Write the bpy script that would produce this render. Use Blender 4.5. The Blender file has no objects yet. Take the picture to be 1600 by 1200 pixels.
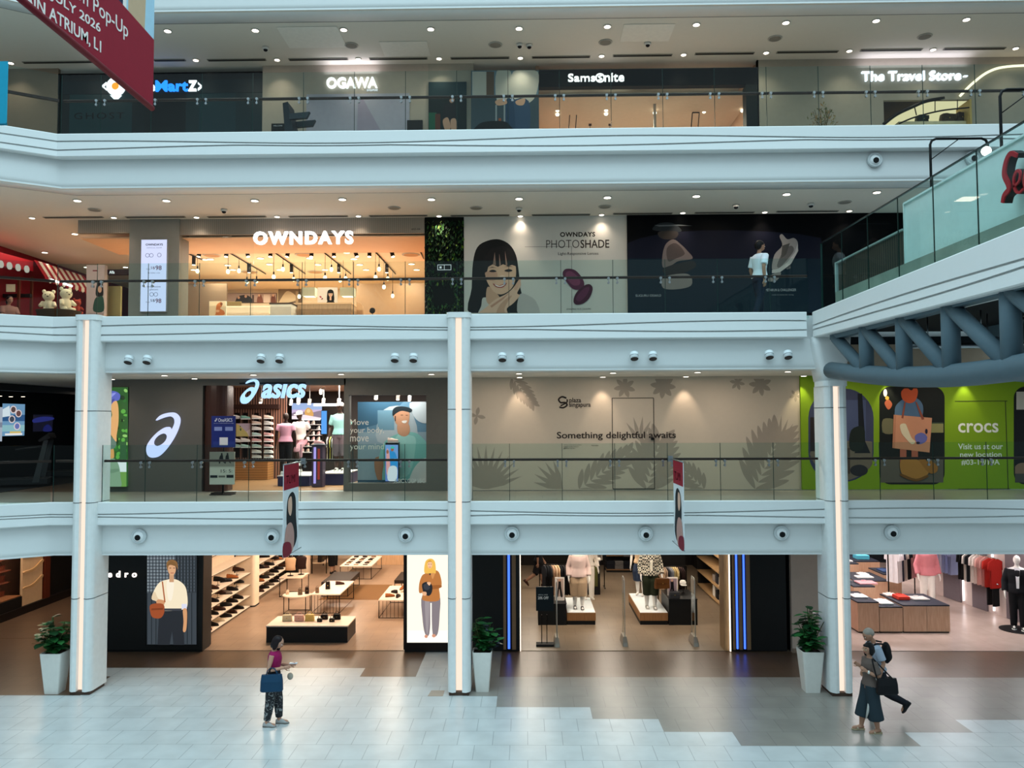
import bpy, bmesh, math, random
from mathutils import Vector, Matrix
random.seed(7)
PI = math.pi
SC = bpy.context.scene
COL = SC.collection

# ---------------------------------------------------------------- camera
FPX, EYE = 1250.0, 5.5
Yc = Vector((22, -56, -1250)).normalized()
Xc = Vector((1, .005, (22 - 56 * .005) / 1250)).normalized()
Zc = Xc.cross(Yc).normalized()
ROT = Matrix((Xc, Yc, Zc))
cam = bpy.data.cameras.new('camera'); cam.sensor_width = 36; cam.lens = FPX / 1600 * 36; cam.clip_end = 200
cam_o = bpy.data.objects.new('camera', cam); COL.objects.link(cam_o)
cam_o.matrix_world = Matrix.Translation((0, 0, EYE)) @ ROT.to_4x4()
SC.camera = cam_o

# ---------------------------------------------------------------- world, sky light, exposure
SC.view_settings.view_transform = 'Standard'; SC.view_settings.look = 'None'
SC.view_settings.gamma = 1; SC.view_settings.use_curve_mapping = False
SC.view_settings.exposure = 0.30
SC.cycles.use_denoising = True
SC.cycles.max_bounces = 6; SC.cycles.diffuse_bounces = 3; SC.cycles.glossy_bounces = 3
SC.cycles.transmission_bounces = 4; SC.cycles.transparent_max_bounces = 24
SC.cycles.caustics_reflective = False; SC.cycles.caustics_refractive = False
SC.cycles.sample_clamp_indirect = 4
w = bpy.data.worlds.new('atrium_daylight'); SC.world = w; w.use_nodes = True
nt = w.node_tree; bg = nt.nodes['Background']
tc = nt.nodes.new('ShaderNodeTexCoord'); sx = nt.nodes.new('ShaderNodeSeparateXYZ'); cr = nt.nodes.new('ShaderNodeValToRGB')
mr = nt.nodes.new('ShaderNodeMapRange'); mr.inputs[1].default_value = -1; mr.inputs[2].default_value = 1
nt.links.new(tc.outputs['Generated'], sx.inputs[0]); nt.links.new(sx.outputs[2], mr.inputs[0])
nt.links.new(mr.outputs[0], cr.inputs[0]); nt.links.new(cr.outputs[0], bg.inputs[0])
e = cr.color_ramp.elements
e[0].position = 0.0; e[0].color = (.16, .19, .20, 1)
e[1].position = 1.0; e[1].color = (.68, 1.05, 1.24, 1)
for p, c in ((.47, (.13, .17, .19, 1)), (.56, (.26, .35, .39, 1)), (.72, (.62, .83, .92, 1))):
    k = e.new(p); k.color = c
bg.inputs[1].default_value = 1.0

def lamp(name, kind, loc, power, color, size=1, size_y=None, rot=(0, 0, 0), spot=None, blend=.6, radius=.05):
    l = bpy.data.lights.new(name, kind); l.energy = power; l.color = color
    if kind == 'AREA':
        l.shape = 'RECTANGLE'; l.size = size; l.size_y = size_y or size
    else:
        l.shadow_soft_size = radius
    if kind == 'SPOT':
        l.spot_size = math.radians(spot); l.spot_blend = blend
    o = bpy.data.objects.new(name, l); COL.objects.link(o); o.location = loc; o.rotation_euler = rot
    return o
lamp('skylight', 'AREA', (0, 7.5, 26), 2600, (.68, .92, 1.0), 24, 13)

# ---------------------------------------------------------------- picture geometry helpers
def ray(px, py):
    return ROT @ Vector(((px - 800) / FPX, (600 - py) / FPX, -1))
def P(px, py, Y):
    d = ray(px, py); d *= Y / d.y
    return Vector((d.x, d.y, d.z + EYE))
def FL(px, py, z=0.0):
    d = ray(px, py); d *= (z - EYE) / d.z
    return Vector((d.x, d.y, z))
def SX(px, py, X):
    d = ray(px, py); d *= X / d.x
    return Vector((d.x, d.y, d.z + EYE))
def rect(x0, y0, x1, y1, Y):
    a = P(x0, (y0 + y1) / 2, Y).x; b = P(x1, (y0 + y1) / 2, Y).x
    t = P((x0 + x1) / 2, y0, Y).z; u = P((x0 + x1) / 2, y1, Y).z
    return a, b, u, t        # X0, X1, Z0, Z1

# ---------------------------------------------------------------- materials
def lin(h):
    h = h.lstrip('#')
    c = [int(h[i:i + 2], 16) / 255 for i in (0, 2, 4)]
    return tuple(x / 12.92 if x <= .04045 else ((x + .055) / 1.055) ** 2.4 for x in c) + (1,)
_M = {}
def C(hexc, rough=.6, metal=0.0, emit=0.0, var=.07, scale=9.0, spec=.18):
    key = (hexc, rough, metal, emit, var, scale, spec)
    if key in _M: return _M[key]
    m = bpy.data.materials.new('paint_' + hexc.lstrip('#')); m.use_nodes = True
    n = m.node_tree; b = n.nodes['Principled BSDF']
    col = lin(hexc)
    b.inputs['Roughness'].default_value = rough; b.inputs['Metallic'].default_value = metal
    b.inputs['Specular IOR Level'].default_value = spec
    if emit:
        b.inputs['Base Color'].default_value = (0.02, .02, .02, 1)
        b.inputs['Emission Color'].default_value = col; b.inputs['Emission Strength'].default_value = emit
    elif var:
        t = n.nodes.new('ShaderNodeTexCoord'); no = n.nodes.new('ShaderNodeTexNoise'); no.inputs['Scale'].default_value = scale
        no.inputs['Detail'].default_value = 2
        mx = n.nodes.new('ShaderNodeMix'); mx.data_type = 'RGBA'
        mx.inputs[6].default_value = tuple(x * (1 - var) for x in col[:3]) + (1,)
        mx.inputs[7].default_value = tuple(min(1, x * (1 + var)) for x in col[:3]) + (1,)
        n.links.new(t.outputs['Object'], no.inputs['Vector']); n.links.new(no.outputs[0], mx.inputs[0])
        n.links.new(mx.outputs[2], b.inputs['Base Color'])
    else:
        b.inputs['Base Color'].default_value = col
    _M[key] = m
    return m
def glass(name, tint, refl=1.0):
    m = bpy.data.materials.new(name); m.use_nodes = True; n = m.node_tree; n.nodes.clear()
    o = n.nodes.new('ShaderNodeOutputMaterial'); t = n.nodes.new('ShaderNodeBsdfTransparent'); g = n.nodes.new('ShaderNodeBsdfGlossy')
    f = n.nodes.new('ShaderNodeFresnel'); f.inputs[0].default_value = 1.5; x = n.nodes.new('ShaderNodeMixShader')
    k = n.nodes.new('ShaderNodeMath'); k.operation = 'MULTIPLY'; k.inputs[1].default_value = refl
    t.inputs[0].default_value = tint + (1,); g.inputs['Roughness'].default_value = .0
    ge = n.nodes.new('ShaderNodeNewGeometry'); inv = n.nodes.new('ShaderNodeMath'); inv.operation = 'SUBTRACT'; inv.inputs[0].default_value = 1; k2 = n.nodes.new('ShaderNodeMath'); k2.operation = 'MULTIPLY'
    n.links.new(ge.outputs['Backfacing'], inv.inputs[1])   # only the outer face mirrors: a box of glass is one pane
    n.links.new(f.outputs[0], k.inputs[0]); n.links.new(k.outputs[0], k2.inputs[0]); n.links.new(inv.outputs[0], k2.inputs[1]); n.links.new(k2.outputs[0], x.inputs[0])
    n.links.new(t.outputs[0], x.inputs[1]); n.links.new(g.outputs[0], x.inputs[2]); n.links.new(x.outputs[0], o.inputs[0])
    return m
GLASS = glass('railing_glass', (.86, .945, .93), .5)
CLEAR = glass('shop_glass', (.965, .975, .97), .8)
def tiles(name, hexc, size, grout, rough, offx=0., offy=0., var=.10, spec=.5):
    m = bpy.data.materials.new(name); m.use_nodes = True; n = m.node_tree; b = n.nodes['Principled BSDF']
    t = n.nodes.new('ShaderNodeTexCoord'); mp = n.nodes.new('ShaderNodeMapping'); mp.inputs['Location'].default_value = (offx, offy, 0)
    br = n.nodes.new('ShaderNodeTexBrick'); br.offset = .5; br.inputs['Scale'].default_value = 1
    br.inputs['Brick Width'].default_value = size; br.inputs['Row Height'].default_value = size
    br.inputs['Mortar Size'].default_value = .006; br.inputs['Mortar Smooth'].default_value = .2; br.inputs['Bias'].default_value = 0
    c = lin(hexc); br.inputs['Color1'].default_value = tuple(x * (1 - var) for x in c[:3]) + (1,)
    br.inputs['Color2'].default_value = tuple(min(1, x * (1 + var)) for x in c[:3]) + (1,); br.inputs['Mortar'].default_value = lin(grout)
    no = n.nodes.new('ShaderNodeTexNoise'); no.inputs['Scale'].default_value = 2.2; no.inputs['Detail'].default_value = 6
    mx = n.nodes.new('ShaderNodeMix'); mx.data_type = 'RGBA'; mx.blend_type = 'MULTIPLY'; mx.inputs[0].default_value = .35
    n.links.new(t.outputs['Object'], mp.inputs[0]); n.links.new(mp.outputs[0], br.inputs[0]); n.links.new(mp.outputs[0], no.inputs['Vector'])
    n.links.new(br.outputs[0], mx.inputs[6]); n.links.new(no.outputs[0], mx.inputs[7]); n.links.new(mx.outputs[2], b.inputs['Base Color'])
    b.inputs['Roughness'].default_value = rough; b.inputs['Specular IOR Level'].default_value = spec
    return m
def stripes(name, h1, h2, period, axis=0, duty=.5, rough=.5):
    """hard stripes in object space along an axis (wood slats, awning cloth)"""
    m = bpy.data.materials.new(name); m.use_nodes = True; n = m.node_tree; b = n.nodes['Principled BSDF']
    t = n.nodes.new('ShaderNodeTexCoord'); s = n.nodes.new('ShaderNodeSeparateXYZ'); md = n.nodes.new('ShaderNodeMath'); md.operation = 'FLOORED_MODULO'
    md.inputs[1].default_value = period; g = n.nodes.new('ShaderNodeMath'); g.operation = 'GREATER_THAN'; g.inputs[1].default_value = period * duty
    mx = n.nodes.new('ShaderNodeMix'); mx.data_type = 'RGBA'; mx.inputs[6].default_value = lin(h1); mx.inputs[7].default_value = lin(h2)
    n.links.new(t.outputs['Object'], s.inputs[0]); n.links.new(s.outputs[axis], md.inputs[0]); n.links.new(md.outputs[0], g.inputs[0])
    n.links.new(g.outputs[0], mx.inputs[0]); n.links.new(mx.outputs[2], b.inputs['Base Color']); b.inputs['Roughness'].default_value = rough
    return m
def checks(name, h1, h2, scale):
    m = bpy.data.materials.new(name); m.use_nodes = True; n = m.node_tree; b = n.nodes['Principled BSDF']; t = n.nodes.new('ShaderNodeTexCoord'); k = n.nodes.new('ShaderNodeTexChecker')
    k.inputs['Scale'].default_value = scale; k.inputs['Color1'].default_value = lin(h1); k.inputs['Color2'].default_value = lin(h2)
    n.links.new(t.outputs['Object'], k.inputs['Vector']); n.links.new(k.outputs[0], b.inputs['Base Color']); b.inputs['Roughness'].default_value = .8; return m
def wood(name, h1, h2, sc=(14, 14, 1.2), rough=.45):
    m = bpy.data.materials.new(name); m.use_nodes = True; n = m.node_tree; b = n.nodes['Principled BSDF']
    t = n.nodes.new('ShaderNodeTexCoord'); mp = n.nodes.new('ShaderNodeMapping'); mp.inputs['Scale'].default_value = sc
    no = n.nodes.new('ShaderNodeTexNoise'); no.inputs['Scale'].default_value = 3; no.inputs['Detail'].default_value = 5
    cr = n.nodes.new('ShaderNodeValToRGB'); cr.color_ramp.elements[0].color = lin(h1); cr.color_ramp.elements[1].color = lin(h2)
    cr.color_ramp.elements[0].position = .3; cr.color_ramp.elements[1].position = .7
    n.links.new(t.outputs['Object'], mp.inputs[0]); n.links.new(mp.outputs[0], no.inputs['Vector']); n.links.new(no.outputs[0], cr.inputs[0])
    n.links.new(cr.outputs[0], b.inputs['Base Color']); b.inputs['Roughness'].default_value = rough
    return m
WHITE = C('#e4e6e4', .5); OFFW = C('#d8d4cc', .6); BLACK = C('#0b0b0c', .45); DARK = C('#17181a', .6)
STEEL = C('#9aa0a3', .3, 1.0, var=0); BMET = C('#15110f', .4, .6); GREY = C('#6a6a68', .6)
OAK = wood('oak_board', '#8d6547', '#a47a58'); OAKL = wood('light_oak_board', '#b98f68', '#cba37b')
DWOOD = wood('dark_wood', '#3a211a', '#543127')

# ---------------------------------------------------------------- mesh builder
class MB:
    def __init__(s): s.v = []; s.f = []; s.mi = []; s.sm = []; s.mats = []
    def m(s, mat):
        if mat not in s.mats: s.mats.append(mat)
        return s.mats.index(mat)
    def poly(s, pts, mat, smooth=False):
        b = len(s.v); s.v += [tuple(p) for p in pts]; s.f.append(list(range(b, b + len(pts)))); s.mi.append(s.m(mat)); s.sm.append(smooth); return s
    def box(s, x0, x1, y0, y1, z0, z1, mat):
        if x0 > x1: x0, x1 = x1, x0
        if y0 > y1: y0, y1 = y1, y0
        if z0 > z1: z0, z1 = z1, z0
        b = len(s.v); i = s.m(mat)
        s.v += [(x, y, z) for z in (z0, z1) for y in (y0, y1) for x in (x0, x1)]
        for q in ((0, 2, 3, 1), (4, 5, 7, 6), (0, 1, 5, 4), (2, 6, 7, 3), (0, 4, 6, 2), (1, 3, 7, 5)):
            s.f.append([b + k for k in q]); s.mi.append(i); s.sm.append(False)
        return s
    def loft(s, rings, mat, cap=True, smooth=True, closed=True):
        i = s.m(mat); n = len(rings[0]); b = len(s.v)
        for r in rings: s.v += [tuple(p) for p in r]
        for k in range(len(rings) - 1):
            for j in range(n if closed else n - 1):
                a = b + k * n + j; c = b + k * n + (j + 1) % n
                s.f.append([a, c, c + n, a + n]); s.mi.append(i); s.sm.append(smooth)
        if cap and closed:
            s.f.append([b + j for j in range(n)][::-1]); s.mi.append(i); s.sm.append(False)
            e = b + (len(rings) - 1) * n; s.f.append([e + j for j in range(n)]); s.mi.append(i); s.sm.append(False)
        return s
    def prism(s, pts, y0, y1, mat, plane='xz', smooth=False):
        """pts are 2-D, extruded along the missing axis"""
        def q(p, t):
            return (p[0], t, p[1]) if plane == 'xz' else ((p[0], p[1], t) if plane == 'xy' else (t, p[0], p[1]))
        i = s.m(mat); n = len(pts); b = len(s.v)
        s.v += [q(p, y0) for p in pts] + [q(p, y1) for p in pts]
        for j in range(n):
            k = (j + 1) % n; s.f.append([b + j, b + k, b + n + k, b + n + j]); s.mi.append(i); s.sm.append(smooth)
        s.f.append([b + j for j in range(n)][::-1]); s.f.append([b + n + j for j in range(n)])
        s.mi += [i, i]; s.sm += [False, False]
        return s
    def tube(s, pts, r, mat, n=8, cap=True, flat=1.0):
        pts = [Vector(p) for p in pts]; rs = r if isinstance(r, (list, tuple)) else [r] * len(pts)
        rings = []; ref = None
        for k, p in enumerate(pts):
            t = (pts[min(k + 1, len(pts) - 1)] - pts[max(k - 1, 0)]).normalized()
            if ref is None:
                ref = Vector((0, 0, 1)) if abs(t.z) < .8 else Vector((1, 0, 0))
            u = (ref - t * ref.dot(t)).normalized(); v = t.cross(u); ref = u
            rings.append([p + (u * math.cos(a) + v * math.sin(a) * flat) * rs[k] for a in (2 * PI * j / n for j in range(n))])
        return s.loft(rings, mat, cap)
    def lathe(s, prof, c, mat, n=20, axis='z', cap=True):
        rings = []
        for r, h in prof:
            ring = []
            for j in range(n):
                a = 2 * PI * j / n; x, y = r * math.cos(a), r * math.sin(a)
                ring.append((c[0] + x, c[1] + y, c[2] + h) if axis == 'z' else ((c[0] + x, c[1] - h, c[2] + y) if axis == 'y' else (c[0] + h, c[1] + x, c[2] + y)))
            rings.append(ring)
        return s.loft(rings, mat, cap)
    def ball(s, c, r, mat, n=12, m=8):
        r = (r, r, r) if not isinstance(r, (tuple, list)) else r
        rings = []
        for k in range(m + 1):
            a = -PI / 2 + PI * (k + .02) / (m + .04); z = math.sin(a); q = math.cos(a)
            rings.append([(c[0] + r[0] * q * math.cos(2 * PI * j / n), c[1] + r[1] * q * math.sin(2 * PI * j / n), c[2] + r[2] * z) for j in range(n)])
        return s.loft(rings, mat)
    def xform(s, M):
        s.v = [tuple(M @ Vector(p)) for p in s.v]; return s
    def build(s, name, parent=None, bev=0, origin=None):
        me = bpy.data.meshes.new(name)
        if parent is None:
            xs = [p[0] for p in s.v]; ys = [p[1] for p in s.v]; zs = [p[2] for p in s.v]
            o0 = Vector(origin) if origin is not None else Vector(((min(xs) + max(xs)) / 2, (min(ys) + max(ys)) / 2, min(zs)))
        else:
            o0 = Vector((0, 0, 0)); q = parent
            while q is not None: o0 = o0 + q.location; q = q.parent
        me.from_pydata([(p[0] - o0.x, p[1] - o0.y, p[2] - o0.z) for p in s.v], [], s.f)
        for k in s.mats: me.materials.append(k)
        me.polygons.foreach_set('material_index', s.mi); me.polygons.foreach_set('use_smooth', s.sm); me.update()
        bm = bmesh.new(); bm.from_mesh(me); bmesh.ops.recalc_face_normals(bm, faces=bm.faces); bm.to_mesh(me); bm.free()
        o = bpy.data.objects.new(name, me); COL.objects.link(o)
        if parent is None: o.location = o0
        else: o.parent = parent
        if bev:
            b = o.modifiers.new('bevel', 'BEVEL'); b.width = bev; b.segments = 2; b.limit_method = 'ANGLE'; b.angle_limit = .8
        return o

def tag(o, label, cat, group=None, kind=None):
    if label: o['label'] = label
    if cat: o['category'] = cat
    if group: o['group'] = group
    if kind: o['kind'] = kind
    return o
def thing(name, label, cat, loc, group=None):
    o = bpy.data.objects.new(name, None); COL.objects.link(o); o.location = loc; o.empty_display_size = .1
    return tag(o, label, cat, group)
def struct(o):
    o['kind'] = 'structure'; return o
def dup(root, loc=None, rotz=None, label=None, group=None, scale=None):
    r = root.copy(); COL.objects.link(r)
    if loc is not None: r.location = loc
    if rotz is not None: r.rotation_euler = (0, 0, rotz)
    if scale is not None: r.scale = (scale,) * 3
    if label: r['label'] = label
    if group: r['group'] = group
    def kids(a, b):
        for ch in list(a.children):
            c = ch.copy(); COL.objects.link(c); c.parent = b; kids(ch, c)
    kids(root, r)
    return r
ORD = ['first', 'second', 'third', 'fourth', 'fifth', 'sixth', 'seventh', 'eighth', 'ninth', 'tenth', 'eleventh', 'twelfth', 'thirteenth',
       'fourteenth', 'fifteenth', 'sixteenth', 'seventeenth', 'eighteenth', 'nineteenth', 'twentieth']

def smoothpts(pts, k=4):
    n = len(pts); out = []
    for i in range(n):
        p0, p1, p2, p3 = (Vector(pts[(i + j - 1) % n]) for j in range(4))
        for t in range(k):
            u = t / k
            out.append(.5 * ((2 * p1) + (p2 - p0) * u + (2 * p0 - 5 * p1 + 4 * p2 - p3) * u * u + (3 * p1 - p0 - 3 * p2 + p3) * u ** 3))
    return out
def curve(pts, k=5):
    """open Catmull-Rom through points"""
    pts = [Vector(p) for p in pts]; q = [pts[0] * 2 - pts[1]] + pts + [pts[-1] * 2 - pts[-2]]; out = []
    for i in range(1, len(q) - 2):
        p0, p1, p2, p3 = q[i - 1:i + 3]
        for t in range(k):
            u = t / k
            out.append(.5 * ((2 * p1) + (p2 - p0) * u + (2 * p0 - 5 * p1 + 4 * p2 - p3) * u * u + (3 * p1 - p0 - 3 * p2 + p3) * u ** 3))
    out.append(q[-2]); return out
def ell(cx, cy, rx, ry, n=18, rot=0):
    c, s = math.cos(rot), math.sin(rot)
    return [(cx + rx * math.cos(a) * c - ry * math.sin(a) * s, cy + rx * math.cos(a) * s + ry * math.sin(a) * c) for a in (2 * PI * i / n for i in range(n))]
def R4(x0, y0, x1, y1): return [(x0, y0), (x1, y0), (x1, y1), (x0, y1)]
def rrect(x0, y0, x1, y1, r, n=5):
    out = []
    for cx, cy, a0 in ((x1 - r, y0 + r, -PI / 2), (x1 - r, y1 - r, 0), (x0 + r, y1 - r, PI / 2), (x0 + r, y0 + r, PI)):
        out += [(cx + r * math.cos(a0 + PI / 2 * i / n), cy + r * math.sin(a0 + PI / 2 * i / n)) for i in range(n + 1)]
    return out
def art(parent, items, Y, name='artwork', emit=0.0, step=.0009, rough=.6, clip=None, tf=None):
    """flat printed picture: items (hex, picture-space outline[, 's' smooth]) printed one over another on the plane at depth Y"""
    mb = MB()
    def cl(pts):
        if clip is None: return pts
        for ax, lim, sg in ((0, clip[0], 1), (0, clip[2], -1), (1, clip[1], 1), (1, clip[3], -1)):
            out = []
            for i in range(len(pts)):
                a, b = pts[i - 1], pts[i]; ia = (a[ax] - lim) * sg >= 0; ib = (b[ax] - lim) * sg >= 0
                if ia != ib:
                    t = (lim - a[ax]) / (b[ax] - a[ax]); out.append((a[0] + (b[0] - a[0]) * t, a[1] + (b[1] - a[1]) * t))
                if ib: out.append((b[0], b[1]))
            pts = out
            if not pts: return []
        return pts
    for i, it in enumerate(items):
        hx, pts = it[0], it[1]
        if len(it) > 2: pts = smoothpts([Vector(p) for p in pts])
        pts = cl([(p[0], p[1]) for p in pts])
        if len(pts) < 3: continue
        mat = C(hx, rough, emit=emit, var=0 if emit else .04)
        mb.poly([tf(p[0], p[1], i * step) if tf else P(p[0], p[1], Y) - Vector((0, i * step, 0)) for p in pts], mat)
    return mb.build(name, parent)
FONT = None
def text(parent, s, r, Y, mat, depth=.004, bold=0.0, name='lettering', shear=0.0, space=1.0, tf=None, keep=False):
    """lettering fitted to a picture rectangle r = (x0, y0, x1, y1) on the plane at depth Y"""
    cu = bpy.data.curves.new('t', 'FONT'); cu.body = s; cu.extrude = .5; cu.offset = bold; cu.shear = shear; cu.space_character = space
    cu.resolution_u = 3
    o = bpy.data.objects.new('t', cu); COL.objects.link(o)
    bpy.context.view_layer.update()
    me = bpy.data.meshes.new_from_object(o.evaluated_get(bpy.context.evaluated_depsgraph_get()))
    bpy.data.objects.remove(o); bpy.data.curves.remove(cu)
    xs = [v.co.x for v in me.vertices]; ys = [v.co.y for v in me.vertices]
    x0, x1, y0, y1 = min(xs), max(xs), min(ys), max(ys)
    o0 = Vector((0, 0, 0)); q = parent
    while q is not None: o0 = o0 + q.location; q = q.parent
    if tf is None:
        X0, X1, Z0, Z1 = rect(*r, Y)
        if keep:
            k = (Z1 - Z0) / (y1 - y0); X1 = X0 + k * (x1 - x0)
    for v in me.vertices:
        u = (v.co.x - x0) / (x1 - x0); t = (v.co.y - y0) / (y1 - y0); h = v.co.z + .5
        v.co = (tf(u, t, h) - o0) if tf else (X0 + (X1 - X0) * u - o0.x, Y - depth * h - o0.y, Z0 + (Z1 - Z0) * t - o0.z)
    me.materials.clear(); me.materials.append(mat)
    for p in me.polygons: p.material_index = 0
    me.name = name
    ob = bpy.data.objects.new(name, me); COL.objects.link(ob); ob.parent = parent
    if parent is None: pass
    return ob
def soft(o, voxel=.012, it=4):
    r = o.modifiers.new('remesh', 'REMESH'); r.mode = 'VOXEL'; r.voxel_size = voxel; r.use_smooth_shade = True
    s = o.modifiers.new('smooth', 'SMOOTH'); s.iterations = it; s.factor = .5
    return o
# ================================================================ building shell
YC, YB, YF, YG, YS = 16.2, 16.35, 16.56, 16.45, 19.2
def zat(py, Y, px=822): return P(px, py, Y).z
#        band top, band bottom, fascia bottom (= ceiling below)
Z2 = (zat(783, YB), zat(820, YB), zat(867, YF))
Z3 = (zat(490, YB), zat(530, YB), zat(579, YF))
Z4 = (zat(201, YB), zat(238, YB), zat(288, YF))
Z5 = (zat(11, YF) + 1.6, zat(11, YF) + .6, zat(11, YF))
F2, F3, F4 = Z2[0] - .05, Z3[0] - .05, Z4[0] - .05
XL, XR, YBACK = -17.0, 13.0, 33.0
XB = -9.8
def path(y, off=0):
    """front edge of a gallery: straight, then bending towards the viewer on the far left"""
    k = (y - YB)
    return [(-16.0, YB - 3.97 + k), (XB, YB + k), (XR, YB + k)]
SLABC = C('#e2e5e4', .5, var=.012); CEILC = C('#e0d8cc', .7, var=.02)
def slab(n, zt, zc):
    pp = path(YF); pts = [(p[0], p[1]) for p in pp] + [(XR, YBACK), (-16.0, YBACK)]
    mb = MB(); b = len(pts)
    top = [(x, y, zt) for x, y in pts]; bot = [(x, y, zc) for x, y in pts]
    mb.poly(top, SLABC); mb.poly(bot[::-1], CEILC)
    for i in range(b):
        j = (i + 1) % b; mb.poly([bot[i], bot[j], top[j], top[i]], SLABC)
    return struct(mb.build('ceiling_%d' % n))
for n, (Z, F) in enumerate(((Z2, F2), (Z3, F3), (Z4, F4), (Z5, Z5[0])), 1): slab(n, F, Z[2])
def resample(pp, d=.25):
    out = []
    for (x0, y0), (x1, y1) in zip(pp, pp[1:]):
        k = max(1, int(math.hypot(x1 - x0, y1 - y0) / d))
        out += [(x0 + (x1 - x0) * i / k, y0 + (y1 - y0) * i / k) for i in range(k)]
    return out + [pp[-1]]
def band(n, Z, ph, xmax=None):
    """the curved ribbon cladding of the slab edge with two wandering shadow grooves, and its rounded lower lip"""
    zt, zb, zf = Z; H = zt - zb; rings = []
    pp = resample(path(YB))
    for x, y in pp:
        if xmax and x > xmax: continue
        g1 = zt - H * (.40 + .10 * math.sin(x * .55 + ph)); g2 = zt - H * (.62 - .09 * math.sin(x * .5 + ph + .6))
        g2 = min(g2, g1 - .05)
        prof = [(.17, zt - .06), (.06, zt), (.012, zt), (0, zt - .015), (0, g1), (.05, g1 + .004), (.05, g1 - .022), (.008, g1 - .03), (.0, g2), (.05, g2 + .004), (.05, g2 - .022), (.008, g2 - .03),
                (.0, zb + .02), (.02, zb), (.24, zb + .005)]
        rings.append([(x, y + a, z) for a, z in prof])
    mb = MB(); mb.loft(rings, SLABC, cap=False, smooth=False, closed=False)
    o = struct(mb.build('trim_%d' % n)); return o
band(1, Z2, .4); band(2, Z3, 2.2, 5.86); band(3, Z4, 3.6); band(4, Z5, 1.0)
def lip(n, Z):
    rings = []
    for x, y in resample(path(YF), 1.0):
        prof = [(.0, Z[1]), (-.015, Z[1] - .05), (-.02, Z[2] + .12), (-.01, Z[2] + .05), (.03, Z[2] + .01), (.09, Z[2] - .005), (.5, Z[2] - .005), (.5, Z[2] + .004)]
        rings.append([(x, y + a, z) for a, z in prof])
    mb = MB(); mb.loft(rings, SLABC, cap=False, closed=False); return struct(mb.build('trim_%d' % n))
for n, Z in enumerate((Z2, Z3, Z4, Z5), 5): lip(n, Z)
def cjoint(n, z):
    mb = MB()
    for (x0, y0), (x1, y1) in zip(path(YF + .5), path(YF + .5)[1:]):
        mb.poly([(x0, y0, z - .003), (x1, y1, z - .003), (x1, y1 + .03, z - .003), (x0, y0 + .03, z - .003)], C('#77736c'))
    struct(mb.build('trim_%d' % n))
cjoint(9, Z3[2]); cjoint(10, Z4[2]); cjoint(11, Z5[2])

# ---------------------------------------------------------------- ground floor: 0.6 m tiles in three tones
T = .6
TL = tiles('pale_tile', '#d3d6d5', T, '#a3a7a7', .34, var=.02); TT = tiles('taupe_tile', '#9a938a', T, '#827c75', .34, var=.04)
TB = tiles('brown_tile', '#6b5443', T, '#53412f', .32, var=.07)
def inside(p, poly):
    c = False; n = len(poly)
    for i in range(n):
        (x0, y0), (x1, y1) = poly[i], poly[i - 1]
        if (y0 > p[1]) != (y1 > p[1]) and p[0] < (x1 - x0) * (p[1] - y0) / (y1 - y0) + x0: c = not c
    return c
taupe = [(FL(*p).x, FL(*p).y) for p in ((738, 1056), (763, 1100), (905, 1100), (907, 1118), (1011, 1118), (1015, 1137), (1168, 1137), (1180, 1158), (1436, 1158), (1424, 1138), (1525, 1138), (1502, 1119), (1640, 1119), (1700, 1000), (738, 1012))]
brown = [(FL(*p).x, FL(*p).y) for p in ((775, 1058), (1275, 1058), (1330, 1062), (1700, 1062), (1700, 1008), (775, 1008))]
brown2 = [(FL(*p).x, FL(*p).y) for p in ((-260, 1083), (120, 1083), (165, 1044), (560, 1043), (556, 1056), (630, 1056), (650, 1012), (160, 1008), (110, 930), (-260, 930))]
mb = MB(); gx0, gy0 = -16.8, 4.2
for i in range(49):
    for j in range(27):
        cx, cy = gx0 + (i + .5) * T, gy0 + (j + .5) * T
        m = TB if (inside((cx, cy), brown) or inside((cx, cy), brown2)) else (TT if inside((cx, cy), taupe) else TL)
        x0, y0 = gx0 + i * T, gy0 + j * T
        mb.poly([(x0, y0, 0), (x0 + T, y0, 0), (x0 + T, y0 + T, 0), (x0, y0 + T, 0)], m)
YFE = gy0 + 27 * T
def room_floor(n, x0, x1, y0, y1, z, mat):
    return struct(MB().box(x0, x1, y0, y1, z - .04, z, mat).build('floor_%d' % n if n else 'floor'))
struct(mb.build('floor', origin=(0, 0, 0)))

q = [FL(*p) for p in ((668, 1088), (692, 1088), (695, 1079), (674, 1079))]
struct(MB().prism([(p.x, p.y) for p in q], .0005, .004, C('#b09c8c', .4), 'xy').build('trim_17'))
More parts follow.
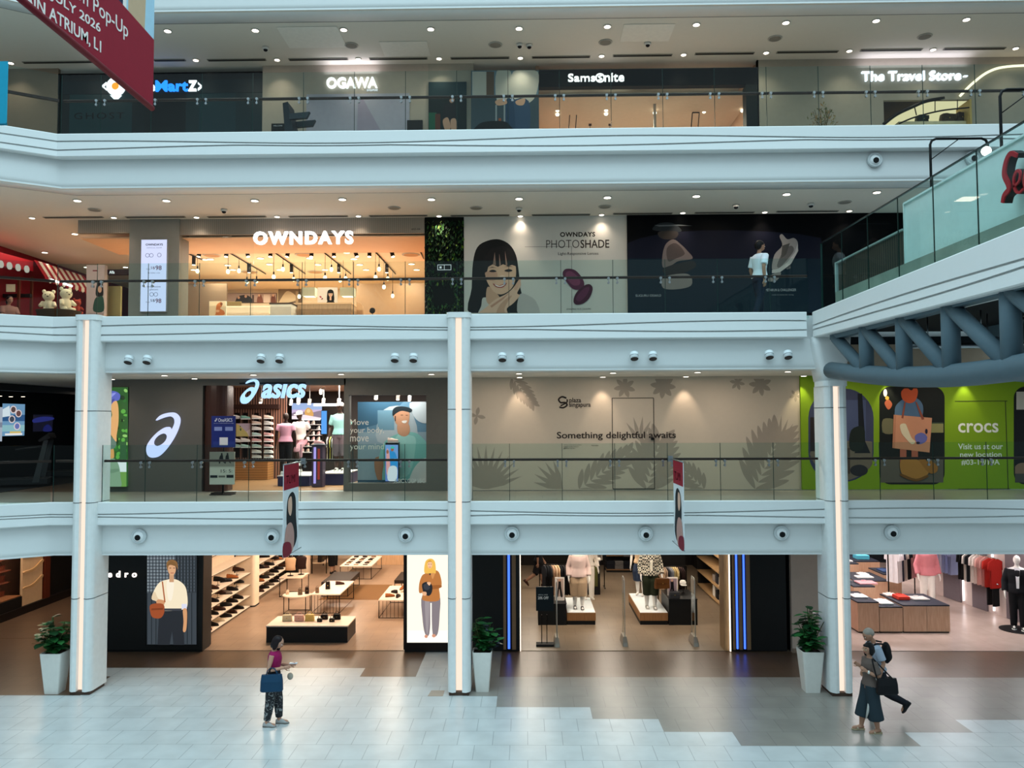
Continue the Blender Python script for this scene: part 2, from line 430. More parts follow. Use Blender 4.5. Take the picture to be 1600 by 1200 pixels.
# ---------------------------------------------------------------- columns with lit slots
STRIP = C('#ffe3cf', emit=.9); PLINTH = C('#4b3a31', .5)
def column(label, x0, x1, ztop, cap=True):
    t = thing('lit_column', label, 'column', ((x0 + x1) / 2, YC + .4, 0))
    w = x1 - x0; xs0, xs1 = x0 + w * .36, x0 + w * .64; y0, y1 = YC, YC + .62
    def arc(cx, cy, r, a0, a1, n=6): return [(cx + r * math.cos(a0 + (a1 - a0) * i / n), cy + r * math.sin(a0 + (a1 - a0) * i / n)) for i in range(n + 1)]
    r = w * .30
    left = [(xs0, y0), (xs0, y0 + .12)] + [((x0 + x1) / 2, y0 + .12), ((x0 + x1) / 2, y1)] + [(x0, y1)] + arc(x0 + r, y0 + r * .8, r, PI, PI * 1.5)[:-1]
    right = [(x0 + x1 - a, b) for a, b in left]
    mb = MB()
    for pr in (left, right): mb.prism(pr, .07, ztop - (.11 if cap else 0), WHITE, 'xy')
    mb.build('shell', t)
    MB().box(xs0 + .004, xs1 - .004, y0 + .085, y0 + .115, .09, ztop - .12, STRIP).build('light_strip', t)
    MB().box(x0 + .03, x1 - .03, y0 + .03, y1 - .02, 0, .07, PLINTH).build('plinth', t)
    if cap: MB().prism(rrect(x0 - .02, y0 - .03, x1 + .02, y1, .12), ztop - .11, ztop, WHITE, 'xy').build('cap', t)
    for z in (1.92, 3.85, 5.72):
        if z < ztop - .3:
            g = MB()
            for a, b in ((x0 - .004, xs0), (xs1, x1 + .004)): g.prism([(p[0], p[1]) for p in (left if a < xs0 - .1 else right)], z - .007, z + .007, C('#55595a'), 'xy')
            o = g.build('joint', t); o.location = (0, -.004, 0)
    return t
CX = [(P(105, 1080, YC).x, P(141, 1080, YC).x), (P(699, 1078, YC).x, P(735, 1078, YC).x), (P(1299, 1080, YC).x, P(1335, 1080, YC).x)]
column('white column with a warm lit slot, beside the black wall of the shoe shop', *CX[0], Z3[0] + .02)
column('white column with the brightest lit slot, between the shoe shop and the fashion shop', *CX[1], Z3[0] + .02)
column('shorter white column with a lit slot, under the end of the footbridge', *CX[2], zat(597, YC))
# flared concrete seat above the short column that carries the bridge
mb = MB()
cxm = (CX[2][0] + CX[2][1]) / 2
rings = []
for z, hw in ((zat(597, YC) + .002, .22), (zat(580, YC), .26), (zat(560, YC), .33), (zat(540, YC), .37), (Z3[1] + .02, .38)):
    rings.append([(cxm + a, YC + b, z) for a, b in rrect(-hw, .06, hw, .74, .12)])
mb.loft(rings, SLABC); struct(mb.build('trim_12'))

# ---------------------------------------------------------------- glass balustrades
RAIL = C('#3a2420', .35); EDGE = C('#16302c', .3)
XJ0, DJ = P(552.5, 440, YG).x, 81.7 * YG / FPX
def balustrade(label, pts_l, pts_r, zb, hg, zr, cut=(), yg=YG, closed_left=True):
    """pts: x range along the straight edge; cut: spans hidden by columns"""
    t = thing('glass_balustrade', label, 'balustrade', ((pts_l + pts_r) / 2, yg, zb))
    joints = sorted([XJ0 + i * DJ for i in range(-14, 15)])
    spans = []; a = pts_l
    for c0, c1 in list(cut) + [(pts_r, pts_r)]:
        if c0 > a: spans.append((a, c0))
        a = c1
    for i_, (a, b) in enumerate(spans):
        if i_ == 0 and pts_l == XB: a += .02
        js = [a] + [j for j in joints if a + .15 < j < b - .15] + [b]
        for p, q in zip(js, js[1:]):
            g = MB().box(p + .006, q - .006, yg - .006, yg + .006, zb - .12, zb + hg, GLASS).build('glass_panel', t)
            MB().box(p - .005, p + .005, yg - .0062, yg + .0062, zb - .1, zb + hg, EDGE).build('edge', g)
        for j in js[1:-1]:
            for dx in (-.09, .09):
                b_ = MB(); x = j + dx
                b_.lathe([(.028, -.05), (.028, .02)], (x, yg - .006, zr - .01), STEEL, 10, 'y')
                b_.box(x - .008, x + .008, yg - .016, yg - .008, zr - .1, zr - .01, STEEL); b_.tube([(x, yg + .03, zr - .01), (x, yg + .09, zr - .005), (x, yg + .10, zr + .03)], .012, STEEL, 6)
                b_.lathe([(.024, -.02), (.024, .02)], (x, yg - .006, zr - .10), STEEL, 10, 'y')
                b_.build('bracket', t)
        MB().prism(rrect(yg + .06, zr, yg + .13, zr + .05, .018, 3), a, b, RAIL, 'yz').build('handrail', t)
    return t
def balustrade_left(label, zb, hg, zr):
    """the short angled run on the far left"""
    p0, p1 = Vector((XB - .02, YG - .013, 0)), Vector((-13.0, YG - 3.97 * 3.2 / 6.2, 0)); d = (p1 - p0).normalized(); nrm = Vector((-d.y, d.x, 0))
    if nrm.y > 0: nrm = -nrm
    t = thing('glass_balustrade', label, 'balustrade', ((p0 + p1) / 2) + Vector((0, 0, zb)))
    L = (p1 - p0).length; k = 3
    def bx(mb, u0, u1, n0, n1, z0, z1, m):
        pts = [p0 + d * u0 + nrm * n0, p0 + d * u1 + nrm * n0, p0 + d * u1 + nrm * n1, p0 + d * u0 + nrm * n1]
        return mb.prism([(p.x, p.y) for p in pts], z0, z1, m, 'xy')
    for i in range(k):
        g = bx(MB(), L * i / k + .006, L * (i + 1) / k - .006, -.006, .006, zb - .12, zb + hg, GLASS).build('glass_panel', t)
    for i in range(1, k):
        for s in (-.09, .09):
            c = p0 + d * (L * i / k + s)
            MB().ball((c.x, c.y, zr - .02), (.03, .03, .045), STEEL, 8, 6).build('bracket', t)
    bx(MB(), 0, L, -.13, -.06, zr, zr + .05, RAIL).build('handrail', t)
    return t
cuts = [(CX[0][0] - .03, CX[0][1] + .03), (CX[1][0] - .03, CX[1][1] + .03), (CX[2][0] - .05, CX[2][1] + .05)]
balustrade('glass railing with a dark wooden handrail along the first gallery, above the shoe shop', XB, XR, Z2[0], zat(693, YG) - Z2[0], zat(718, YG) - .03, cuts)
balustrade('glass railing with a dark handrail in front of the eyewear shop gallery', XB, 5.82, Z3[0], zat(407, YG) - Z3[0], zat(433, YG) - .03)
balustrade('glass railing with a dark handrail along the topmost gallery', XB, XR, Z4[0], zat(109, YG) - Z4[0], zat(147, YG) - .03)
balustrade_left('angled glass railing run at the bend beside the dark gym shop', Z2[0], zat(693, YG) - Z2[0], zat(718, YG) - .03)
balustrade_left('angled glass railing run at the bend in front of the striped awning', Z3[0], zat(407, YG) - Z3[0], zat(433, YG) - .03)
balustrade_left('angled glass railing run at the bend under the red hanging banner', Z4[0], zat(109, YG) - Z4[0], zat(147, YG) - .03)
# ================================================================ figures (people and shop mannequins)
class Fig:
    """a standing figure facing +x in its own space; lengths in metres from height H"""
    def __init__(s, H, pose, stout=1.0, slim=1.0):
        s.H = H; s.p = pose; s.k = stout; s.w = slim
        lean = pose.get('lean', 0)
        s.Mt = Matrix.Translation((0, 0, .52 * H)) @ Matrix.Rotation(lean, 4, 'Y') @ Matrix.Translation((0, 0, -.52 * H))
        neck = Vector((.005, 0, .865)) * H
        s.Mh = s.Mt @ Matrix.Translation(neck) @ Matrix.Rotation(pose.get('yaw', 0), 4, 'Z') @ Matrix.Rotation(pose.get('nod', 0), 4, 'Y') @ Matrix.Translation(-neck)
        s.leg = {}; s.arm = {}
        for sd, sg in (('L', 1), ('R', -1)):
            th, kn = pose.get('leg' + sd, (0, 0)); spread = pose.get('spread', .0)
            hip = Vector((0, sg * .05, .50)) * H
            knee = hip + Vector((math.sin(th) * .235, sg * (.004 + spread * .5), -math.cos(th) * .235)) * H
            a = th - kn
            ank = knee + Vector((math.sin(a) * .228, sg * spread * .5, -math.cos(a) * .228)) * H
            s.leg[sd] = (hip, knee, ank, a)
            sh = s.Mt @ (Vector((0, sg * .100 * slim, .808)) * H)
            e_, w_ = pose.get('arm' + sd, ((.0, .02, -.17), (.03, .02, -.32)))
            el = sh + Vector((e_[0], sg * e_[1], e_[2])) * H; wr = sh + Vector((w_[0], sg * w_[1], w_[2])) * H
            s.arm[sd] = (sh, el, wr)
        lo = min(s.leg[k][2].z for k in s.leg); s.dz = .04 * H - lo
        for k in s.leg: s.leg[k] = tuple(v + Vector((0, 0, s.dz)) for v in s.leg[k][:3]) + (s.leg[k][3],)
        for k in s.arm: s.arm[k] = tuple(v + Vector((0, 0, s.dz)) for v in s.arm[k])
        D = Matrix.Translation((0, 0, s.dz)); s.Mt = D @ s.Mt; s.Mh = D @ s.Mh
    RINGS = [(.465, .045, .070, 0), (.49, .066, .094, -.004), (.53, .068, .099, -.006), (.57, .060, .090, 0), (.62, .053, .077, .002), (.68, .059, .084, .004), (.74, .066, .097, .006),
             (.785, .060, .104, .002), (.812, .046, .096, 0), (.832, .032, .055, -.002), (.85, .027, .030, 0), (.885, .026, .027, .006)]
    def torso(s, mb, mat, z0=0, z1=1, g=1.0, add=0.0, flare=0.0):
        rr = []
        for z, rx, ry, xo in s.RINGS:
            if z0 <= z <= z1:
                f = g * s.k * (1 + flare * max(0, (.62 - z) / .15))
                rr.append([s.Mt @ Vector(((xo + (rx * f + add) * math.cos(a)) * s.H, (ry * f * s.w + add) * math.sin(a) * s.H, z * s.H)) for a in (2 * PI * j / 16 for j in range(16))])
        return mb.loft(rr, mat)
    def legs(s, mb, mat, r=(.056, .050, .040, .037, .034, .022), z_end=1.0, which='LR', g=1.0):
        for k in which:
            h, kn, an, _ = s.leg[k]
            pts = [h + Vector((0, 0, .015 * s.H)), h.lerp(kn, .4), kn, kn.lerp(an, .3), kn.lerp(an, .55), an]
            rr = [a * s.H * g for a in r]
            if z_end < 1: # stop part-way down the shin
                pts = pts[:3] + [kn.lerp(an, z_end * .5), kn.lerp(an, z_end)]; rr = rr[:5]
            mb.tube(pts, rr, mat, 12)
    def arms(s, mb, mat, r=(.030, .026, .022, .022, .015), upto=1.0, which='LR', g=1.0):
        for k in which:
            sh, el, wr = s.arm[k]
            pts = [sh + Vector((0, 0, -.004)), sh.lerp(el, .5), el, el.lerp(wr, .4), wr]; rr = [a * s.H * g for a in r]
            if upto < 1:
                e = sh.lerp(el, min(1, upto * 2)) if upto <= .5 else el.lerp(wr, upto * 2 - 1)
                pts = [pts[0], sh.lerp(e, .5) if upto <= .5 else el, e]; rr = [rr[0], (rr[0] + rr[1]) / 2, rr[1]] if upto <= .5 else [rr[0], rr[1], rr[2]]
            mb.tube(pts, rr, mat, 12)
    def hand(s, mb, mat, k, curl=.5, aim=None):
        sh, el, wr = s.arm[k]; d = Vector(aim) if aim else (wr - el); d.normalize()
        side = Vector((0, 1 if k == 'L' else -1, 0)); side = (side - d * side.dot(d)).normalized(); up = d.cross(side) * (1 if k == 'L' else -1)
        h = s.H
        c = wr + d * .028 * h
        mb.tube([wr - d * .01 * h, wr + d * .02 * h, wr + d * .052 * h], [.014 * h, .021 * h, .018 * h], mat, 10, flat=.62)
        base = wr + d * .048 * h
        for i, (o, L) in enumerate(((-.016, .038), (-.0055, .046), (.0055, .043), (.0155, .034))):
            b0 = base + up * o * h; b1 = b0 + (d * math.cos(curl * .6) - side * math.sin(curl * .6)) * L * .5 * h; b2 = b1 + (d * math.cos(curl * 1.6) - side * math.sin(curl * 1.6)) * L * .5 * h
            mb.tube([b0, b1, b2], [.0058 * h, .0054 * h, .0044 * h], mat, 6)
        t0 = wr + d * .018 * h - up * .015 * h; t1 = t0 + (d * .7 - up * .7).normalized() * .026 * h; mb.tube([t0, t1, t1 + d * .02 * h], [.0075 * h, .0065 * h, .005 * h], mat, 6)
    def head(s, mb, mat, face=True, neck=True):
        H = s.H; T = MB()
        T.ball((.012 * H, 0, .937 * H), (.056 * H, .044 * H, .062 * H), mat, 16, 12)
        T.ball((.028 * H, 0, .903 * H), (.034 * H, .030 * H, .030 * H), mat, 12, 8)
        if face:
            T.tube([(.062 * H, 0, .935 * H), (.070 * H, 0, .922 * H), (.074 * H, 0, .914 * H), (.06 * H, 0, .909 * H)], [.005 * H, .007 * H, .009 * H, .006 * H], mat, 8)
            for y in (-1, 1): T.ball((.006 * H, y * .046 * H, .925 * H), (.010 * H, .005 * H, .016 * H), mat, 8, 6)
        if neck: T.tube([(-.002 * H, 0, .83 * H), (.0, 0, .86 * H), (.008 * H, 0, .90 * H)], [.029 * H, .026 * H, .027 * H], mat, 12)
        T.xform(s.Mh); mb.v, n0 = mb.v + T.v, len(mb.v)
        i = mb.m(mat); mb.f += [[q + n0 for q in f] for f in T.f]; mb.mi += [i] * len(T.f); mb.sm += T.sm
    def face(s, t, lip='#8d4a44', brow='#2a1d18'):
        H = s.H
        for y in (-1, 1):
            b = MB(); b.ball((.060 * H, y * .019 * H, .934 * H), (.006 * H, .009 * H, .0055 * H), C('#e8e2dc'), 8, 6); b.ball((.0635 * H, y * .019 * H, .934 * H), (.004 * H, .0045 * H, .0048 * H), C('#1d1512'), 8, 6)
            b.xform(s.Mh).build('eye', t)
            MB().tube([s.Mh @ (Vector(q) * H) for q in ((.062, y * .009, .946), (.063, y * .019, .949), (.055, y * .030, .946))], .0026 * H, C(brow), 6).build('eyebrow', t)
        MB().tube([s.Mh @ (Vector(q) * H) for q in ((.058, -.013, .8985), (.064, 0, .900), (.058, .013, .8985))], .004 * H, C(lip), 6).build('mouth', t)
    def shoe(s, t, k, mat, sole, name='shoe', open_=False, L=.15):
        h, kn, an, a = s.leg[k]; H = s.H
        pitch = s.p.get('foot' + k, 0.0)
        M = Matrix.Translation(an) @ Matrix.Rotation(pitch, 4, 'Y') @ Matrix.Translation((0, 0, -.04 * H))
        def ring(x, w, z0, z1): return [(x * H, w * H * c, (z0 + (z1 - z0) * (.5 + .5 * q)) * H) for c, q in ((-.9, -1), (.9, -1), (1, -.4), (.85, .4), (.45, 1), (-.45, 1), (-.85, .4), (-1, -.4))]
        m = MB(); m.prism([(x * H, y * H) for x, y in smoothpts([Vector(q) for q in ((-.04, 0), (-.03, .024), (.03, .024), (.075, .031), (.108, .014), (.112, -.006), (.075, -.029), (.03, -.02), (-.03, -.024))], 3)], 0, .012 * H, sole, 'xy')
        if open_:
            m.tube([(.045 * H, -.028 * H, .012 * H), (.05 * H, 0, .042 * H), (.045 * H, .028 * H, .012 * H)], .009 * H, mat, 8)
        else:
            m.loft([ring(-.038, .018, .01, .045), ring(-.02, .023, .01, .058), ring(.01, .024, .01, .06), ring(.04, .025, .01, .048), (ring(.075, .028, .01, .034)), ring(.10, .017, .01, .024), ring(.110, .006, .01, .016)], mat)
        return m.xform(M).build(name, t)
    def bare_feet(s, mb, mat):
        H = s.H
        for k in 'LR':
            an = s.leg[k][2]; M = Matrix.Translation(an) @ Matrix.Rotation(s.p.get('foot' + k, 0), 4, 'Y')
            T = MB(); T.tube([(-.03 * H, 0, -.012 * H), (0, 0, -.004 * H), (.04 * H, 0, -.014 * H), (.085 * H, 0, -.02 * H), (.105 * H, 0, -.022 * H)], [.016 * H, .023 * H, .021 * H, .02 * H, .009 * H], mat, 10)
            T.xform(M); n0 = len(mb.v); mb.v += T.v; i = mb.m(mat); mb.f += [[q + n0 for q in f] for f in T.f]; mb.mi += [i] * len(T.f); mb.sm += T.sm
def finish(t, loc, rotz):
    t.location = loc; t.rotation_euler = (0, 0, rotz); return t

def mannequin(label, loc, rotz, H=1.82, skin='#e9e4de', head=True, pose=None, top=None, bottom=None, shoes=None, sleeves=.45, jacket=None, group=None, bottom_len=1.0, wide=1.0, name='mannequin', shirt_front=None, hat=None):
    p = pose or {'legL': (.06, .05), 'legR': (-.06, .02), 'armL': ((-.03, .05, -.17), (.04, .06, -.32)), 'armR': ((-.02, .05, -.17), (.05, .05, -.32))}
    f = Fig(H, p); t = thing(name, label, 'mannequin', (0, 0, 0), group)
    sk = C(skin, .35, var=.02)
    b = MB(); f.torso(b, sk); f.legs(b, sk); f.arms(b, sk); f.bare_feet(b, sk)
    for k in 'LR': f.hand(b, sk, k, .3)
    if head: f.head(b, sk, face=False)
    else: f.torso(b, sk, .8, .9)
    soft(b.build('body', t), .014)
    if bottom:
        g = MB(); m = C(bottom, .8); f.torso(g, m, .46, .60, 1.06); f.legs(g, m, (.062, .058 * wide, .050 * wide, .048 * wide, .046 * wide, .042 * wide), bottom_len); soft(g.build('trousers' if bottom_len > .7 else 'shorts', t), .016)
    if top:
        g = MB(); m = C(top, .8) if isinstance(top, str) else top; f.torso(g, m, .52, .836, 1.10, .004, .12); f.arms(g, m, (.040, .037, .033, .031, .028), sleeves); soft(g.build('shirt', t), .016)
    if jacket:
        g = MB(); m = C(jacket, .8) if isinstance(jacket, str) else jacket; f.torso(g, m, .49, .83, 1.2, .008, .1); f.arms(g, m, (.046, .043, .040, .038, .034), .92); soft(g.build('jacket', t), .016)
    if shirt_front:
        g = MB(); q = [f.Mt @ Vector((x * H, y * H, z * H)) for x, y, z in ((.084, -.016, .56), (.084, .016, .56), (.094, .02, .70), (.088, .03, .79), (.06, .034, .835), (.06, -.034, .835), (.088, -.03, .79), (.094, -.02, .70))]
        g.poly(q, C(shirt_front)); g.build('shirt_front', t)
    if shoes:
        for k in 'LR': f.shoe(t, k, C(shoes, .4), C('#e8e6e2'))
    if hat:
        T = MB(); T.lathe([(.05 * H, .945 * H), (.058 * H, .955 * H), (.055 * H, .985 * H), (.03 * H, 1.005 * H)], (.008 * H, 0, 0), C(hat), 16); T.prism([(.04 * H, -.045 * H), (.115 * H, -.03 * H), (.12 * H, .03 * H), (.04 * H, .045 * H)], .948 * H, .955 * H, C(hat), 'xy'); T.xform(f.Mh).build('cap', t)
    return finish(t, loc, rotz)
# ================================================================ footbridge, its truss, hanging banners
BX0, BX1, BY0, BY1 = 5.86, 9.6, 4.0, YB + .2
ZD = Z3[0]
TEAL = C('#566a74', .5); UNDER = C('#15191c', .8)
def bridge():
    mb = MB(); H = Z3[0] - Z3[1]; rings = []
    n = 50
    for i in range(n + 1):
        y = BY0 + (BY1 - .17 - BY0) * i / n; d = (YB - y)
        zt, zb = ZD + .0 + .010 * d, Z3[1] - .012 * d; h = zt - zb
        u = min(1, d / 3.0)
        g1 = zt - h * (.50 - .06 * math.sin(d * .5) + .02 * u); g2 = zt - h * (.70 - .06 * u + .07 * math.sin(d * .45 - .5)); g2 = min(g2, g1 - .05)
        prof = [(.4, zt), (.012, zt), (0, zt - .015), (0, g1), (.05, g1 + .004), (.05, g1 - .022), (.008, g1 - .03), (0, g2), (.05, g2 + .004), (.05, g2 - .022), (.008, g2 - .03), (0, zb + .02), (.02, zb), (.5, zb)]
        rings.append([(BX0 + a, y, z) for a, z in prof])
    mb.loft(rings, SLABC, cap=False, smooth=False, closed=False)
    struct(mb.build('trim_13'))
    struct(MB().box(BX0 + .3, BX1, BY0, BY1 - .2, ZD - .42, ZD - .02, UNDER).build('floor_bridge'))
bridge()
def truss(label, X, d=.12):
    t = thing('steel_truss', label, 'truss', (X, 11, 6))
    zt = Z3[1] - .08
    def chord(y):
        s = (YB - y) / (YB - BY0); return zat(577, YB, 1300) - .40 * math.sin(PI * min(1, s * 1.15)) ** 1.0
    ys = [YB - .45 - .06 - i * (YB - BY0 - .7) / 14 for i in range(15)]
    MB().tube([(X, y, chord(y)) for y in [YB - .35] + ys[1:]], .165, TEAL, 16).build('bottom_chord', t)
    MB().box(X - .08, X + .08, ys[-1], ys[0], zt - .02, zt + .22, TEAL).build('top_chord', t)
    nodes = [YB - 2.0 - i * 1.42 for i in range(8)]
    for y in nodes:
        MB().tube([(X, y, chord(y)), (X, y, zt + .1)], d * 1.04, TEAL, 14).build('post', t)
        MB().tube([(X, y + .04, chord(y) + .05), (X, y + 1.36, zt + .0)], d * .95, TEAL, 14).build('diagonal', t)
    return t
truss('blue-grey tubular truss under the near edge of the footbridge', BX0 + .22)
truss('second blue-grey truss deeper under the footbridge', BX1 - .6)
# black panel standing in for the dark depth of the unfinished ceiling void, bare wall below
q = rect(1318, 500, 1600, 538, YF - .03); xq = CX[2][1] + .12
struct(MB().box(xq, XR, YF - .09, YF - .045, q[2], Z3[1] + .02, C('#10171b', .8)).build('trim_18')); struct(MB().box(xq, XR, YF - .07, YF - .045, Z3[2] + .02, q[2], C('#a8947f', .8)).build('trim_19'))
# services under the deck
for k, (y, x) in enumerate(((14.6, 6.9), (12.9, 7.3), (11.2, 7.0), (10.3, 7.6), (9.3, 7.2))):
    t = thing('sprinkler_pipe', 'thin grey pipe drop under the dark deck, %s from the gallery' % ORD[k], 'pipe', (x, y, 6.6))
    MB().tube([(x, y, ZD - .45), (x, y, ZD - .75)], .012, STEEL, 6).build('drop', t)
    MB().lathe([(.07, 0), (.07, .012)], (x, y, ZD - .77), STEEL, 12).build('plate', t)
t = thing('service_pipe', 'long grey pipe running across under the footbridge deck', 'pipe', (8, 12.5, 6.9))
MB().tube([(6.3, 13.6, 6.72), (8.84, 13.6, 6.72)], .05, STEEL, 8).build('pipe', t)
for x in (6.8, 7.8, 8.5): MB().tube([(x, 13.6, 6.72), (x, 13.6, ZD - .42)], .012, STEEL, 6).build('hanger', t)

# bridge balustrade
zg = 5.5 + 3.52
t = thing('glass_balustrade', 'tall glass railing along the near edge of the footbridge', 'balustrade', (BX0 + .1, 11, ZD))
ends = [SX(px, 420, BX0 + .1).y for px in (1284, 1316, 1357, 1405, 1461, 1531)] + [8.15, 6.9, 5.6]
MB().box(BX0 + .085, BX0 + .115, ends[0] - .01, ends[0] + .02, ZD, zg, EDGE).build('end_post', t)
for a, b in zip(ends, ends[1:]):
    g = MB().box(BX0 + .094, BX0 + .106, b + .006, a - .006, ZD - .1, zg, GLASS).build('glass_panel', t)
    MB().box(BX0 + .093, BX0 + .107, b - .006, b + .006, ZD - .08, zg, EDGE).build('edge', g)
MB().box(BX0 + .085, BX0 + .115, ends[-1], ends[0], zg, zg + .02, C('#2b3436', .3, .8)).build('cap_rail', t)
# kerb, slatted planter box, frosted screen and sign on the bridge
CONC = C('#8f9388', .8, var=.25, scale=3)
k = MB().box(BX0 + .33, BX0 + .5, 5.6, 16.0, ZD - .02, ZD + .34, CONC).build('kerb'); struct(k)
SLATS = stripes('planter_slats', '#5b4f45', '#2b2622', .085, 1, .25)
ysl = SX(1418, 420, BX0 + .45).y
t = thing('planter_box', 'dark slatted wooden box standing on the footbridge behind its glass railing', 'planter', (BX0 + .6, 14.6, ZD + .35))
MB().box(BX0 + .4, BX0 + .8, ysl, 16.0, ZD + .34, ZD + .92, SLATS).build('slatted_side', t)
MB().box(BX0 + .36, BX0 + .84, ysl - .03, 16.02, ZD + .92, ZD + .95, C('#9da8a4', .4)).build('rim', t)
MB().box(BX0 + .36, BX0 + .84, 16.02, 16.08, ZD + .3, ZD + .95, C('#a8b6b4', .5)).build('end_panel', t)
FROST = C('#e0ebe9', .35, spec=.5)
t = thing('screen_wall', 'pale frosted screen standing on the footbridge behind the red script sign', 'screen', (BX0 + .45, 9.5, ZD + .34))
MB().box(BX0 + .41, BX0 + .5, 5.6, ysl - .05, ZD + .34, 5.5 + 3.52, FROST).build('panel', t)
MB().box(BX0 + .38, BX0 + .53, 5.6, ysl - .05, 5.5 + 3.52, 5.5 + 3.55, C('#d9e4e2', .4)).build('top_trim', t)
MB().box(BX0 + .39, BX0 + .52, ysl - .05, ysl - .02, ZD + .34, 5.5 + 3.55, C('#d9e4e2', .4)).build('end_trim', t)
RED = C('#c81f2e', .4); RSIDE = C('#23191b', .5)
t = thing('script_sign', 'large red script sign on the frosted screen of the footbridge', 'sign', (BX0 + .3, 9.2, 8.2))
def stroke(pts, name, kw=1.0):
    xs = BX0 + .2
    q = curve([SX(a, b, xs) for a, b in pts], 6); n = len(q)
    mb = MB()
    for mat, x0, x1, r in ((RSIDE, xs + .02, xs + .12, 1.15), (RED, xs, xs + .02, 1.0)):
        L = []; Rr = []
        for i, p in enumerate(q):
            tn = (q[min(i + 1, n - 1)] - q[max(i - 1, 0)]).normalized(); nn = Vector((0, -tn.z, tn.y)); wd = (.026 + .012 * math.sin(PI * i / (n - 1))) * r * kw
            L.append(p + nn * wd); Rr.append(p - nn * wd)
        for i in range(n - 1):
            ring = lambda j, x: [(x0, L[j].y, L[j].z), (x1, L[j].y, L[j].z), (x1, Rr[j].y, Rr[j].z), (x0, Rr[j].y, Rr[j].z)]
            mb.loft([ring(i, 0), ring(i + 1, 0)], mat, smooth=False)
    return mb.build(name, t)
stroke([(1588, 243), (1578, 240), (1571, 252), (1568, 272), (1574, 287), (1575, 296), (1568, 305), (1565, 317)], 'letter')
stroke([(1582, 293), (1591, 283), (1593, 270), (1588, 267), (1583, 279), (1585, 296), (1591, 301), (1598, 295)], 'letter', .5)
stroke([(1601, 266), (1599, 284), (1604, 297), (1614, 288), (1617, 268), (1620, 290), (1628, 294)], 'letter', .6)
stroke([(1634, 262), (1632, 290), (1642, 296)], 'letter')
# black tube frames
def frame(label, x0, x1, Y, zb, zt):
    t = thing('tube_stand', label, 'frame', ((x0 + x1) / 2, Y, zb)); r = .1
    pts = [(x0, Y, zb), (x0, Y, zt - r), (x0 + .03, Y, zt - .03), (x0 + r, Y, zt), (x1 - r, Y, zt), (x1 - .03, Y, zt - .03), (x1, Y, zt - r), (x1, Y, zb)]
    MB().tube(pts, .022, BLACK, 8).build('frame', t)
    MB().tube([(x0, Y, zt - .36), (x0 + .48, Y, zt - .01)], .008, BLACK, 6).build('brace', t)
a = SX(1453, 217, 6.85); b = P(1543, 219, a.y); frame('lower black tube frame standing behind the footbridge screen', a.x, b.x, a.y, ZD, a.z)
a = SX(1562, 140, 6.95); frame('taller black tube frame standing behind the footbridge screen', a.x, a.x + 1.1, a.y, ZD, a.z)
p = SX(1541, 236, 6.9)
t = thing('globe_lamp', 'small glowing white globe lamp on the footbridge', 'lamp', (p.x, p.y, ZD))
MB().ball(p, .07, C('#fff6ea', emit=3), 14, 10).build('globe', t); MB().tube([(p.x, p.y, ZD), (p.x, p.y, p.z - .06)], .015, BLACK, 8).build('stem', t)

# ---------------------------------------------------------------- big red banner, hung parallel to the line of sight
bx = -4.62
def BYZ(u, v):   # u: 0 far edge .. 1 near, metres ; v: height above bottom edge
    return (bx, 9.8 - u, P(238, 172, 9.8).z + v)
bx = P(239, 90, 9.8).x
CRIM = C('#8d1a2e', .7)
t = thing('hanging_banner', 'large crimson hanging banner with white event lettering, near the viewer', 'banner', (bx, 8.4, P(238, 172, 9.8).z))
zb = P(238, 172, 9.8).z
mb = MB().box(bx - .008, bx + .008, 4.2, 9.8, zb + .04, zb + 3.0, C('#a9cfe2', .7)); mb.build('cloth', t)
rr = [(bx - .009, y, z) for y, z in ((9.8, zb), (9.8, zb + .90), (8.6, zb + .96), (7.4, zb + 1.0), (6.2, zb + 1.05), (4.2, zb + 1.1), (4.2, zb))]
MB().loft([rr, [(bx + .0105, y, z) for _, y, z in rr]], CRIM, smooth=False).build('crimson_field', t)
MB().tube([(bx, 4.2, zb + .02), (bx, 9.8, zb + .02)], .035, C('#6e1424', .6), 10).build('rod_pocket', t)
tfb = lambda y0, y1, z0, z1: (lambda u, v, h: Vector((bx + .011 + .004 * h, y0 + (y1 - y0) * u, z0 + (z1 - z0) * v)))
PAPER = C('#e9e4df', .7)
def par(y0, y1, z0, slope, cap, s, bold=0):
    text(t, s, None, None, PAPER, bold=bold, tf=lambda u, v, h: Vector((bx + .0110 + .004 * h, y0 + (y1 - y0) * u, z0 + slope * u * (y1 - y0) + cap * v)))
par(7.08, 8.56, 9.375, .11, .15, 'MAIN ATRIUM, L1', .012)
par(7.00, 8.54, 9.575, .11, .13, '16 - 27 JULY 2026', .012)
par(7.55, 9.14, 9.81, .09, .22, 'Fashion Pop-Up', .0)
# printed picture above the crimson field
mb = MB()
for hx, q, k in (('#c4a98a', ((9.55, .8), (9.65, 3.0), (9.1, 3.0), (9.15, .8)), 1), ('#1c2748', ((9.02, .8), (9.08, 3.0), (7.6, 3.0), (7.9, .8)), 2), ('#e9e6e2', ((9.1, .8), (9.12, 3.0), (9.05, 3.0), (9.02, .8)), 3)):
    mb.poly([(bx + .0082 + .0002 * k, y, zb + z) for y, z in q], C(hx, .7))
mb.build('printed_picture', t)

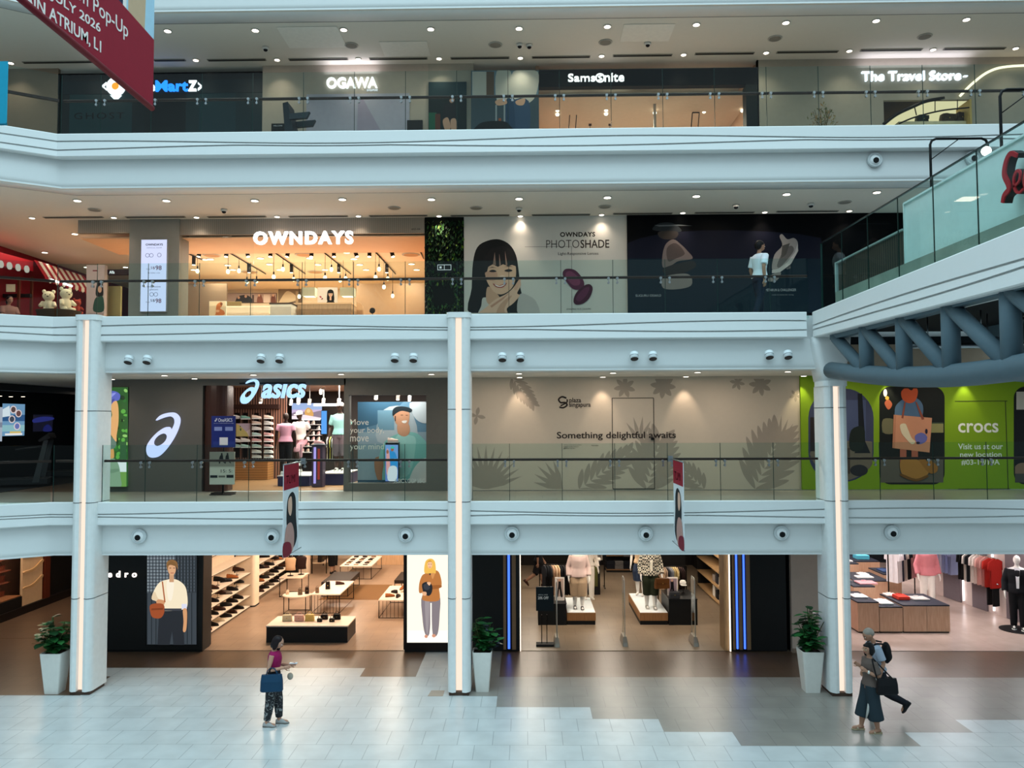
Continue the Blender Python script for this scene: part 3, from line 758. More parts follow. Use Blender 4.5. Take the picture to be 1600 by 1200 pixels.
t = thing('hanging_banner', 'strip of a turquoise hanging banner at the edge of the view', 'banner', (-7.9, 12, 9))
r = rect(-60, 96, 11, 194, 12.0)
MB().box(r[0], r[1], 12, 12.015, r[2], r[3], C('#1f9fc0', .6)).build('cloth', t); MB().tube([(r[0], 12.008, r[2]), (r[1], 12.008, r[2])], .02, C('#167a95'), 8).build('rod', t)
MB().tube([(r[0] + .3, 12.008, r[3]), (r[0] + .3, 12.008, 13)], .004, STEEL, 5).build('cord', t)

# ---------------------------------------------------------------- two narrow banners standing out from the first gallery
def small_banner(label, px, near, far_px, y0, y1):
    X = P(far_px, 780, 16.1).x; ztop, zbot = P(far_px, y0, 16.1).z, P(far_px, y1, 16.1).z; Y0, Y1 = near, 16.1
    t = thing('vertical_banner', label, 'banner', (X, 16.1, zbot))
    MB().box(X - .006, X + .006, Y0, Y1, zbot, ztop, C('#d8dee2', .7)).build('cloth', t)
    sgn = 1 if X < 0 else -1; xf = X + sgn * .007
    mb = MB(); hh = ztop - zbot
    def yzp(u, v): return (xf + sgn * .0006, Y0 + (Y1 - Y0) * u, zbot + hh * v)
    def pl(hx, q, k, sm=True):
        pts = smoothpts([Vector(a) for a in q]) if sm else q
        mb.poly([Vector(yzp(*p[:2])) + Vector((sgn * k * .0008, 0, 0)) for p in pts], C(hx, .7))
    pl('#8d1a2e', [(0, .72), (1, .72), (1, 1), (0, 1)], 1, False)
    pl('#191a1f', [(.25, .60), (.55, .68), (.78, .60), (.82, .40), (.9, .15), (.6, .05), (.4, .25), (.2, .35)], 2)
    pl('#d9b19a', [(.3, .60), (.5, .63), (.55, .50), (.45, .42), (.3, .48)], 3)
    pl('#b98f86', [(.15, .30), (.5, .34), (.7, .2), (.6, .02), (.1, .02)], 4)
    pl('#7c1d30', [(.0, .0), (.5, .0), (.45, .12), (0, .15)], 5)
    mb.build('printed_picture', t)
    text(t, 'TUMI', None, None, PAPER, tf=lambda u, v, h: Vector((xf + sgn * .002, (Y0 + .15 + .6 * u) if sgn > 0 else (Y1 - .15 - .6 * u), ztop - .38 + .16 * v)))
    MB().tube([(X, Y0, ztop), (X, YG - .02, ztop)], .014, STEEL, 8).build('arm', t)
    MB().tube([(X, YB - .03, zbot), (X, Y0, zbot)], .012, STEEL, 8).build('lower_arm', t)
    MB().box(X - .05, X + .05, YG - .03, YG - .007, ztop - .06, ztop + .06, STEEL).build('clamp', t)
small_banner('narrow printed banner standing out from the gallery above the shoe shop', 0, 15.1, 466, 722, 858)
small_banner('narrow printed banner standing out from the gallery above the fashion shop', 0, 15.1, 1053, 718, 848)
# ================================================================ fittings on the fascias and ceilings
def jet_nozzle(label, px, py, group=None):
    c = P(px, py, YF - .055); t = thing('jet_nozzle', label, 'air nozzle', c, group)
    MB().lathe([(.155, -.034), (.155, .02), (.135, .035), (.115, .03), (.11, -.0)], c, C('#cfd5d6', .4), 28, 'y').build('ring', t)
    MB().ball((c.x, c.y - .005, c.z), (.115, .06, .115), C('#eef1f1', .35), 20, 14).build('ball', t)
    MB().lathe([(.058, 0), (.058, .03), (.05, .032)], (c.x + .0, c.y - .04, c.z - .02), C('#101213', .6), 20, 'y').build('mouth', t)
for k, (x, y) in enumerate(((217, 838), (425, 838), (634, 836))): jet_nozzle('round white air nozzle above the shoe shop, %s from the column beside the black wall' % ORD[k], x, y)
for k, (x, y) in enumerate(((800, 834), (1009, 834), (1221, 833))): jet_nozzle('round white air nozzle above the fashion shop, %s from the brightest column' % ORD[k], x, y)
jet_nozzle('round white air nozzle on the beige-lit fascia above the menswear shop', 1394, 832)
jet_nozzle('round white air nozzle on the top gallery fascia, clear of the footbridge', 1367, 250)
jet_nozzle('round white air nozzle on the top gallery fascia, seen through the footbridge glass', 1520, 247)
def can_spot(label, px, py):
    c = P(px, py, YF - .13); t = thing('can_spotlight', label, 'spotlight', (c.x, YF - .02, c.z))
    b = MB(); b.tube([c + Vector((0, .03, .06)), c + Vector((0, -.03, -.065))], [.085, .085], C('#dfe6e8', .4), 20); b.build('housing', t)
    MB().tube([c + Vector((0, -.026, -.056)), c + Vector((0, -.0325, -.068))], [.078, .078], C('#3a3230', .5), 20).build('lens', t)
    MB().tube([c + Vector((0, .0, .0)), c + Vector((0, -.004, -.008))], [.087, .087], C('#4a5154', .4), 20).build('band', t)
    MB().tube([c + Vector((.02, .03, .05)), (c.x + .02, YF + .02, c.z + .075)], .022, C('#cfd8da', .4), 8).build('bracket', t)
prs = ((201, 230, 562), (408, 437, 560), (617, 646, 559), (785, 813, 558), (991, 1020, 556), (1202, 1231, 554))
for k, (a, b, y) in enumerate(prs):
    wh = 'the gallery over the sportswear shop' if k < 3 else 'the gallery over the leaf-print hoarding'
    for s, x in (('outer', a), ('inner', b)):
        can_spot('white can spotlight, %s of the %s pair under %s' % ('first' if s == 'outer' else 'second', ORD[k % 3], wh), x, y)
def CE(px, py, z): return FL(px, py, z)
GLOW = C('#fff1dc', emit=5.0); GLOWW = C('#ffe2bb', emit=5.0)
def downlight(label, p, r=.075, group=None, mat=None):
    t = thing('downlight', label, 'ceiling light', p, group)
    MB().lathe([(r * 1.25, 0), (r * 1.25, -.012), (r * 1.05, -.016)], p, C('#cbc7c0', .4), 20).build('trim_ring', t)
    MB().lathe([(r, -.014), (r, -.02)], p, mat or GLOW, 18).build('lens', t)
    return t
def row(z, pts, text_, r=.065, L=0, col=(1, .84, .66), stepL=1):
    for k, (x, y) in enumerate(pts):
        p = CE(x, y, z)
        downlight(text_ % (ORD[k] if k < 20 else str(k)), p, r)
        if L and k % stepL == 0: lamp('downlight_beam', 'SPOT', (p.x, p.y, z - .03), L, col, rot=(0, 0, 0), spot=110, blend=.9, radius=.06)
row(Z5[2] - .006, ((262, 48), (399, 47), (537, 46), (673, 45), (811, 44), (949, 41), (1088, 38), (1228, 35), (1369, 32), (1510, 30)), '%s round downlight along the front of the top gallery ceiling', .07, 30, stepL=2)
row(Z5[2] - .006, ((17, 98), (306, 93.5), (433, 93), (560, 92), (686, 91), (813, 90), (940, 87), (1068, 85), (1197, 82), (1327, 79), (1458, 77), (1587, 75)), '%s downlight between the air slots of the top gallery ceiling', .06, 30)
row(Z4[2] - .006, ((121, 313), (260, 313), (398, 313), (535, 311), (674, 311), (811, 310), (949, 308), (1088, 306), (1229, 303), (1370, 300)), '%s round downlight along the front of the eyewear gallery ceiling', .075, 24, stepL=2)
row(Z4[2] - .006, ((50, 340), (178, 339.5), (307, 339), (433, 338), (560, 337), (686, 337), (813, 337), (940, 335), (1067, 332), (1195, 331), (1327, 329)), '%s downlight between the air slots of the eyewear gallery ceiling', .058, 26)
row(Z4[2] - .006, ((117, 365), (70, 394), (135, 417), (196, 417)), '%s warm downlight in the ceiling beside the striped awning', .07, 30)
row(Z3[2] - .006, ((175, 592), (257, 586), (304, 591), (396, 585), (533, 584), (674, 584), (72, 605), (8, 600), (811, 583), (958, 582), (1090, 581), (1231, 580)), '%s flat downlight in the first gallery ceiling', .06, 14, stepL=3)
SLOTM = C('#2c2a28', .7)
def slots(z, spans, text_):
    for k, (x0, x1, y) in enumerate(spans):
        a, b = CE(x0, y, z), CE(x1, y, z); ym = (a.y + b.y) / 2
        t = thing('air_slot', text_ % ORD[k], 'air vent', ((a.x + b.x) / 2, ym, z))
        MB().box(a.x, b.x, ym - .05, ym + .05, z - .012, z, C('#8d877e', .5)).build('frame', t)
        MB().box(a.x + .02, b.x - .02, ym - .03, ym + .03, z - .016, z - .002, SLOTM).build('slot', t)
slots(Z5[2] - .006, ((35, 150, 97), (240, 290, 94), (324, 416, 93.5), (451, 544, 92.5), (577, 668, 91.5), (704, 796, 90.5), (831, 922, 89), (958, 1050, 86.5), (1086, 1178, 83.5), (1214, 1309, 81), (1345, 1440, 78), (1475, 1570, 76)), '%s long dark air slot in the top gallery ceiling')
slots(Z4[2] - .006, ((68, 162, 339.5), (196, 290, 339), (324, 416, 338.5), (451, 544, 338), (577, 668, 337), (704, 796, 336.5), (831, 922, 335.5), (958, 1050, 333.5), (1086, 1178, 332), (1214, 1309, 330)), '%s long dark air slot in the eyewear gallery ceiling')
def ceiling_disc(label, px, py, z, r, hexc, name='ceiling_speaker', cat='ceiling speaker'):
    p = CE(px, py, z); t = thing(name, label, cat, p)
    MB().lathe([(r * 1.15, 0), (r * 1.12, -.01), (r, -.012)], p, C('#b9b3aa', .5), 22).build('rim', t)
    MB().lathe([(r * .95, -.011), (r * .9, -.016)], p, C(hexc, .8), 22).build('grille', t)
for k, (x, y) in enumerate(((549, 71), (774, 70), (946, 66), (1211, 60), (1445, 57))): ceiling_disc('%s round grey speaker in the top gallery ceiling' % ORD[k], x, y, Z5[2] - .006, .14, '#8a847b')
for k, (x, y) in enumerate(((148, 328), (616, 325), (744, 325), (945, 323), (1320, 316))): ceiling_disc('%s round grey speaker in the eyewear gallery ceiling' % ORD[k], x, y, Z4[2] - .006, .13, '#8a847b')
def camera_dome(label, px, py, z):
    p = CE(px, py, z); t = thing('dome_camera', label, 'camera', p)
    MB().lathe([(.075, 0), (.075, -.05), (.06, -.055)], p, C('#dcd8d2', .4), 20).build('base', t); MB().ball((p.x, p.y, p.z - .055), (.05, .05, .045), C('#15151a', .2), 16, 10).build('dome', t)
for k, (x, y, z) in enumerate(((812, 69, Z5[2]), (827, 70, Z5[2]), (1012, 67, Z5[2]), (415, 74, Z5[2]), (350, 327, Z4[2]), (811, 325, Z4[2]), (1150, 320, Z4[2]), (1267, 318, Z4[2]))):
    camera_dome('small black dome camera under the %s ceiling, %s along' % ('top gallery' if z == Z5[2] else 'eyewear gallery', ORD[k % 4]), x, y, z - .006)
for k, (a, b, c, d) in enumerate(((601, 65, 667, 87), (975, 38, 1045, 64), (452, 42, 527, 74))):
    q = [CE(x, y, Z5[2] - .006) for x, y in ((a, b), (c, b), (c, d), (a, d))]; xs = [p.x for p in q]; ys = [p.y for p in q]
    t = thing('access_hatch', 'pale square access hatch in the top gallery ceiling, %s of three' % ('middle', 'last', 'first')[k], 'hatch', (sum(xs) / 4, sum(ys) / 4, Z5[2]))
    MB().box(min(xs[0], xs[3]), max(xs[1], xs[2]), min(ys), max(ys), Z5[2] - .014, Z5[2] - .006, C('#ece6dc', .6)).build('lid', t)
# ================================================================ ground floor shops
def wall(side, x0, x1, y0, y1, z0, z1, mat, n='wall'):
    return struct(MB().box(x0, x1, y0, y1, z0, z1, mat).build('%s_%s' % (n, side)))
ZC1 = Z2[2] + .0     # underside of the first gallery
CREAM = C('#d9c5ae', .7); MALLW = C('#c3aea0', .7); BLK = C('#060607', .5, spec=.3)
def room(side, x0, x1, y0, y1, z0, z1, wm, fm, cm=None, backmat=None, thick=.08):
    wall('%s_back' % side, x0, x1, y1, y1 + thick, z0, z1, backmat or wm)
    wall('%s_left' % side, x0, x0 + thick, y0, y1, z0, z1, wm); wall('%s_right' % side, x1 - thick, x1, y0, y1, z0, z1, wm)
    struct(MB().box(x0 + thick, x1 - thick, y0, y1, z0 + .002, z0 + .012, fm).build('floor_%s' % side))
    if cm: struct(MB().box(x0 + thick, x1 - thick, y0 + .05, y1, z1 - .03, z1 - .004, cm).build('ceiling_%s' % side))
def shoplights(x0, x1, y0, y1, z, n, power, col, size=.8):
    nx, ny = n
    for i in range(nx):
        for j in range(ny):
            lamp('shop_light', 'AREA', (x0 + (x1 - x0) * (i + .5) / nx, y0 + (y1 - y0) * (j + .5) / ny, z), power, col, size, size)
WARM = (1, .82, .63); NEUT = (1, .86, .70); COOL = (1, .93, .92)
FTAN = tiles('tan_tile', '#ac9079', .6, '#93775f', .32, var=.04); FBEI = tiles('sand_tile', '#8f7d68', .6, '#7a6856', .33, var=.05); FPINK = tiles('blush_floor', '#c9b3a8', 1.2, '#bba59b', .25, var=.02)
shoe_end = 32.0
room('shoeshop', -10.08, -1.42, YS + .12, shoe_end, 0, ZC1, CREAM, FTAN, CREAM)
room('fashion', -1.40, 6.30, YS + .12, 30.5, 0, ZC1, C('#1c1917', .7), FBEI, C('#141313', .8))
room('menswear', 6.98, 15.5, YS + .12, 31.0, 0, ZC1, C('#b3a29a', .7), FPINK, C('#cfc2ba', .8), C('#0e1218', .6))
shoplights(-8.2, -1.8, 19.8, 30.5, ZC1 - .1, (2, 4), 62, WARM); shoplights(-1.0, 5.9, 19.8, 28.5, ZC1 - .1, (3, 3), 38, NEUT); shoplights(7.4, 14.5, 19.6, 29.0, ZC1 - .1, (3, 3), 48, COOL)

# ---- shoe shop front
r = rect(165, 868, 308, 1014, YS)
t = thing('shop_portal', 'black wall panel of the shoe shop with small white letters and a lit picture', 'shop front', ((r[0] + r[1]) / 2, YS + .3, 0))
MB().box(r[0] - .02, P(317, 940, YS).x, YS, YS + .55, .03, ZC1, BLK).build('panel', t, .02)
MB().box(r[0], P(316, 940, YS).x, YS + .04, YS + .5, 0, .03, DARK).build('base', t)
text(t, 'pedro', (156, 892, 214, 905), YS, C('#fff4ea', emit=1.8), .02, .03, space=1.9)
def lightbox(label, px, Y, bg, items, e=1.0, frame='#0a0a0a', name='lit_poster', parent=None, cat='lightbox', depth=.08, border=.03):
    x0, y0, x1, y1 = px; r = rect(x0, y0, x1, y1, Y)
    t = parent or thing(name, label, cat, ((r[0] + r[1]) / 2, Y + depth / 2, r[2]))
    MB().box(r[0] - border, r[1] + border, Y + .003, Y + depth, r[2] - border, r[3] + border, C(frame, .4)).build('frame', t)
    art(t, [(bg, R4(x0, y0, x1, y1))] + items, Y, 'lit_picture' if e else 'printed_picture', e, clip=px)
    return t
mdl = []
bgx = [('#3a4148', R4(230, 925, 307, 1008))]
for k in range(16): bgx.append(('#7f8a91' if k < 9 else '#20262b', R4(230 + k * 5, 866, 232.6 + k * 5, 926)))
for k in range(12): bgx.append(('#2a3036', R4(230, 869 + k * 5, 307, 870.3 + k * 5)))
for k in range(12): bgx.append(('#1b2126', R4(230 + k * 7, 926, 231.2 + k * 7, 1008)))
mdl += bgx + [('#23262c', [(250, 950), (285, 950), (288, 975), (289, 1007), (272, 1007), (270, 985), (266, 1007), (247, 1007)]),
        ('#f2e3c4', [(259, 906), (272, 904), (284, 909), (292, 920), (294, 945), (286, 952), (252, 953), (247, 940), (238, 935), (243, 920), (250, 910)], 's'),
        ('#e0c9a6', [(238, 934), (247, 940), (256, 946), (258, 941), (248, 934), (243, 924)], 's'),
        ('#d7d9ec', R4(285, 943, 293, 951)), ('#d39a6c', [(287, 952), (293, 952), (293, 975), (291, 986), (287, 985), (288, 970)], 's'),
        ('#cf9468', [(248, 936), (258, 938), (257, 944), (246, 942)], 's'),
        ('#f7ecd6', [(262, 908), (273, 907), (270, 935), (264, 935)], 's'),
        ('#a85a30', [(254, 908), (256, 908), (260, 940), (258, 941)]), ('#9c4b26', [(236, 945), (246, 942), (257, 944), (258, 956), (252, 965), (240, 964), (236, 955)], 's'), ('#7d3a1b', [(238, 950), (256, 949), (256, 952), (238, 953)]),
        ('#3d3f47', R4(258, 950, 285, 953.5)), ('#c99a74', R4(266, 897, 273, 909)), ('#8a6238', [(262, 878), (270, 874), (278, 878), (279, 890), (276, 884), (266, 884), (263, 891)], 's'),
        ('#d8a57c', ell(270, 889, 6.2, 9.5)), ('#7d5a34', [(263, 884), (268, 876), (278, 881), (276, 884), (268, 882)], 's'), ('#5a3b28', R4(266, 886.5, 269, 887.6)), ('#5a3b28', R4(272, 886.5, 275, 887.6)), ('#b06a52', R4(268, 894, 273, 895.3))]
lightbox(None, (230, 866, 307, 1007), YS - .012, '#4a525a', mdl, .85, parent=t, depth=.02)
# right light box
r = rect(636, 866, 702, 1003, YS)
t = thing('lit_poster', 'bright white lit poster of a woman in a tan jacket, beside the brightest column', 'lightbox', ((r[0] + r[1]) / 2, YS + .2, 0))
MB().box(P(630.5, 940, YS).x, r[1] + .25, YS + .002, YS + .5, .06, ZC1, C('#1c120e', .4)).build('frame', t)
MB().box(P(632, 940, YS).x, r[1] + .2, YS + .03, YS + .45, 0, .06, BLK).build('base', t)
w2 = [('#fff6e8', R4(636, 985, 702, 1004)),
      ('#7d7378', [(660, 930), (686, 930), (687, 960), (684, 990), (676, 991), (674, 950), (671, 990), (664, 990), (660, 965)], 's'), ('#938a8c', [(664, 935), (671, 935), (669, 985), (666, 985)], 's'),
      ('#f8efe2', R4(672.4, 942, 674.6, 988)),
      ('#b06f38', [(664, 896), (672, 891), (684, 892), (689, 903), (690, 915), (686, 918), (686, 938), (661, 938), (661, 927), (655, 926), (655, 912), (659, 900)], 's'),
      ('#945726', [(663, 916), (688, 914), (687, 919), (664, 921)], 's'), ('#c98a50', [(673, 893), (680, 893), (676, 905)], 's'),
      ('#1e1f24', [(660, 912), (668, 909), (675, 914), (675, 925), (670, 931), (663, 927), (660, 920)], 's'), ('#33353d', [(662, 914), (668, 912), (672, 918), (668, 922), (663, 920)], 's'),
      ('#e0b08a', [(667, 910), (673, 910), (671, 915)], 's'), ('#dba67e', [(660, 925), (666, 925), (666, 930), (661, 930)], 's'), ('#23262e', [(668, 889), (674, 889), (672, 899)], 's'),
      ('#e2b04e', [(664, 880), (668, 874), (675, 873), (680, 879), (681, 895), (677, 895), (668, 896), (663, 894)], 's'), ('#e6b48c', ell(671.8, 882.5, 3.8, 5.6)), ('#c98f2f', [(667, 879), (672, 875), (677, 880), (675, 878), (670, 878)], 's'),
      ('#4a2f22', R4(669.4, 881, 671, 881.8)), ('#4a2f22', R4(673, 881, 674.5, 881.8)), ('#b0574a', R4(670.5, 885.6, 673.3, 886.4)), ('#c78a70', ell(666, 994, 2.6, 2.6)), ('#c78a70', ell(678, 993, 3, 2.6))]
art(t, [('#fff4dc', R4(636, 866, 702, 1004))] + w2, YS - .001, 'lit_picture', 1.0, clip=(636, 866, 702, 1004))

# ---- shoes
def shoe_mesh(name, up, sole, heel=.02, high=.075, L=.28, lace='#d8d2c8', loc=(0, 0, 0)):
    mb = MB(); u = C(up, .35); so = C(sole, .5); k = L / .28
    out = smoothpts([Vector(q) for q in ((-.13, 0), (-.12, .032), (-.04, .03), (.06, .043), (.13, .028), (.148, 0), (.13, -.03), (.06, -.042), (-.04, -.03), (-.12, -.032))], 3)
    mb.prism([(x * k, y * k) for x, y in out], 0, heel, so, 'xy')
    def ring(x, w, h): return [(x * k, w * c * k, heel + h * q * k) for c, q in ((-.95, 0), (.95, 0), (1, .3), (.8, .75), (.4, 1), (-.4, 1), (-.8, .75), (-1, .3))]
    mb.loft([ring(-.125, .026, high), ring(-.11, .034, high * 1.12), ring(-.06, .032, high), ring(-.02, .034, high * .98), ring(.03, .037, high * .8), ring(.08, .04, high * .62), ring(.12, .03, high * .5), (ring(.143, .008, high * .2))], u)
    for i in range(3):
        x = (.0 + i * .03) * k; z = heel + high * (.98 - .14 * i) * k; mb.box(x - .006, x + .006, -.02, .02, z - .012, z - .002, C(lace, .6))
    mb.lathe([(.022, heel + high * .98), (.024, heel + high * 1.02)], (-.07 * k, 0, 0), C('#241c18', .8), 10)
    o = mb.build(name, None, origin=(0, 0, 0)); o.location = loc; return o
PRO = {}
def put_shoe(kind, loc, rz, label, group):
    if kind not in PRO:
        a = {'black': ('#141215', '#0c0b0c'), 'brown': ('#3a2119', '#1a100c'), 'tan': ('#9c5a2c', '#3a2418'), 'cream': ('#dccbb2', '#e8dcc8'), 'grey': ('#6d645c', '#2a2522'),
             'red': ('#7e2718', '#2a1512'), 'white': ('#eceae6', '#f4f2ee'), 'mint': ('#7fb5a8', '#eef0ee'), 'pink': ('#e6b4b4', '#f3efec'), 'aqua': ('#bfe0da', '#f3f3f0'), 'peach': ('#f0d8c8', '#f3efea')}[kind]
        sp = kind in ('white', 'mint', 'pink', 'aqua', 'peach')
        o = shoe_mesh('running_shoe' if sp else 'shoe', a[0], a[1], .032 if sp else .018, .08, .28, '#e8e6e0' if sp else a[1], loc); PRO[kind] = o
        r = o
    else:
        r = PRO[kind].copy(); COL.objects.link(r); r.location = loc
    r.rotation_euler = (0, 0, rz); r.scale = (1.22,) * 3 if group == 'shoes on the shoe shop wall shelves' else (1, 1, 1); return tag(r, label, 'shoe', group)
SHELF = C('#ecdccb', .5)
def shelf_unit(label, y0, y1, zs, xb=-8.62, xf=-8.16):
    t = thing('shelf_unit', label, 'shelf', (xb + .2, (y0 + y1) / 2, 0))
    MB().box(xb - .04, xb, y0, y1, 0, ZC1 - .05, CREAM).build('back_panel', t)
    for z in zs:
        s = MB().box(xb, xf, y0, y1, z - .03, z, SHELF).build('shelf', t)
        MB().box(xf, xf + .012, y0, y1, z - .028, z - .012, C('#4a3a30', .5)).build('edge_strip', s)
        MB().tube([(xb + .03, y0 + .1, z - .045), (xb + .03, y1 - .1, z - .045)], .012, C('#ffdcae', emit=2.5), 6).build('light_strip', s)
    for y in (y0 + .05, y1 - .05): MB().box(xb, xb + .03, y - .012, y + .012, 0, ZC1 - .06, BMET).build('upright', t)
    return t
ZS1, ZS2 = (.06, .36, .69, 1.03, 1.50, 2.0), (.17, .49, .81, 1.15, 1.50, 1.9)
shelf_unit('near wall shelf unit of shoes in the shoe shop, beside the black panel', 19.75, 23.7, ZS1)
shelf_unit('far wall shelf unit of shoes in the shoe shop, past the cream pillar', 24.3, 28.0, ZS2)
t = thing('pillar', 'cream round-edged pillar between the two shoe shelf units', 'pillar', (-8.4, 24, 0))
MB().prism(rrect(-8.7, 23.76, -8.05, 24.24, .1), 0, ZC1 - .04, C('#e9d5bd', .5), 'xy').build('shaft', t); MB().prism(rrect(-8.69, 23.75, -8.04, 24.25, .1), 0, .05, DARK, 'xy').build('skirting', t)
rng = random.Random(3)
SEQ = (('black', 'black', 'red', 'black', 'cream', 'black', 'brown', 'black'), ('cream', 'cream', 'black', 'black', 'brown', 'black', 'black', 'black'), ('cream', 'cream', 'cream', 'black', 'brown', 'grey', 'black', 'black'), ('black', 'cream', 'black', 'brown', 'black', 'black', 'tan', 'brown'))
SEQ2 = (('black', 'brown', 'black', 'grey', 'black', 'black', 'black'), ('black', 'tan', 'black', 'grey', 'black', 'black', 'brown'), ('black', 'black', 'brown', 'black', 'black', 'tan', 'black'), ('grey', 'brown', 'black', 'black', 'brown', 'black', 'black'))
RISER = None
for unit, (seqs, zs, y0, dy) in enumerate(((SEQ, ZS1, 19.98, .475), (SEQ2, ZS2, 24.6, .5))):
    for l, sq in enumerate(seqs):
        for k, kd in enumerate(sq):
            rz = rng.uniform(-.25, .25) + (.5 if k % 3 == 2 else 0)
            lift = 0
            if l >= 2 and k % 3 == 1:
                lift = .12; p = (-8.42, y0 + k * dy, zs[l])
                if RISER is None:
                    RISER = thing('shoe_riser', 'x', 'display stand', p); MB().lathe([(.05, 0), (.05, .008)], p, BMET, 12).build('foot', RISER); MB().tube([p, (p[0], p[1], p[2] + .112)], .006, BMET, 6).build('stem', RISER); MB().box(p[0] - .07, p[0] + .07, p[1] - .03, p[1] + .03, p[2] + .112, p[2] + .119, BMET).build('plate', RISER); rr_ = RISER
                else: rr_ = dup(RISER, p)
                tag(rr_, 'dark riser on the %s shoe shelf, %s row up, under the %s shoe' % (('near', 'far')[unit], ORD[l], ORD[k]), 'display stand', 'shoe risers on the wall shelves')
            put_shoe(kd, (-8.38, y0 + k * dy, zs[l] + lift + .0005), rz, '%s shoe on the %s shelf unit, %s row up, %s from the shop front' % (kd, ('near', 'far')[unit], ORD[l], ORD[k]), 'shoes on the shoe shop wall shelves')
def handbag(label, loc, w, d, h, col, rz=0, group=None, handle=.09, flap=True, name='handbag'):
    t = thing(name, label, 'bag', (0, 0, 0), group); m = C(col, .4); x = w / 2
    MB().loft([[(a * s_, b * s_, z) for a, b in rrect(-x, -d / 2, x, d / 2, min(d, w) * .3, 3)] for z, s_ in ((0, .97), (.01, 1), (h * .6, .97), (h, .86))], m, smooth=False).build('body', t)
    if flap: MB().box(-x * .9, x * .9, -d / 2 - .006, -d / 2 + .012, h * .5, h * .97, m).build('flap', t, .004); MB().box(-.012, .012, -d / 2 - .012, -d / 2 - .006, h * .47, h * .57, C('#b99a4a', .3, .9)).build('clasp', t)
    MB().tube([(-x * .5, 0, h * .97)] + [(-x * .5 * math.cos(a), 0, h + handle * math.sin(a)) for a in (PI * i / 8 for i in range(1, 8))] + [(x * .5, 0, h * .97)], .007, m, 6).build('handle', t)
    return finish(t, loc, rz)
def plinth(name, label, cat, x0, x1, y0, y1, h, top, side, toph=.03):
    t = thing(name, label, cat, ((x0 + x1) / 2, (y0 + y1) / 2, 0))
    MB().box(x0, x1, y0, y1, .013, h - toph, side).build('body', t); MB().box(x0 - .01, x1 + .01, y0 - .01, y1 + .01, h - toph, h, top).build('top', t)
    return t
a, b = FL(416, 1005), FL(543, 1005); c = FL(556, 991)
TOPP = C('#e9d3c0', .4)
plinth('display_plinth', 'low black display block with a pale top and five little handbag sets', 'display table', a.x, b.x, a.y, a.y + .95, .43, TOPP, BLK)
ph = .4302
for k, (px, col, w, d, h, nm) in enumerate(((449, '#d9c7a4', .25, .11, .16, 'cream'), (467.5, '#dba99a', .25, .11, .16, 'pink'), (484, '#d2b266', .24, .11, .17, 'yellow'), (499.5, '#15100f', .13, .09, .09, 'small black'), (507, '#1c1311', .18, .09, .13, 'larger black'), (518.5, '#0f0c0c', .13, .09, .09, 'small black'), (526.5, '#120e0d', .19, .09, .14, 'larger black'))):
    y_ = a.y + (.46 if k < 3 else (.38 if k in (3, 5) else .62)); p = Vector((P(px, 970, y_).x, y_, ph))
    handbag('%s top-handle handbag on the low black display block, %s along' % (nm, ORD[k]), p, w, d, h, col, 0, 'handbags on the low display block', .07)
# wire tables
def wire_table(label, x0, x1, y0, y1, h, top, oval=False, legs=True, slats=0, thick=.03, name='display_table'):
    t = thing(name, label, 'table', ((x0 + x1) / 2, (y0 + y1) / 2, 0)); z = h - thick
    if oval: MB().prism(ell((x0 + x1) / 2, (y0 + y1) / 2, (x1 - x0) / 2, (y1 - y0) / 2, 28), z, h, top, 'xy').build('top', t)
    else: MB().box(x0, x1, y0, y1, z, h, top).build('top', t)
    ix, iy = ((x1 - x0) * .12, (y1 - y0) * .16) if oval else (.015, .015)
    cs = [(x0 + ix, y0 + iy), (x1 - ix, y0 + iy), (x1 - ix, y1 - iy), (x0 + ix, y1 - iy)]
    for x, y in cs: MB().box(x - .01, x + .01, y - .01, y + .01, .013, z, BMET).build('leg', t)
    for (p, q) in zip(cs, cs[1:] + cs[:1]): MB().tube([(p[0], p[1], .025), (q[0], q[1], .025)], .009, BMET, 4).build('stretcher', t)
    for i in range(slats):
        x = cs[0][0] + (cs[1][0] - cs[0][0]) * (i + 1) / (slats + 1); MB().tube([(x, cs[0][1], .025), (x, cs[0][1], z)], .006, BMET, 4).build('wire', t)
    return t
a = FL(436, 962); wire_table('pale oval display table with a black wire frame, behind the handbag block', a.x, a.x + .82, a.y, a.y + .7, .52, TOPP, True)
ov = (a.x + .41, a.y + .35)
a2 = FL(461, 961); wire_table('long pale display table with a slatted wire end, beside the oval table', a2.x + .42, a2.x + 1.25, a2.y + .1, a2.y + 2.0, .56, TOPP, slats=8)
lt = (a2.x + .83, a2.y + 1.0)
a = FL(436, 934); wire_table('small square wire table carrying clothes stands, nearer the shelf wall', a.x, a.x + .72, a.y, a.y + .8, .62, TOPP); st = (a.x + .36, a.y + .4)
for k, (dx, dy, col, w, h, nm) in enumerate(((-.28, 0, '#d9bda4', .1, .1, 'tiny pale'), (.1, -.05, '#6c5a48', .13, .17, 'olive'), (.26, .08, '#221714', .12, .19, 'dark'))):
    handbag('%s bag standing on the pale oval table' % nm, (ov[0] + dx, ov[1] + dy, .5205), w, .07, h, col, .3, None, .03)
put_shoe('brown', (lt[0] + .1, lt[1] + .45, .5605), .3, 'brown shoe on the long pale table beside the oval one', None)
handbag('dark boxy bag on the long pale table, at the aisle end', (lt[0] - .1, lt[1] - .2, .5605), .14, .1, .22, '#191211', .2, None, .03)
handbag('taupe bag on the long pale table, by the oval one', (lt[0] - .28, lt[1] - .7, .5605), .11, .08, .16, '#7a6250', .2, None, .03)
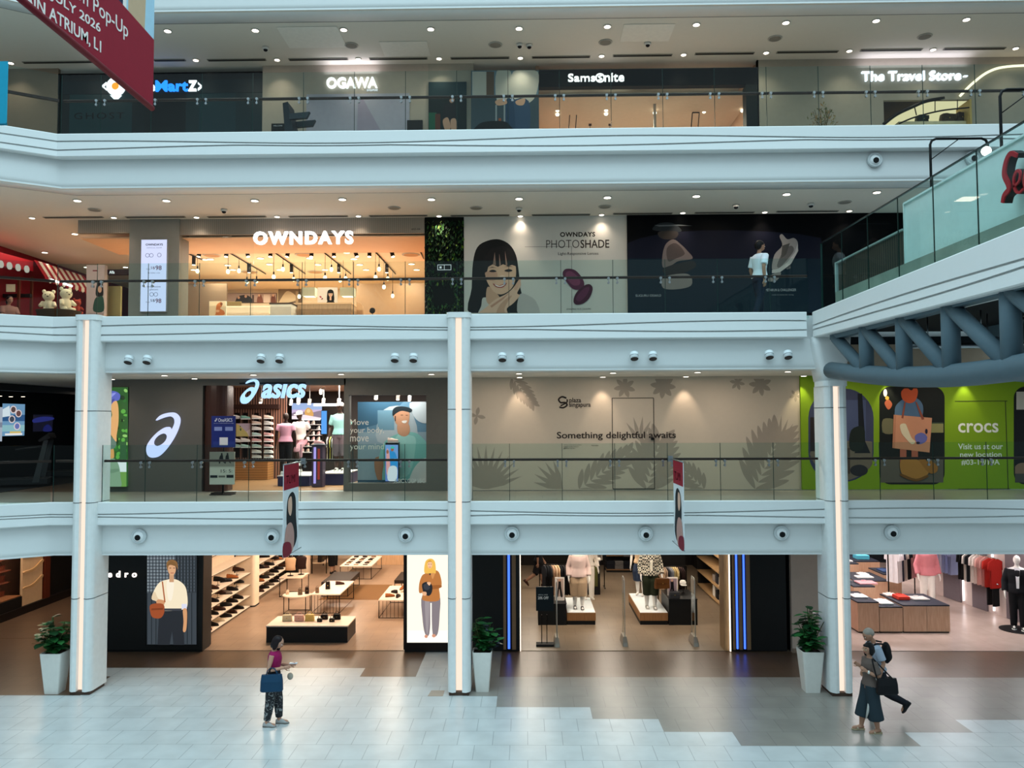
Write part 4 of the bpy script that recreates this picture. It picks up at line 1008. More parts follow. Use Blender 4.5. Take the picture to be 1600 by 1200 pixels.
def bust(label, loc, col, shirt, H=.62):
    t = thing('dress_form', label, 'dress form', loc); x, y, z = loc
    MB().lathe([(.10, .0), (.10, .012), (.012, .02), (.012, .2)], loc, BMET, 14).build('stand', t)
    o = MB().loft([[(x + a * .16 * s_, y + b * .10 * s_, z + q) for a, b in ell(0, 0, 1, 1, 16)] for q, s_ in ((.2, .85), (.3, .8), (.42, .92), (.52, 1.0), (.57, .7), (.59, .36), (.66, .33))], C(col, .7)).build('torso', t)
    MB().loft([[(x + a * .17 * s_, y + b * .11 * s_, z + q) for a, b in ell(0, 0, 1, 1, 16)] for q, s_ in ((.18, .98), (.3, .9), (.42, .98), (.52, 1.05), (.575, .72))], C(shirt, .8)).build('vest', t)
bust('dress form with a pale vest on the small square wire table', (st[0] - .1, st[1] - .1, .6205), '#2b201c', '#cfa987')
bust('dress form with a dark jacket on the small square wire table', (st[0] + .18, st[1] + .12, .6205), '#1c1614', '#2b1a16')
# leather bench on wire legs, rug, right-hand table
a, b = FL(502, 933), FL(539, 933)
wire_table('dark leather bench on thin wire legs, on the brown rug', a.x, b.x + .1, a.y, a.y + 1.75, .46, C('#2a201c', .5), thick=.14, name='bench')
q = [FL(*p) for p in ((496, 938), (594, 938), (613, 914), (553, 914))]
t = MB().prism([(p.x, p.y) for p in q], .0122, .0128, C('#7d5a38', .9, var=.12, scale=30), 'xy').build('rug'); tag(t, 'plain caramel brown rug under the leather bench', 'rug')
a = FL(591, 967); b = FL(625, 967)
wire_table('pale display table with a slatted wire end, half hidden by the white lit poster', a.x, b.x + .5, a.y, a.y + 1.9, .52, TOPP, slats=9)
for k, (dx, dy, kd) in enumerate(((.25, .4, 'tan'), (.5, .35, 'black'), (.3, .9, 'black'), (.6, 1.0, 'cream'), (.45, 1.4, 'tan'))): put_shoe(kd, (a.x + dx, a.y + dy, .5205), .4 + k, '%s shoe on the slatted table beside the white lit poster, %s from its front' % (kd, ORD[k]), None)
a = FL(606, 932); wire_table('dark topped display table behind the slatted one, near the lit poster', a.x + .2, a.x + 1.3, a.y, a.y + 1.4, .5, C('#2a201c', .5), thick=.1)
# back of the shop
a, b = FL(531, 906), FL(566, 895)
wire_table('white display counter with rows of small goods at the back of the shoe shop', a.x, a.x + 1.1, a.y, a.y + 2.0, .48, C('#efe2d4', .4), slats=3, name='display_counter')
for i in range(3):
    for j in range(6):
        x, y = a.x + .2 + i * .32, a.y + .2 + j * .31; o = MB().box(x - .08, x + .08, y - .05, y + .05, .4805, .50 + .02 * (j % 2), C(('#3a2a22', '#8a6a50', '#1c1614')[(i + j) % 3], .5)).build('wallet', bev=.005)
        tag(o, 'small leather wallet laid out on the white counter at the back, %s row, %s along' % (ORD[i], ORD[j]), 'wallet', 'wallets on the back counter')
a = FL(589, 883); plinth('sales_counter', 'pale wooden sales counter at the back wall of the shoe shop', 'counter', a.x, a.x + 1.9, a.y, a.y + .6, 1.0, C('#d9c0a4', .5), wood('counter_wood', '#c39a74', '#d6b08a'))
t = thing('display_rack', 'black framed open rack at the back of the shoe shop, beside a dark block', 'rack', (-7.7, 29.2, 0))
for x, y in ((-7.72, 28.9), (-7.2, 28.9), (-7.72, 30.5), (-7.2, 30.5)): MB().box(x - .015, x + .015, y - .015, y + .015, .013, 2.3, BMET).build('post', t)
for z in (.4, .95, 1.5): MB().box(-7.72, -7.2, 28.9, 30.5, z - .03, z, C('#cdb59c', .5)).build('shelf', t)
k_ = 0
for z in (.4, .95):
    for y in (29.1, 29.55, 30.0): handbag('dark shoulder bag on the black framed rack, %s of six' % ORD[k_], (-7.45, y, z + .0005), .34, .14, .26, ('#1a1412', '#3a231a', '#241815')[k_ % 3], 1.4, 'bags on the framed rack', .12); k_ += 1
t = thing('pillar', 'pillar with black and cream faces at the end of the far shoe shelves', 'pillar', (-8.1, 28.4, 0))
MB().box(-8.6, -8.0, 28.1, 28.2, 0, ZC1 - .04, BLK).build('black_face', t); MB().box(-8.6, -7.75, 28.2, 28.8, 0, ZC1 - .04, C('#e0cab2', .5)).build('shaft', t)

# ---- fashion shop front: two black portals with slats and blue light lines
BLUE = C('#3f6bff', emit=1.7); SLATB = C('#8a6c50', .5)
def portal(label, x0p, x1p, slats, leds, ybot, trimp=None):
    r = rect(x0p, 868, x1p, ybot, YS)
    t = thing('shop_portal', label, 'shop front', ((r[0] + r[1]) / 2, YS + .3, 0))
    MB().box(r[0], r[1], YS + .05, YS + .6, .02, ZC1 - .04, BLK).build('panel', t, .01)
    for s in slats:
        q = rect(s[0], 868, s[1], ybot - 6, YS + .04); MB().box(q[0], q[1], YS + .02, YS + .05, .06, ZC1 - .04, SLATB).build('slat', t)
    for s in leds:
        q = rect(s[0], 868, s[1], ybot - 6, YS + .04); MB().box(q[0], q[1], YS + .01, YS + .05, .08, ZC1 - .04, BLUE).build('light_line', t)
    for s in trimp or ():
        q = rect(s[0], 868, s[1], ybot, YS + s[2]); MB().box(q[0], q[1], YS + s[2], YS + s[2] + .05, .02, ZC1 - .04, C('#fff0d8', emit=2.0)).build('edge_light', t)
portal('black portal of the fashion shop with a blue light line, beside the brightest column', 737, 812, ((786.5, 790.5), (800, 806)), ((793.3, 796.8),), 1012, ((812.4, 813.6, .04),))
portal('black portal of the fashion shop with two blue light lines, beside the bare pinkish wall', 1142, 1230, ((1145, 1148), (1154, 1159), (1166, 1172)), ((1149.8, 1152.2), (1161.3, 1163.7)), 1012, ((1139.8, 1141.2, .02),))
t = thing('side_panel', 'tan wooden jamb panel with a lit edge inside the fashion shop opening', 'panel', (4.9, YS + .5, 0))
q = rect(1131, 868, 1138.5, 1000, YS + .1); MB().box(q[0], q[1], YS + .1, YS + .55, .013, ZC1 - .04, wood('jamb_wood', '#8a6b4a', '#a3825c')).build('board', t)
q = rect(1128.6, 868, 1130.4, 995, YS + .5); MB().box(q[0], q[1], YS + .5, YS + .54, .013, ZC1 - .04, C('#fff0d8', emit=2.0)).build('light_strip', t)
wall('pier', 6.24, 7.0, YS, YS + .12, 0, ZC1, MALLW); struct(MB().box(6.24, 7.0, YS - .012, YS, 0, .1, C('#8d7868')).build('baseboard_pier'))
struct(MB().box(6.96, 7.06, YS - .03, YS + .12, 0, ZC1, C('#3a2f2a', .5)).build('trim_14'))

def sign_stand():
    a = FL(840, 1009); t = thing('sign_stand', 'black floor stand holding a dark notice with white sale lettering', 'sign', (a.x + .17, a.y, 0))
    x0, x1 = P(837.5, 960, a.y).x, P(865, 960, a.y).x
    MB().box(x0, x1, a.y - .12, a.y + .12, .0125, .06, DARK).build('base', t)
    for px in (846.5, 854.5): x = P(px, 980, a.y).x; MB().box(x - .009, x + .009, a.y - .012, a.y + .012, .06, .75, BMET).build('post', t)
    r = rect(837.5, 917, 865, 954.5, a.y - .02); MB().box(r[0], r[1], a.y - .015, a.y + .015, r[2], r[3], C('#101b22', .4)).build('board', t)
    text(t, 'SPECIAL OFFER', (841, 928.5, 856, 930.4), a.y - .016, C('#c8ccce'), .001)
    text(t, '20% OFF', (840.5, 932, 857, 936.5), a.y - .016, C('#f0f0ee'), .001, .02)
sign_stand()
def gate(label, px, py, top, w, dy, ytop, plate):
    a = FL(px, py, .012); t = thing('security_gate', label, 'security gate', (a.x, a.y, 0)); h = ytop
    AC = glass('gate_acrylic', (.93, .96, .95), 1.2) if 'acr' not in globals() else globals()['acr']; globals()['acr'] = AC
    MB().loft([[(a.x + x, a.y + y, z) for x, y in rrect(-.07 * s_, -.30 * s_ - .02, .07 * s_, .30 * s_ + .02, .03, 3)] for z, s_ in ((.0125, 1), (.1, .92), (.22, .6))], C('#a39b90', .35, .3), smooth=False).build('base', t)
    MB().box(a.x - .006, a.x + .006, a.y - .2, a.y + .2, .2, h, AC).build('panel', t)
    pts = [(a.x, a.y - .2, .2), (a.x, a.y - .2, h - .06), (a.x, a.y - .14, h), (a.x, a.y + .14, h), (a.x, a.y + .2, h - .06), (a.x, a.y + .2, .2)]
    MB().tube(pts, .010, C('#d5d8d6', .3, .4), 8).build('frame', t)
    MB().box(a.x - .012, a.x + .012, a.y - .17, a.y + .17, h - .38, h - .05, C('#a69a8c', .4)).build('antenna_plate', t)
gate('slim clear security gate beside the black floor stand', 870, 1006, 0, 0, 0, 1.55, 1); gate('slim clear security gate in the middle of the fashion shop entrance', 975, 1005, 0, 0, 0, 1.62, 1); gate('slim clear security gate in front of the black display block with the bag', 1084, 1005, 0, 0, 0, 1.62, 1)
# plinths and mannequins
WOODS = wood('plinth_wood', '#8c6138', '#a87746'); GLOWT = C('#eef6fa', .3)
def mplinth(label, fx0, fx1, fy, by, h):
    a, b = FL(fx0, fy), FL(fx1, fy); d = FL(fx1, by).y - a.y
    t = thing('mannequin_plinth', label, 'plinth', ((a.x + b.x) / 2, a.y + d / 2, 0))
    MB().box(a.x + .01, b.x - .01, a.y + .01, a.y + d - .01, .0125, .12, BLK).build('base', t); MB().box(a.x, b.x, a.y, a.y + d, .12, h - .012, WOODS).build('wood_side', t); MB().box(a.x + .012, b.x - .012, a.y + .012, a.y + d - .012, h - .012, h, GLOWT).build('white_top', t)
    return a, b, d
A1 = mplinth('white topped plinth with a wooden edge under the mannequin in the pink jacket', 886, 931, 977, 952, .34)
A2 = mplinth('white topped plinth with a wooden edge under the mannequins in checked shirt and denim', 1000, 1044, 977, 945, .34)
def block(label, fx0, fx1, fy, d, h):
    a, b = FL(fx0, fy), FL(fx1, fy)
    t = thing('display_block', label, 'display block', ((a.x + b.x) / 2, a.y + d / 2, 0))
    MB().box(a.x, b.x, a.y, a.y + d, .0125, h - .015, BLK).build('body', t); MB().box(a.x - .01, b.x + .01, a.y - .01, a.y + d + .01, h - .015, h, C('#101012', .3)).build('top', t)
    return a, b
B1 = block('black display block behind the dark sale notice', 841, 885, 977.5, .8, .58); B2 = block('black display block beside the checked shirt mannequin', 1045.5, 1090, 977.5, 1.2, .70)
hz = .3405
y_ = A1[0].y + .38; mannequin('white mannequin in a pink jacket and tan culottes, at the front of its plinth', (P(904, 940, y_).x, y_, hz), -PI / 2, 1.78, top='#efe6da', jacket='#d9bfb8', bottom='#b49a7e', bottom_len=.3, wide=1.5, shoes='#0d0d0e', sleeves=.3)
y_ = A1[0].y + A1[2] - .25; mannequin('white mannequin all in cream, behind the one in the pink jacket', (P(919, 940, y_).x, y_, hz), -PI / 2 + .3, 1.78, top='#f0e6da', bottom='#efe7dc', sleeves=.9)
y_ = A2[0].y + .42; mannequin('white mannequin in a checked shirt and dark green shorts', (P(1017, 940, y_).x, y_, hz), -PI / 2, 1.85, top='#eae6da', jacket=checks('checked_shirt', '#1b1a18', '#cfc7b4', 22), shirt_front='#e6e0d0', bottom='#22281a', bottom_len=.3, wide=1.3, shoes='#8a867e', sleeves=.45)
y_ = A2[0].y + A2[2] - .3; mannequin('white mannequin in a striped top and denim skirt', (P(1001, 940, y_).x, y_, hz), -PI / 2 - .4, 1.75, top=stripes('striped_top', '#cf9a5e', '#f0e2cc', .05, 2, .5), bottom='#303c52', bottom_len=.12, wide=1.5, sleeves=.3)
handbag('brown suede handbag hanging at the hand of the checked shirt mannequin', (P(1033, 930, A2[0].y + .3).x, A2[0].y + .14, .95), .42, .14, .27, '#5b371a', .2, None, .16)
def stand_poster(label, px, Y, z0, bg, pts):
    r = rect(*px, Y); t = thing('photo_stand', label, 'photo stand', ((r[0] + r[1]) / 2, Y, z0))
    MB().box(r[0], r[1], Y, Y + .02, z0 + .02, r[3], C('#e6dcd4', .4)).build('frame', t); MB().box(r[0] + .03, r[1] - .03, Y - .06, Y + .08, z0, z0 + .02, C('#5a5a5c', .4)).build('foot', t)
    x0, y0, x1, y1 = px; art(t, [(bg, R4(x0 + 1.5, y0 + 2, x1 - 1.5, y1 - 4))] + pts, Y - .002, 'printed_picture')
yb = B1[0].y + .3; stand_poster('small framed fashion photo standing on the block behind the sale notice', (867, 902, 882, 936), yb, .5805, '#b9a094', [('#1f1a1a', [(873, 907), (876, 907), (877, 918), (879, 932), (876, 932), (874, 920), (872, 932), (870, 932), (872, 916)], 's'), ('#c99a80', ell(874.5, 906.5, 1.6, 2.2))])
yb = B2[0].y + .35; stand_poster('small framed fashion photo standing on the block beside the brown handbag', (1043, 902, 1059, 935), yb, .7005, '#8f7c86', [('#15131a', [(1048, 908), (1052, 908), (1053, 918), (1054, 931), (1051, 931), (1050, 920), (1048, 931), (1046, 931), (1048, 917)], 's'), ('#c99a80', ell(1050, 907, 1.6, 2.2))])
def cap_stand(label, loc):
    t = thing('cap_on_stand', label, 'cap', loc); x, y, z = loc
    MB().lathe([(.06, 0), (.06, .01), (.008, .015), (.008, .26)], loc, BMET, 12).build('stand', t)
    MB().loft([[(x + a * .095 * s_, y + b * .105 * s_, z + q) for a, b in ell(0, 0, 1, 1, 16)] for q, s_ in ((.24, 1.0), (.30, .98), (.345, .7), (.36, .2))], C('#e9e4de', .7)).build('crown', t)
    MB().prism([(x - .09, y - .08), (x - .07, y - .19), (x, y - .22), (x + .07, y - .19), (x + .09, y - .08)], z + .235, z + .245, C('#e9e4de', .7), 'xy').build('brim', t)
cap_stand('pale cap on a thin stand on the black block behind the last security gate', (P(1069, 930, B2[0].y + .6).x, B2[0].y + .75, .7005))
handbag('dark grey handbag on the black block in front of the small photo', (P(1054, 935, B2[0].y + .15).x, B2[0].y + .16, .7005), .3, .14, .16, '#3a3a3e', 0, None, .02)
# garments
def garment(col, w=.44, L=.75, th=.05, sleeve=True, hang='#b98a58'):
    t = thing('hanging_garment', 'x', 'garment', (0, 0, 0)); m = C(col, .85) if isinstance(col, str) else col; h = w / 2
    o = [(-h * .25, 0), (-h * .55, -.03), (-h, -.09), (-h * 1.08, -.30 if sleeve else -.12), (-h * .82, -.31 if sleeve else -.13), (-h * .76, -.16), (-h * .8, -L), (h * .8, -L), (h * .76, -.16), (h * .82, -.31 if sleeve else -.13), (h * 1.08, -.30 if sleeve else -.12), (h, -.09), (h * .55, -.03), (h * .25, 0), (0, -.03)]
    mb = MB(); n = len(o); rings = [[(x, a * s_, (b + .03) * 1.0 - .05) for a, b in o] for x, s_ in ((-th / 2, .94), (-th * .25, 1), (th * .25, 1), (th / 2, .94))]
    mb.loft(rings, m); mb.build('cloth', t)
    MB().tube([(0, -h * .8, -.10), (0, 0, -.03), (0, h * .8, -.10)], .008, C(hang, .5), 6).build('hanger', t)
    return t
GPRO = {}
def hang(col, loc, rz, label, group, L=.75, sleeve=True, w=.44, th=.05, **k):
    key = (str(col), L, sleeve, w, th)
    if key not in GPRO:
        g = GPRO[key] = garment(col, w, L, th, sleeve, **k); g.location = loc; g.rotation_euler = (0, 0, rz)
    else: g = dup(GPRO[key], loc, rz)
    return tag(g, label, 'garment', group)
def rail(label, p, q, z, posts=True, zf=.013):
    t = thing('clothes_rail', label, 'clothes rail', ((p[0] + q[0]) / 2, (p[1] + q[1]) / 2, 0))
    MB().tube([(p[0], p[1], z), (q[0], q[1], z)], .014, BMET, 8).build('bar', t)
    if posts:
        for a in (p, q):
            MB().box(a[0] - .014, a[0] + .014, a[1] - .014, a[1] + .014, zf, z, BMET).build('post', t); MB().box(a[0] - .02, a[0] + .02, a[1] - .25, a[1] + .25, zf, zf + .02, BMET).build('foot', t)
    return t
def fill(cols, p, q, z, label, group, rz=0, **k):
    n = len(cols); up = ' from its near end'
    for i, c in enumerate(cols):
        u = (i + .5) / n; hang(c, (p[0] + (q[0] - p[0]) * u, p[1] + (q[1] - p[1]) * u, z), rz + random.uniform(-.06, .06), label % ORD[i], group, **k)
ya = A1[0].y + 2.3
p, q = (P(843, 890, ya).x, ya), (P(912, 890, ya).x, ya); rail('black clothes rail behind the pink jacket mannequin', p, q, 1.2)
fill(('#2b2d33', '#202226', '#34363c', '#c9a184', '#e6c7a6', '#dcb892', '#1f2126', '#2b2a2e', '#1c1d22', '#2a2528', '#17181b', '#d8c0a8', '#c8ad90', '#22201f'), (p[0] + .1, ya), (q[0] - .1, ya), 1.2, '%s garment along the rail behind the pink jacket mannequin', 'garments on the rail behind the pink jacket mannequin', .3, L=.85, th=.035)
ya = A2[0].y + 1.75
p, q = (P(1028, 890, ya).x, ya), (P(1072, 890, ya).x, ya); rail('black clothes rail behind the checked shirt mannequin', p, q, 1.24)
fill(('#c9a98c', '#b59a86', '#3a3c44', '#8b8d98', '#a7a9b0', '#d6bf8a', '#e0c88e', '#cdb486', '#2a1d1c', '#3a2624', '#33201f'), (p[0] + .1, ya), (q[0] - .1, ya), 1.24, '%s garment along the rail behind the checked shirt mannequin', 'garments on the rail behind the checked shirt mannequin', .3, L=.8, th=.035)
# back table with folded trousers, dark wall shelves with folded jeans
a, b = FL(919, 930), FL(938, 930); ya = a.y
t = plinth('display_block', 'tall black block draped in olive trousers behind the pink jacket mannequin', 'display block', a.x, b.x, ya, ya + 1.0, 1.05, C('#141415'), BLK)
o = MB().box(a.x + .03, b.x - .08, ya - .04, ya - .013, .28, 1.0, C('#4a4a26', .9)).build('draped_trousers'); tag(o, 'olive trousers hanging down the front of the tall black block', 'trousers')
for k, (dx, h, c) in enumerate(((.12, .06, '#7a743c'), (.12, .12, '#8d8648'), (.3, .05, '#d8d2c6'))):
    o = MB().box(a.x + dx - .1, a.x + dx + .12, ya + .1, ya + .5, 1.0505 + (h - .06 if k == 1 else 0), 1.05 + h, C(c, .9)).build('folded_garment', bev=.015); tag(o, '%s folded garment on the tall black block with olive trousers' % ('lower olive', 'upper olive', 'white')[k], 'folded clothes')
a, b = FL(948, 895), FL(988, 895)
t = thing('wall_shelves', 'dark wall shelves of folded jeans at the back of the fashion shop', 'shelf', ((a.x + b.x) / 2, a.y + .3, 0))
MB().box(a.x - .05, b.x + .05, a.y + .5, a.y + .55, 0.0125, 2.2, BLK).build('back_panel', t)
for z in (.12, .62, 1.12, 1.62): MB().box(a.x, b.x, a.y, a.y + .5, z - .03, z, C('#7a5a3a', .5)).build('shelf', t)
MB().box(a.x, b.x, a.y + .02, a.y + .5, .0125, .09, BLK).build('base', t)
k_ = 0
for z in (.12, .62, 1.12):
    for i in range(3):
        x = a.x + (b.x - a.x) * (i + .5) / 3
        for s_ in range(4):
            o = MB().box(x - .15, x + .15, a.y + .05, a.y + .38, z + .0008 + s_ * .07, z + .068 + s_ * .07, C(('#17191f', '#5d5a58', '#14161c')[i], .9)).build('folded_jeans', bev=.012)
            tag(o, '%s folded jeans on the back wall shelves, %s shelf up, %s in its stack' % (('dark', 'grey', 'black')[i], ORD[k_ // 3], ORD[s_]), 'jeans', 'folded jeans on the back shelves')
        k_ += 1
# right side bay
ya = FL(1128, 945).y
t = thing('wall_shelves', 'dark side shelves with pale wooden edges inside the fashion shop', 'shelf', (5.9, 23.5, 0))
MB().box(6.1, 6.2, 20.6, 27.5, .0125, 2.4, BLK).build('back_panel', t)
for z in (.10, .55, 1.0, 1.45): MB().box(5.62, 6.1, 20.6, 26.8, z - .035, z, C('#a9875f', .5)).build('shelf', t)
for y in (20.62, 23.7, 26.78): MB().box(5.64, 6.1, y - .02, y + .02, .0125, 2.3, BLK).build('divider', t)
for i, y in enumerate((21.0, 21.4, 21.8, 22.2, 22.6, 23.0, 24.0, 24.4, 24.8)):
    for l, z in enumerate((.10, .55)):
        h = .2 + .06 * ((i + l) % 3); o = MB().box(5.7, 6.0, y - .13, y + .13, z + .0008, z + h, C(('#d9d4cc', '#2a2a2e', '#8a7f76', '#1a1a1e')[(i + 2 * l) % 4], .9)).build('folded_garment', bev=.015); tag(o, 'folded clothes on the side shelves by the lit jamb, %s shelf, %s along' % (('bottom', 'second')[l], ORD[i]), 'folded clothes', 'folded clothes on the side shelves')
fill(('#e6d9c8', '#22242a', '#3a4a3a', '#e9e3da', '#2a2c30', '#cfc4b4', '#1b1c20', '#d6c8b6'), (5.75, 21.2), (5.75, 23.2), 1.9, '%s garment hanging along the side shelves by the lit jamb', 'garments along the side shelves', PI / 2 * 1, L=.75, w=.4)
rail('short black rail fixed along the side shelves by the lit jamb', (5.75, 21.0), (5.75, 23.4), 1.9, False)
t = thing('wall_unit', 'tall black wall unit in the rear of the fashion shop', 'cabinet', (4.6, 27.5, 0)); MB().box(4.0, 5.2, 26.6, 27.2, .0125, 2.5, BLK).build('body', t)
for z in (1.0, 1.5, 2.0): MB().box(3.2, 4.0, 26.62, 27.1, z - .02, z, C('#3a3532')).build('shelf', t)
fill(('#f3efe8', '#efeae2', '#2a2c32', '#f1ece4', '#d8d2ca', '#f4f0ea'), (P(915, 880, 26.5).x, 26.5), (P(942, 880, 26.5).x, 26.5), 1.75, '%s shirt on the pale rail at the very back of the fashion shop', 'shirts on the back rail', L=.8)
rail('dark rail of pale shirts at the very back of the fashion shop', (P(913, 880, 26.5).x, 26.5), (P(944, 880, 26.5).x, 26.5), 1.75)

# ---- menswear shop
PWOOD = wood('pale_red_oak', '#bf9678', '#d0aa8c'); NAVY = C('#1b1f2c', .6)
def wplinth(label, x0, x1, y0, y1, h, seam=0):
    t = thing('display_plinth', label, 'display table', ((x0 + x1) / 2, (y0 + y1) / 2, 0))
    MB().box(x0 + .02, x1 - .02, y0 + .02, y1 - .02, .0125, .05, C('#3a2c26')).build('base', t)
    n = max(1, seam); w = (x1 - x0) / n
    for i in range(n): MB().box(x0 + w * i + .003, x0 + w * (i + 1) - .003, y0, y1, .05, h - .03, PWOOD).build('body', t)
    MB().box(x0, x1, y0, y1, h - .03, h, NAVY).build('top', t); return t
def folded(label, loc, col, w=.3, d=.36, n=1, collar=None):
    t = thing('folded_shirt', label, 'folded shirt', loc); x, y, z = loc
    MB().box(x - w / 2, x + w / 2, y - d / 2, y + d / 2, z + .0005, z + .045 * n, C(col, .9)).build('cloth', t, .014)
    MB().prism([(x - .07, y + d / 2 - .10), (x, y + d / 2 - .04), (x + .07, y + d / 2 - .10), (x + .05, y + d / 2 - .01), (x - .05, y + d / 2 - .01)], z + .045 * n, z + .045 * n + .015, C(collar or col, .9), 'xy').build('collar', t)
a, b, c, d = FL(1338, 988), FL(1375, 990), FL(1412, 990), FL(1485, 990)
yq = c.y
wplinth('wooden display table with a white shirt, by the lit column of the menswear shop', a.x, b.x - .01, yq, yq + 1.3, .80); wplinth('lower wooden display table in the middle of the row, one white shirt on top', b.x, c.x - .01, yq, yq + .9, .68)
wplinth('long wooden display table at the end of the row with red and grey shirts', c.x, d.x, yq, yq + 1.35, .72, 2)
wplinth('raised wooden display table behind the row, one pink shirt on top', b.x - .1, c.x - .12, yq + 1.35, yq + 2.2, .92)
folded('white folded shirt on the table by the lit column', ((a.x + b.x) / 2, yq + .6, .80), '#f1efec', .36); folded('white folded shirt on the lower middle table', ((b.x + c.x) / 2, yq + .45, .68), '#f4f2ee', .34, .5)
folded('pink folded shirt on the raised table behind', (b.x + .4, yq + 1.75, .92), '#e4a9ae', .5, .4)
folded('red folded shirt on the long end table', (c.x + .3, yq + .75, .72), '#c0392b', .3, .4, 2); folded('pale folded shirt behind the red one on the long end table', (c.x + .18, yq + 1.13, .72), '#e6dcd4', .3, .28); folded('grey folded shirt on the long end table', (d.x - .45, yq + .7, .72), '#b9b4b0', .42, .4)
a2 = FL(1338, 940); y2 = a2.y
wplinth('wooden display table further back with white shirts', a2.x, a2.x + 1.0, y2, y2 + 1.4, .62); wplinth('tall wooden display table further back with red and white shirts', a2.x, a2.x + .75, y2 + 1.6, y2 + 2.8, .85); wplinth('wooden display table further back with a folded turquoise shirt', a2.x + .8, a2.x + 1.6, y2 + 2.0, y2 + 3.2, .85); wplinth('low wooden display table further back with a blue shirt', a2.x + 1.05, a2.x + 1.6, y2 + .5, y2 + 1.6, .72)
folded('white folded shirt on the table further back', (a2.x + .45, y2 + .5, .62), '#efece8', .5, .3); folded('second white folded shirt on the table further back', (a2.x + .6, y2 + .95, .62), '#f2efec', .3, .3)
folded('red folded shirt on the tall rear table', (a2.x + .2, y2 + 2.1, .85), '#c8402e', .3, .36, 2); folded('white folded shirt on the tall rear table', (a2.x + .55, y2 + 2.0, .85), '#f0eeea', .26, .3); folded('turquoise folded shirt on the rear table', (a2.x + 1.2, y2 + 2.5, .85), '#5fc0d8', .4, .4, 3); folded('blue folded shirt on the low rear table', (a2.x + 1.3, y2 + 1.0, .72), '#34486e', .3, .5)
# white shirts and others on the free rail
ya = FL(1388, 945).y
p, q = (P(1388, 900, ya).x, ya), (P(1429, 900, ya + 1.0).x, ya + 1.0); rail('grey floor rail of shirts beside the pink shirted mannequin', p, q, 1.62)
fill(('#efedf0', '#f2f0f2', '#e9e6ea', '#2c2f3e', '#b9b0a8', '#cfc6bc', '#191a1e', '#22242a', '#d8a8a8', '#d79aa0', '#c9828c'), (p[0] + .1, p[1]), (q[0] - .1, q[1]), 1.62, '%s shirt on the grey floor rail beside the pink shirted mannequin', 'shirts on the floor rail', .5, L=.95, w=.5)
ym = FL(1450, 950).y; mannequin('headless white mannequin in a pink shirt and white trousers', (P(1450, 940, ym).x, ym, .0125), -PI / 2 - .1, 1.9, head=False, top='#e9e2dc', jacket='#d4838a', bottom='#e8e2da', shirt_front=None)
# wall rails
def wrail(pts, cols, z, label, group, **k):
    (x0, y0), (x1, y1) = pts; an = math.atan2(y1 - y0, x1 - x0)
    t = thing('wall_rail', 'metal wall rail carrying the ' + group, 'clothes rail', ((x0 + x1) / 2, (y0 + y1) / 2, z)); MB().tube([(x0, y0, z), (x1, y1, z)], .014, STEEL, 8).build('bar', t)
    for i, c in enumerate(cols):
        u = (i + .5) / len(cols); hang(c, (x0 + (x1 - x0) * u, y0 + (y1 - y0) * u, z), an + random.uniform(-.05, .3), label % ORD[i], group, **k)
PANEL = C('#6d6468', .6)
w0, w1 = FL(1468, 930), FL(1600, 975)
def along(u): return (w0.x + (w1.x - w0.x) * u, w0.y + (w1.y - w0.y) * u)
A_, B_ = along(-.15), along(1.6); n_ = Vector((B_[1] - A_[1], -(B_[0] - A_[0]), 0)).normalized(); n_ = -n_ if n_.x > 0 else n_
t_ = MB(); t_.prism([A_, B_, (B_[0] - n_.x * .1, B_[1] - n_.y * .1), (A_[0] - n_.x * .1, A_[1] - n_.y * .1)], .0, ZC1, C('#c9b9b2', .6), 'xy'); struct(t_.build('wall_display'))
def wpanel(label, u0, u1, off=.06):
    t = thing('wall_panel', label, 'panel', along((u0 + u1) / 2) + (0,)); a, b = along(u0), along(u1)
    MB().prism([(a[0] + n_.x * off, a[1] + n_.y * off), (b[0] + n_.x * off, b[1] + n_.y * off), (b[0] + n_.x * .005, b[1] + n_.y * .005), (a[0] + n_.x * .005, a[1] + n_.y * .005)], .02, ZC1 - .05, PANEL, 'xy').build('board', t)
def wlight(u):
    t = thing('wall_light', 'vertical strip light between the grey wall panels, %s from the back' % ('first' if u < .4 else 'second'), 'light', along(u) + (0,)); a = along(u); MB().box(a[0] + n_.x * .05 - .02, a[0] + n_.x * .05 + .02, a[1] + n_.y * .05 - .02, a[1] + n_.y * .05 + .02, .1, ZC1 - .06, C('#fff4f4', emit=2.2)).build('tube', t)
wpanel('grey wall panel behind the blue shirts', .08, .30); wpanel('grey wall panel behind the black and white tops', .45, .62); wpanel('grey wall panel behind the dark suited mannequin', .84, 1.3); wlight(.34); wlight(.70)
o = .22
def off(u): a = along(u); return (a[0] + n_.x * o, a[1] + n_.y * o)
wrail((off(-.12), off(.34)), ('#dfe6ea', '#d3dfe4', '#c9d8dc', '#b9c3dc', '#aab4d6', '#b4bcdc', '#a2abd0', '#e4e8f0', '#aab6da', '#a0acd4', '#8f9cc4', '#9aa6cc'), 1.72, '%s pale blue shirt along the far wall rail of the menswear shop', 'pale blue shirts on the far wall rail', L=.85, w=.5)
wrail((off(.40), off(.62)), ('#1a1a1e', '#17171a', '#e8e2da', '#1a1b1f', '#efe9e2', '#e9ded6'), 1.62, '%s black or cream top along the middle wall rail of the menswear shop', 'black and cream tops on the middle wall rail', L=.8, w=.5)
wrail((off(.63), off(.82)), ('#d8a49c', '#c9928c', '#b02a22', '#a8241e'), 1.62, '%s pink or red shirt along the near wall rail of the menswear shop', 'pink and red shirts on the near wall rail', L=.8, w=.52)
wrail((off(.70), off(.82)), ('#141416', '#121214'), .92, '%s pair of black trousers on the low rail under the red shirts', 'black trousers under the red shirts', L=.6, w=.3, sleeve=False)
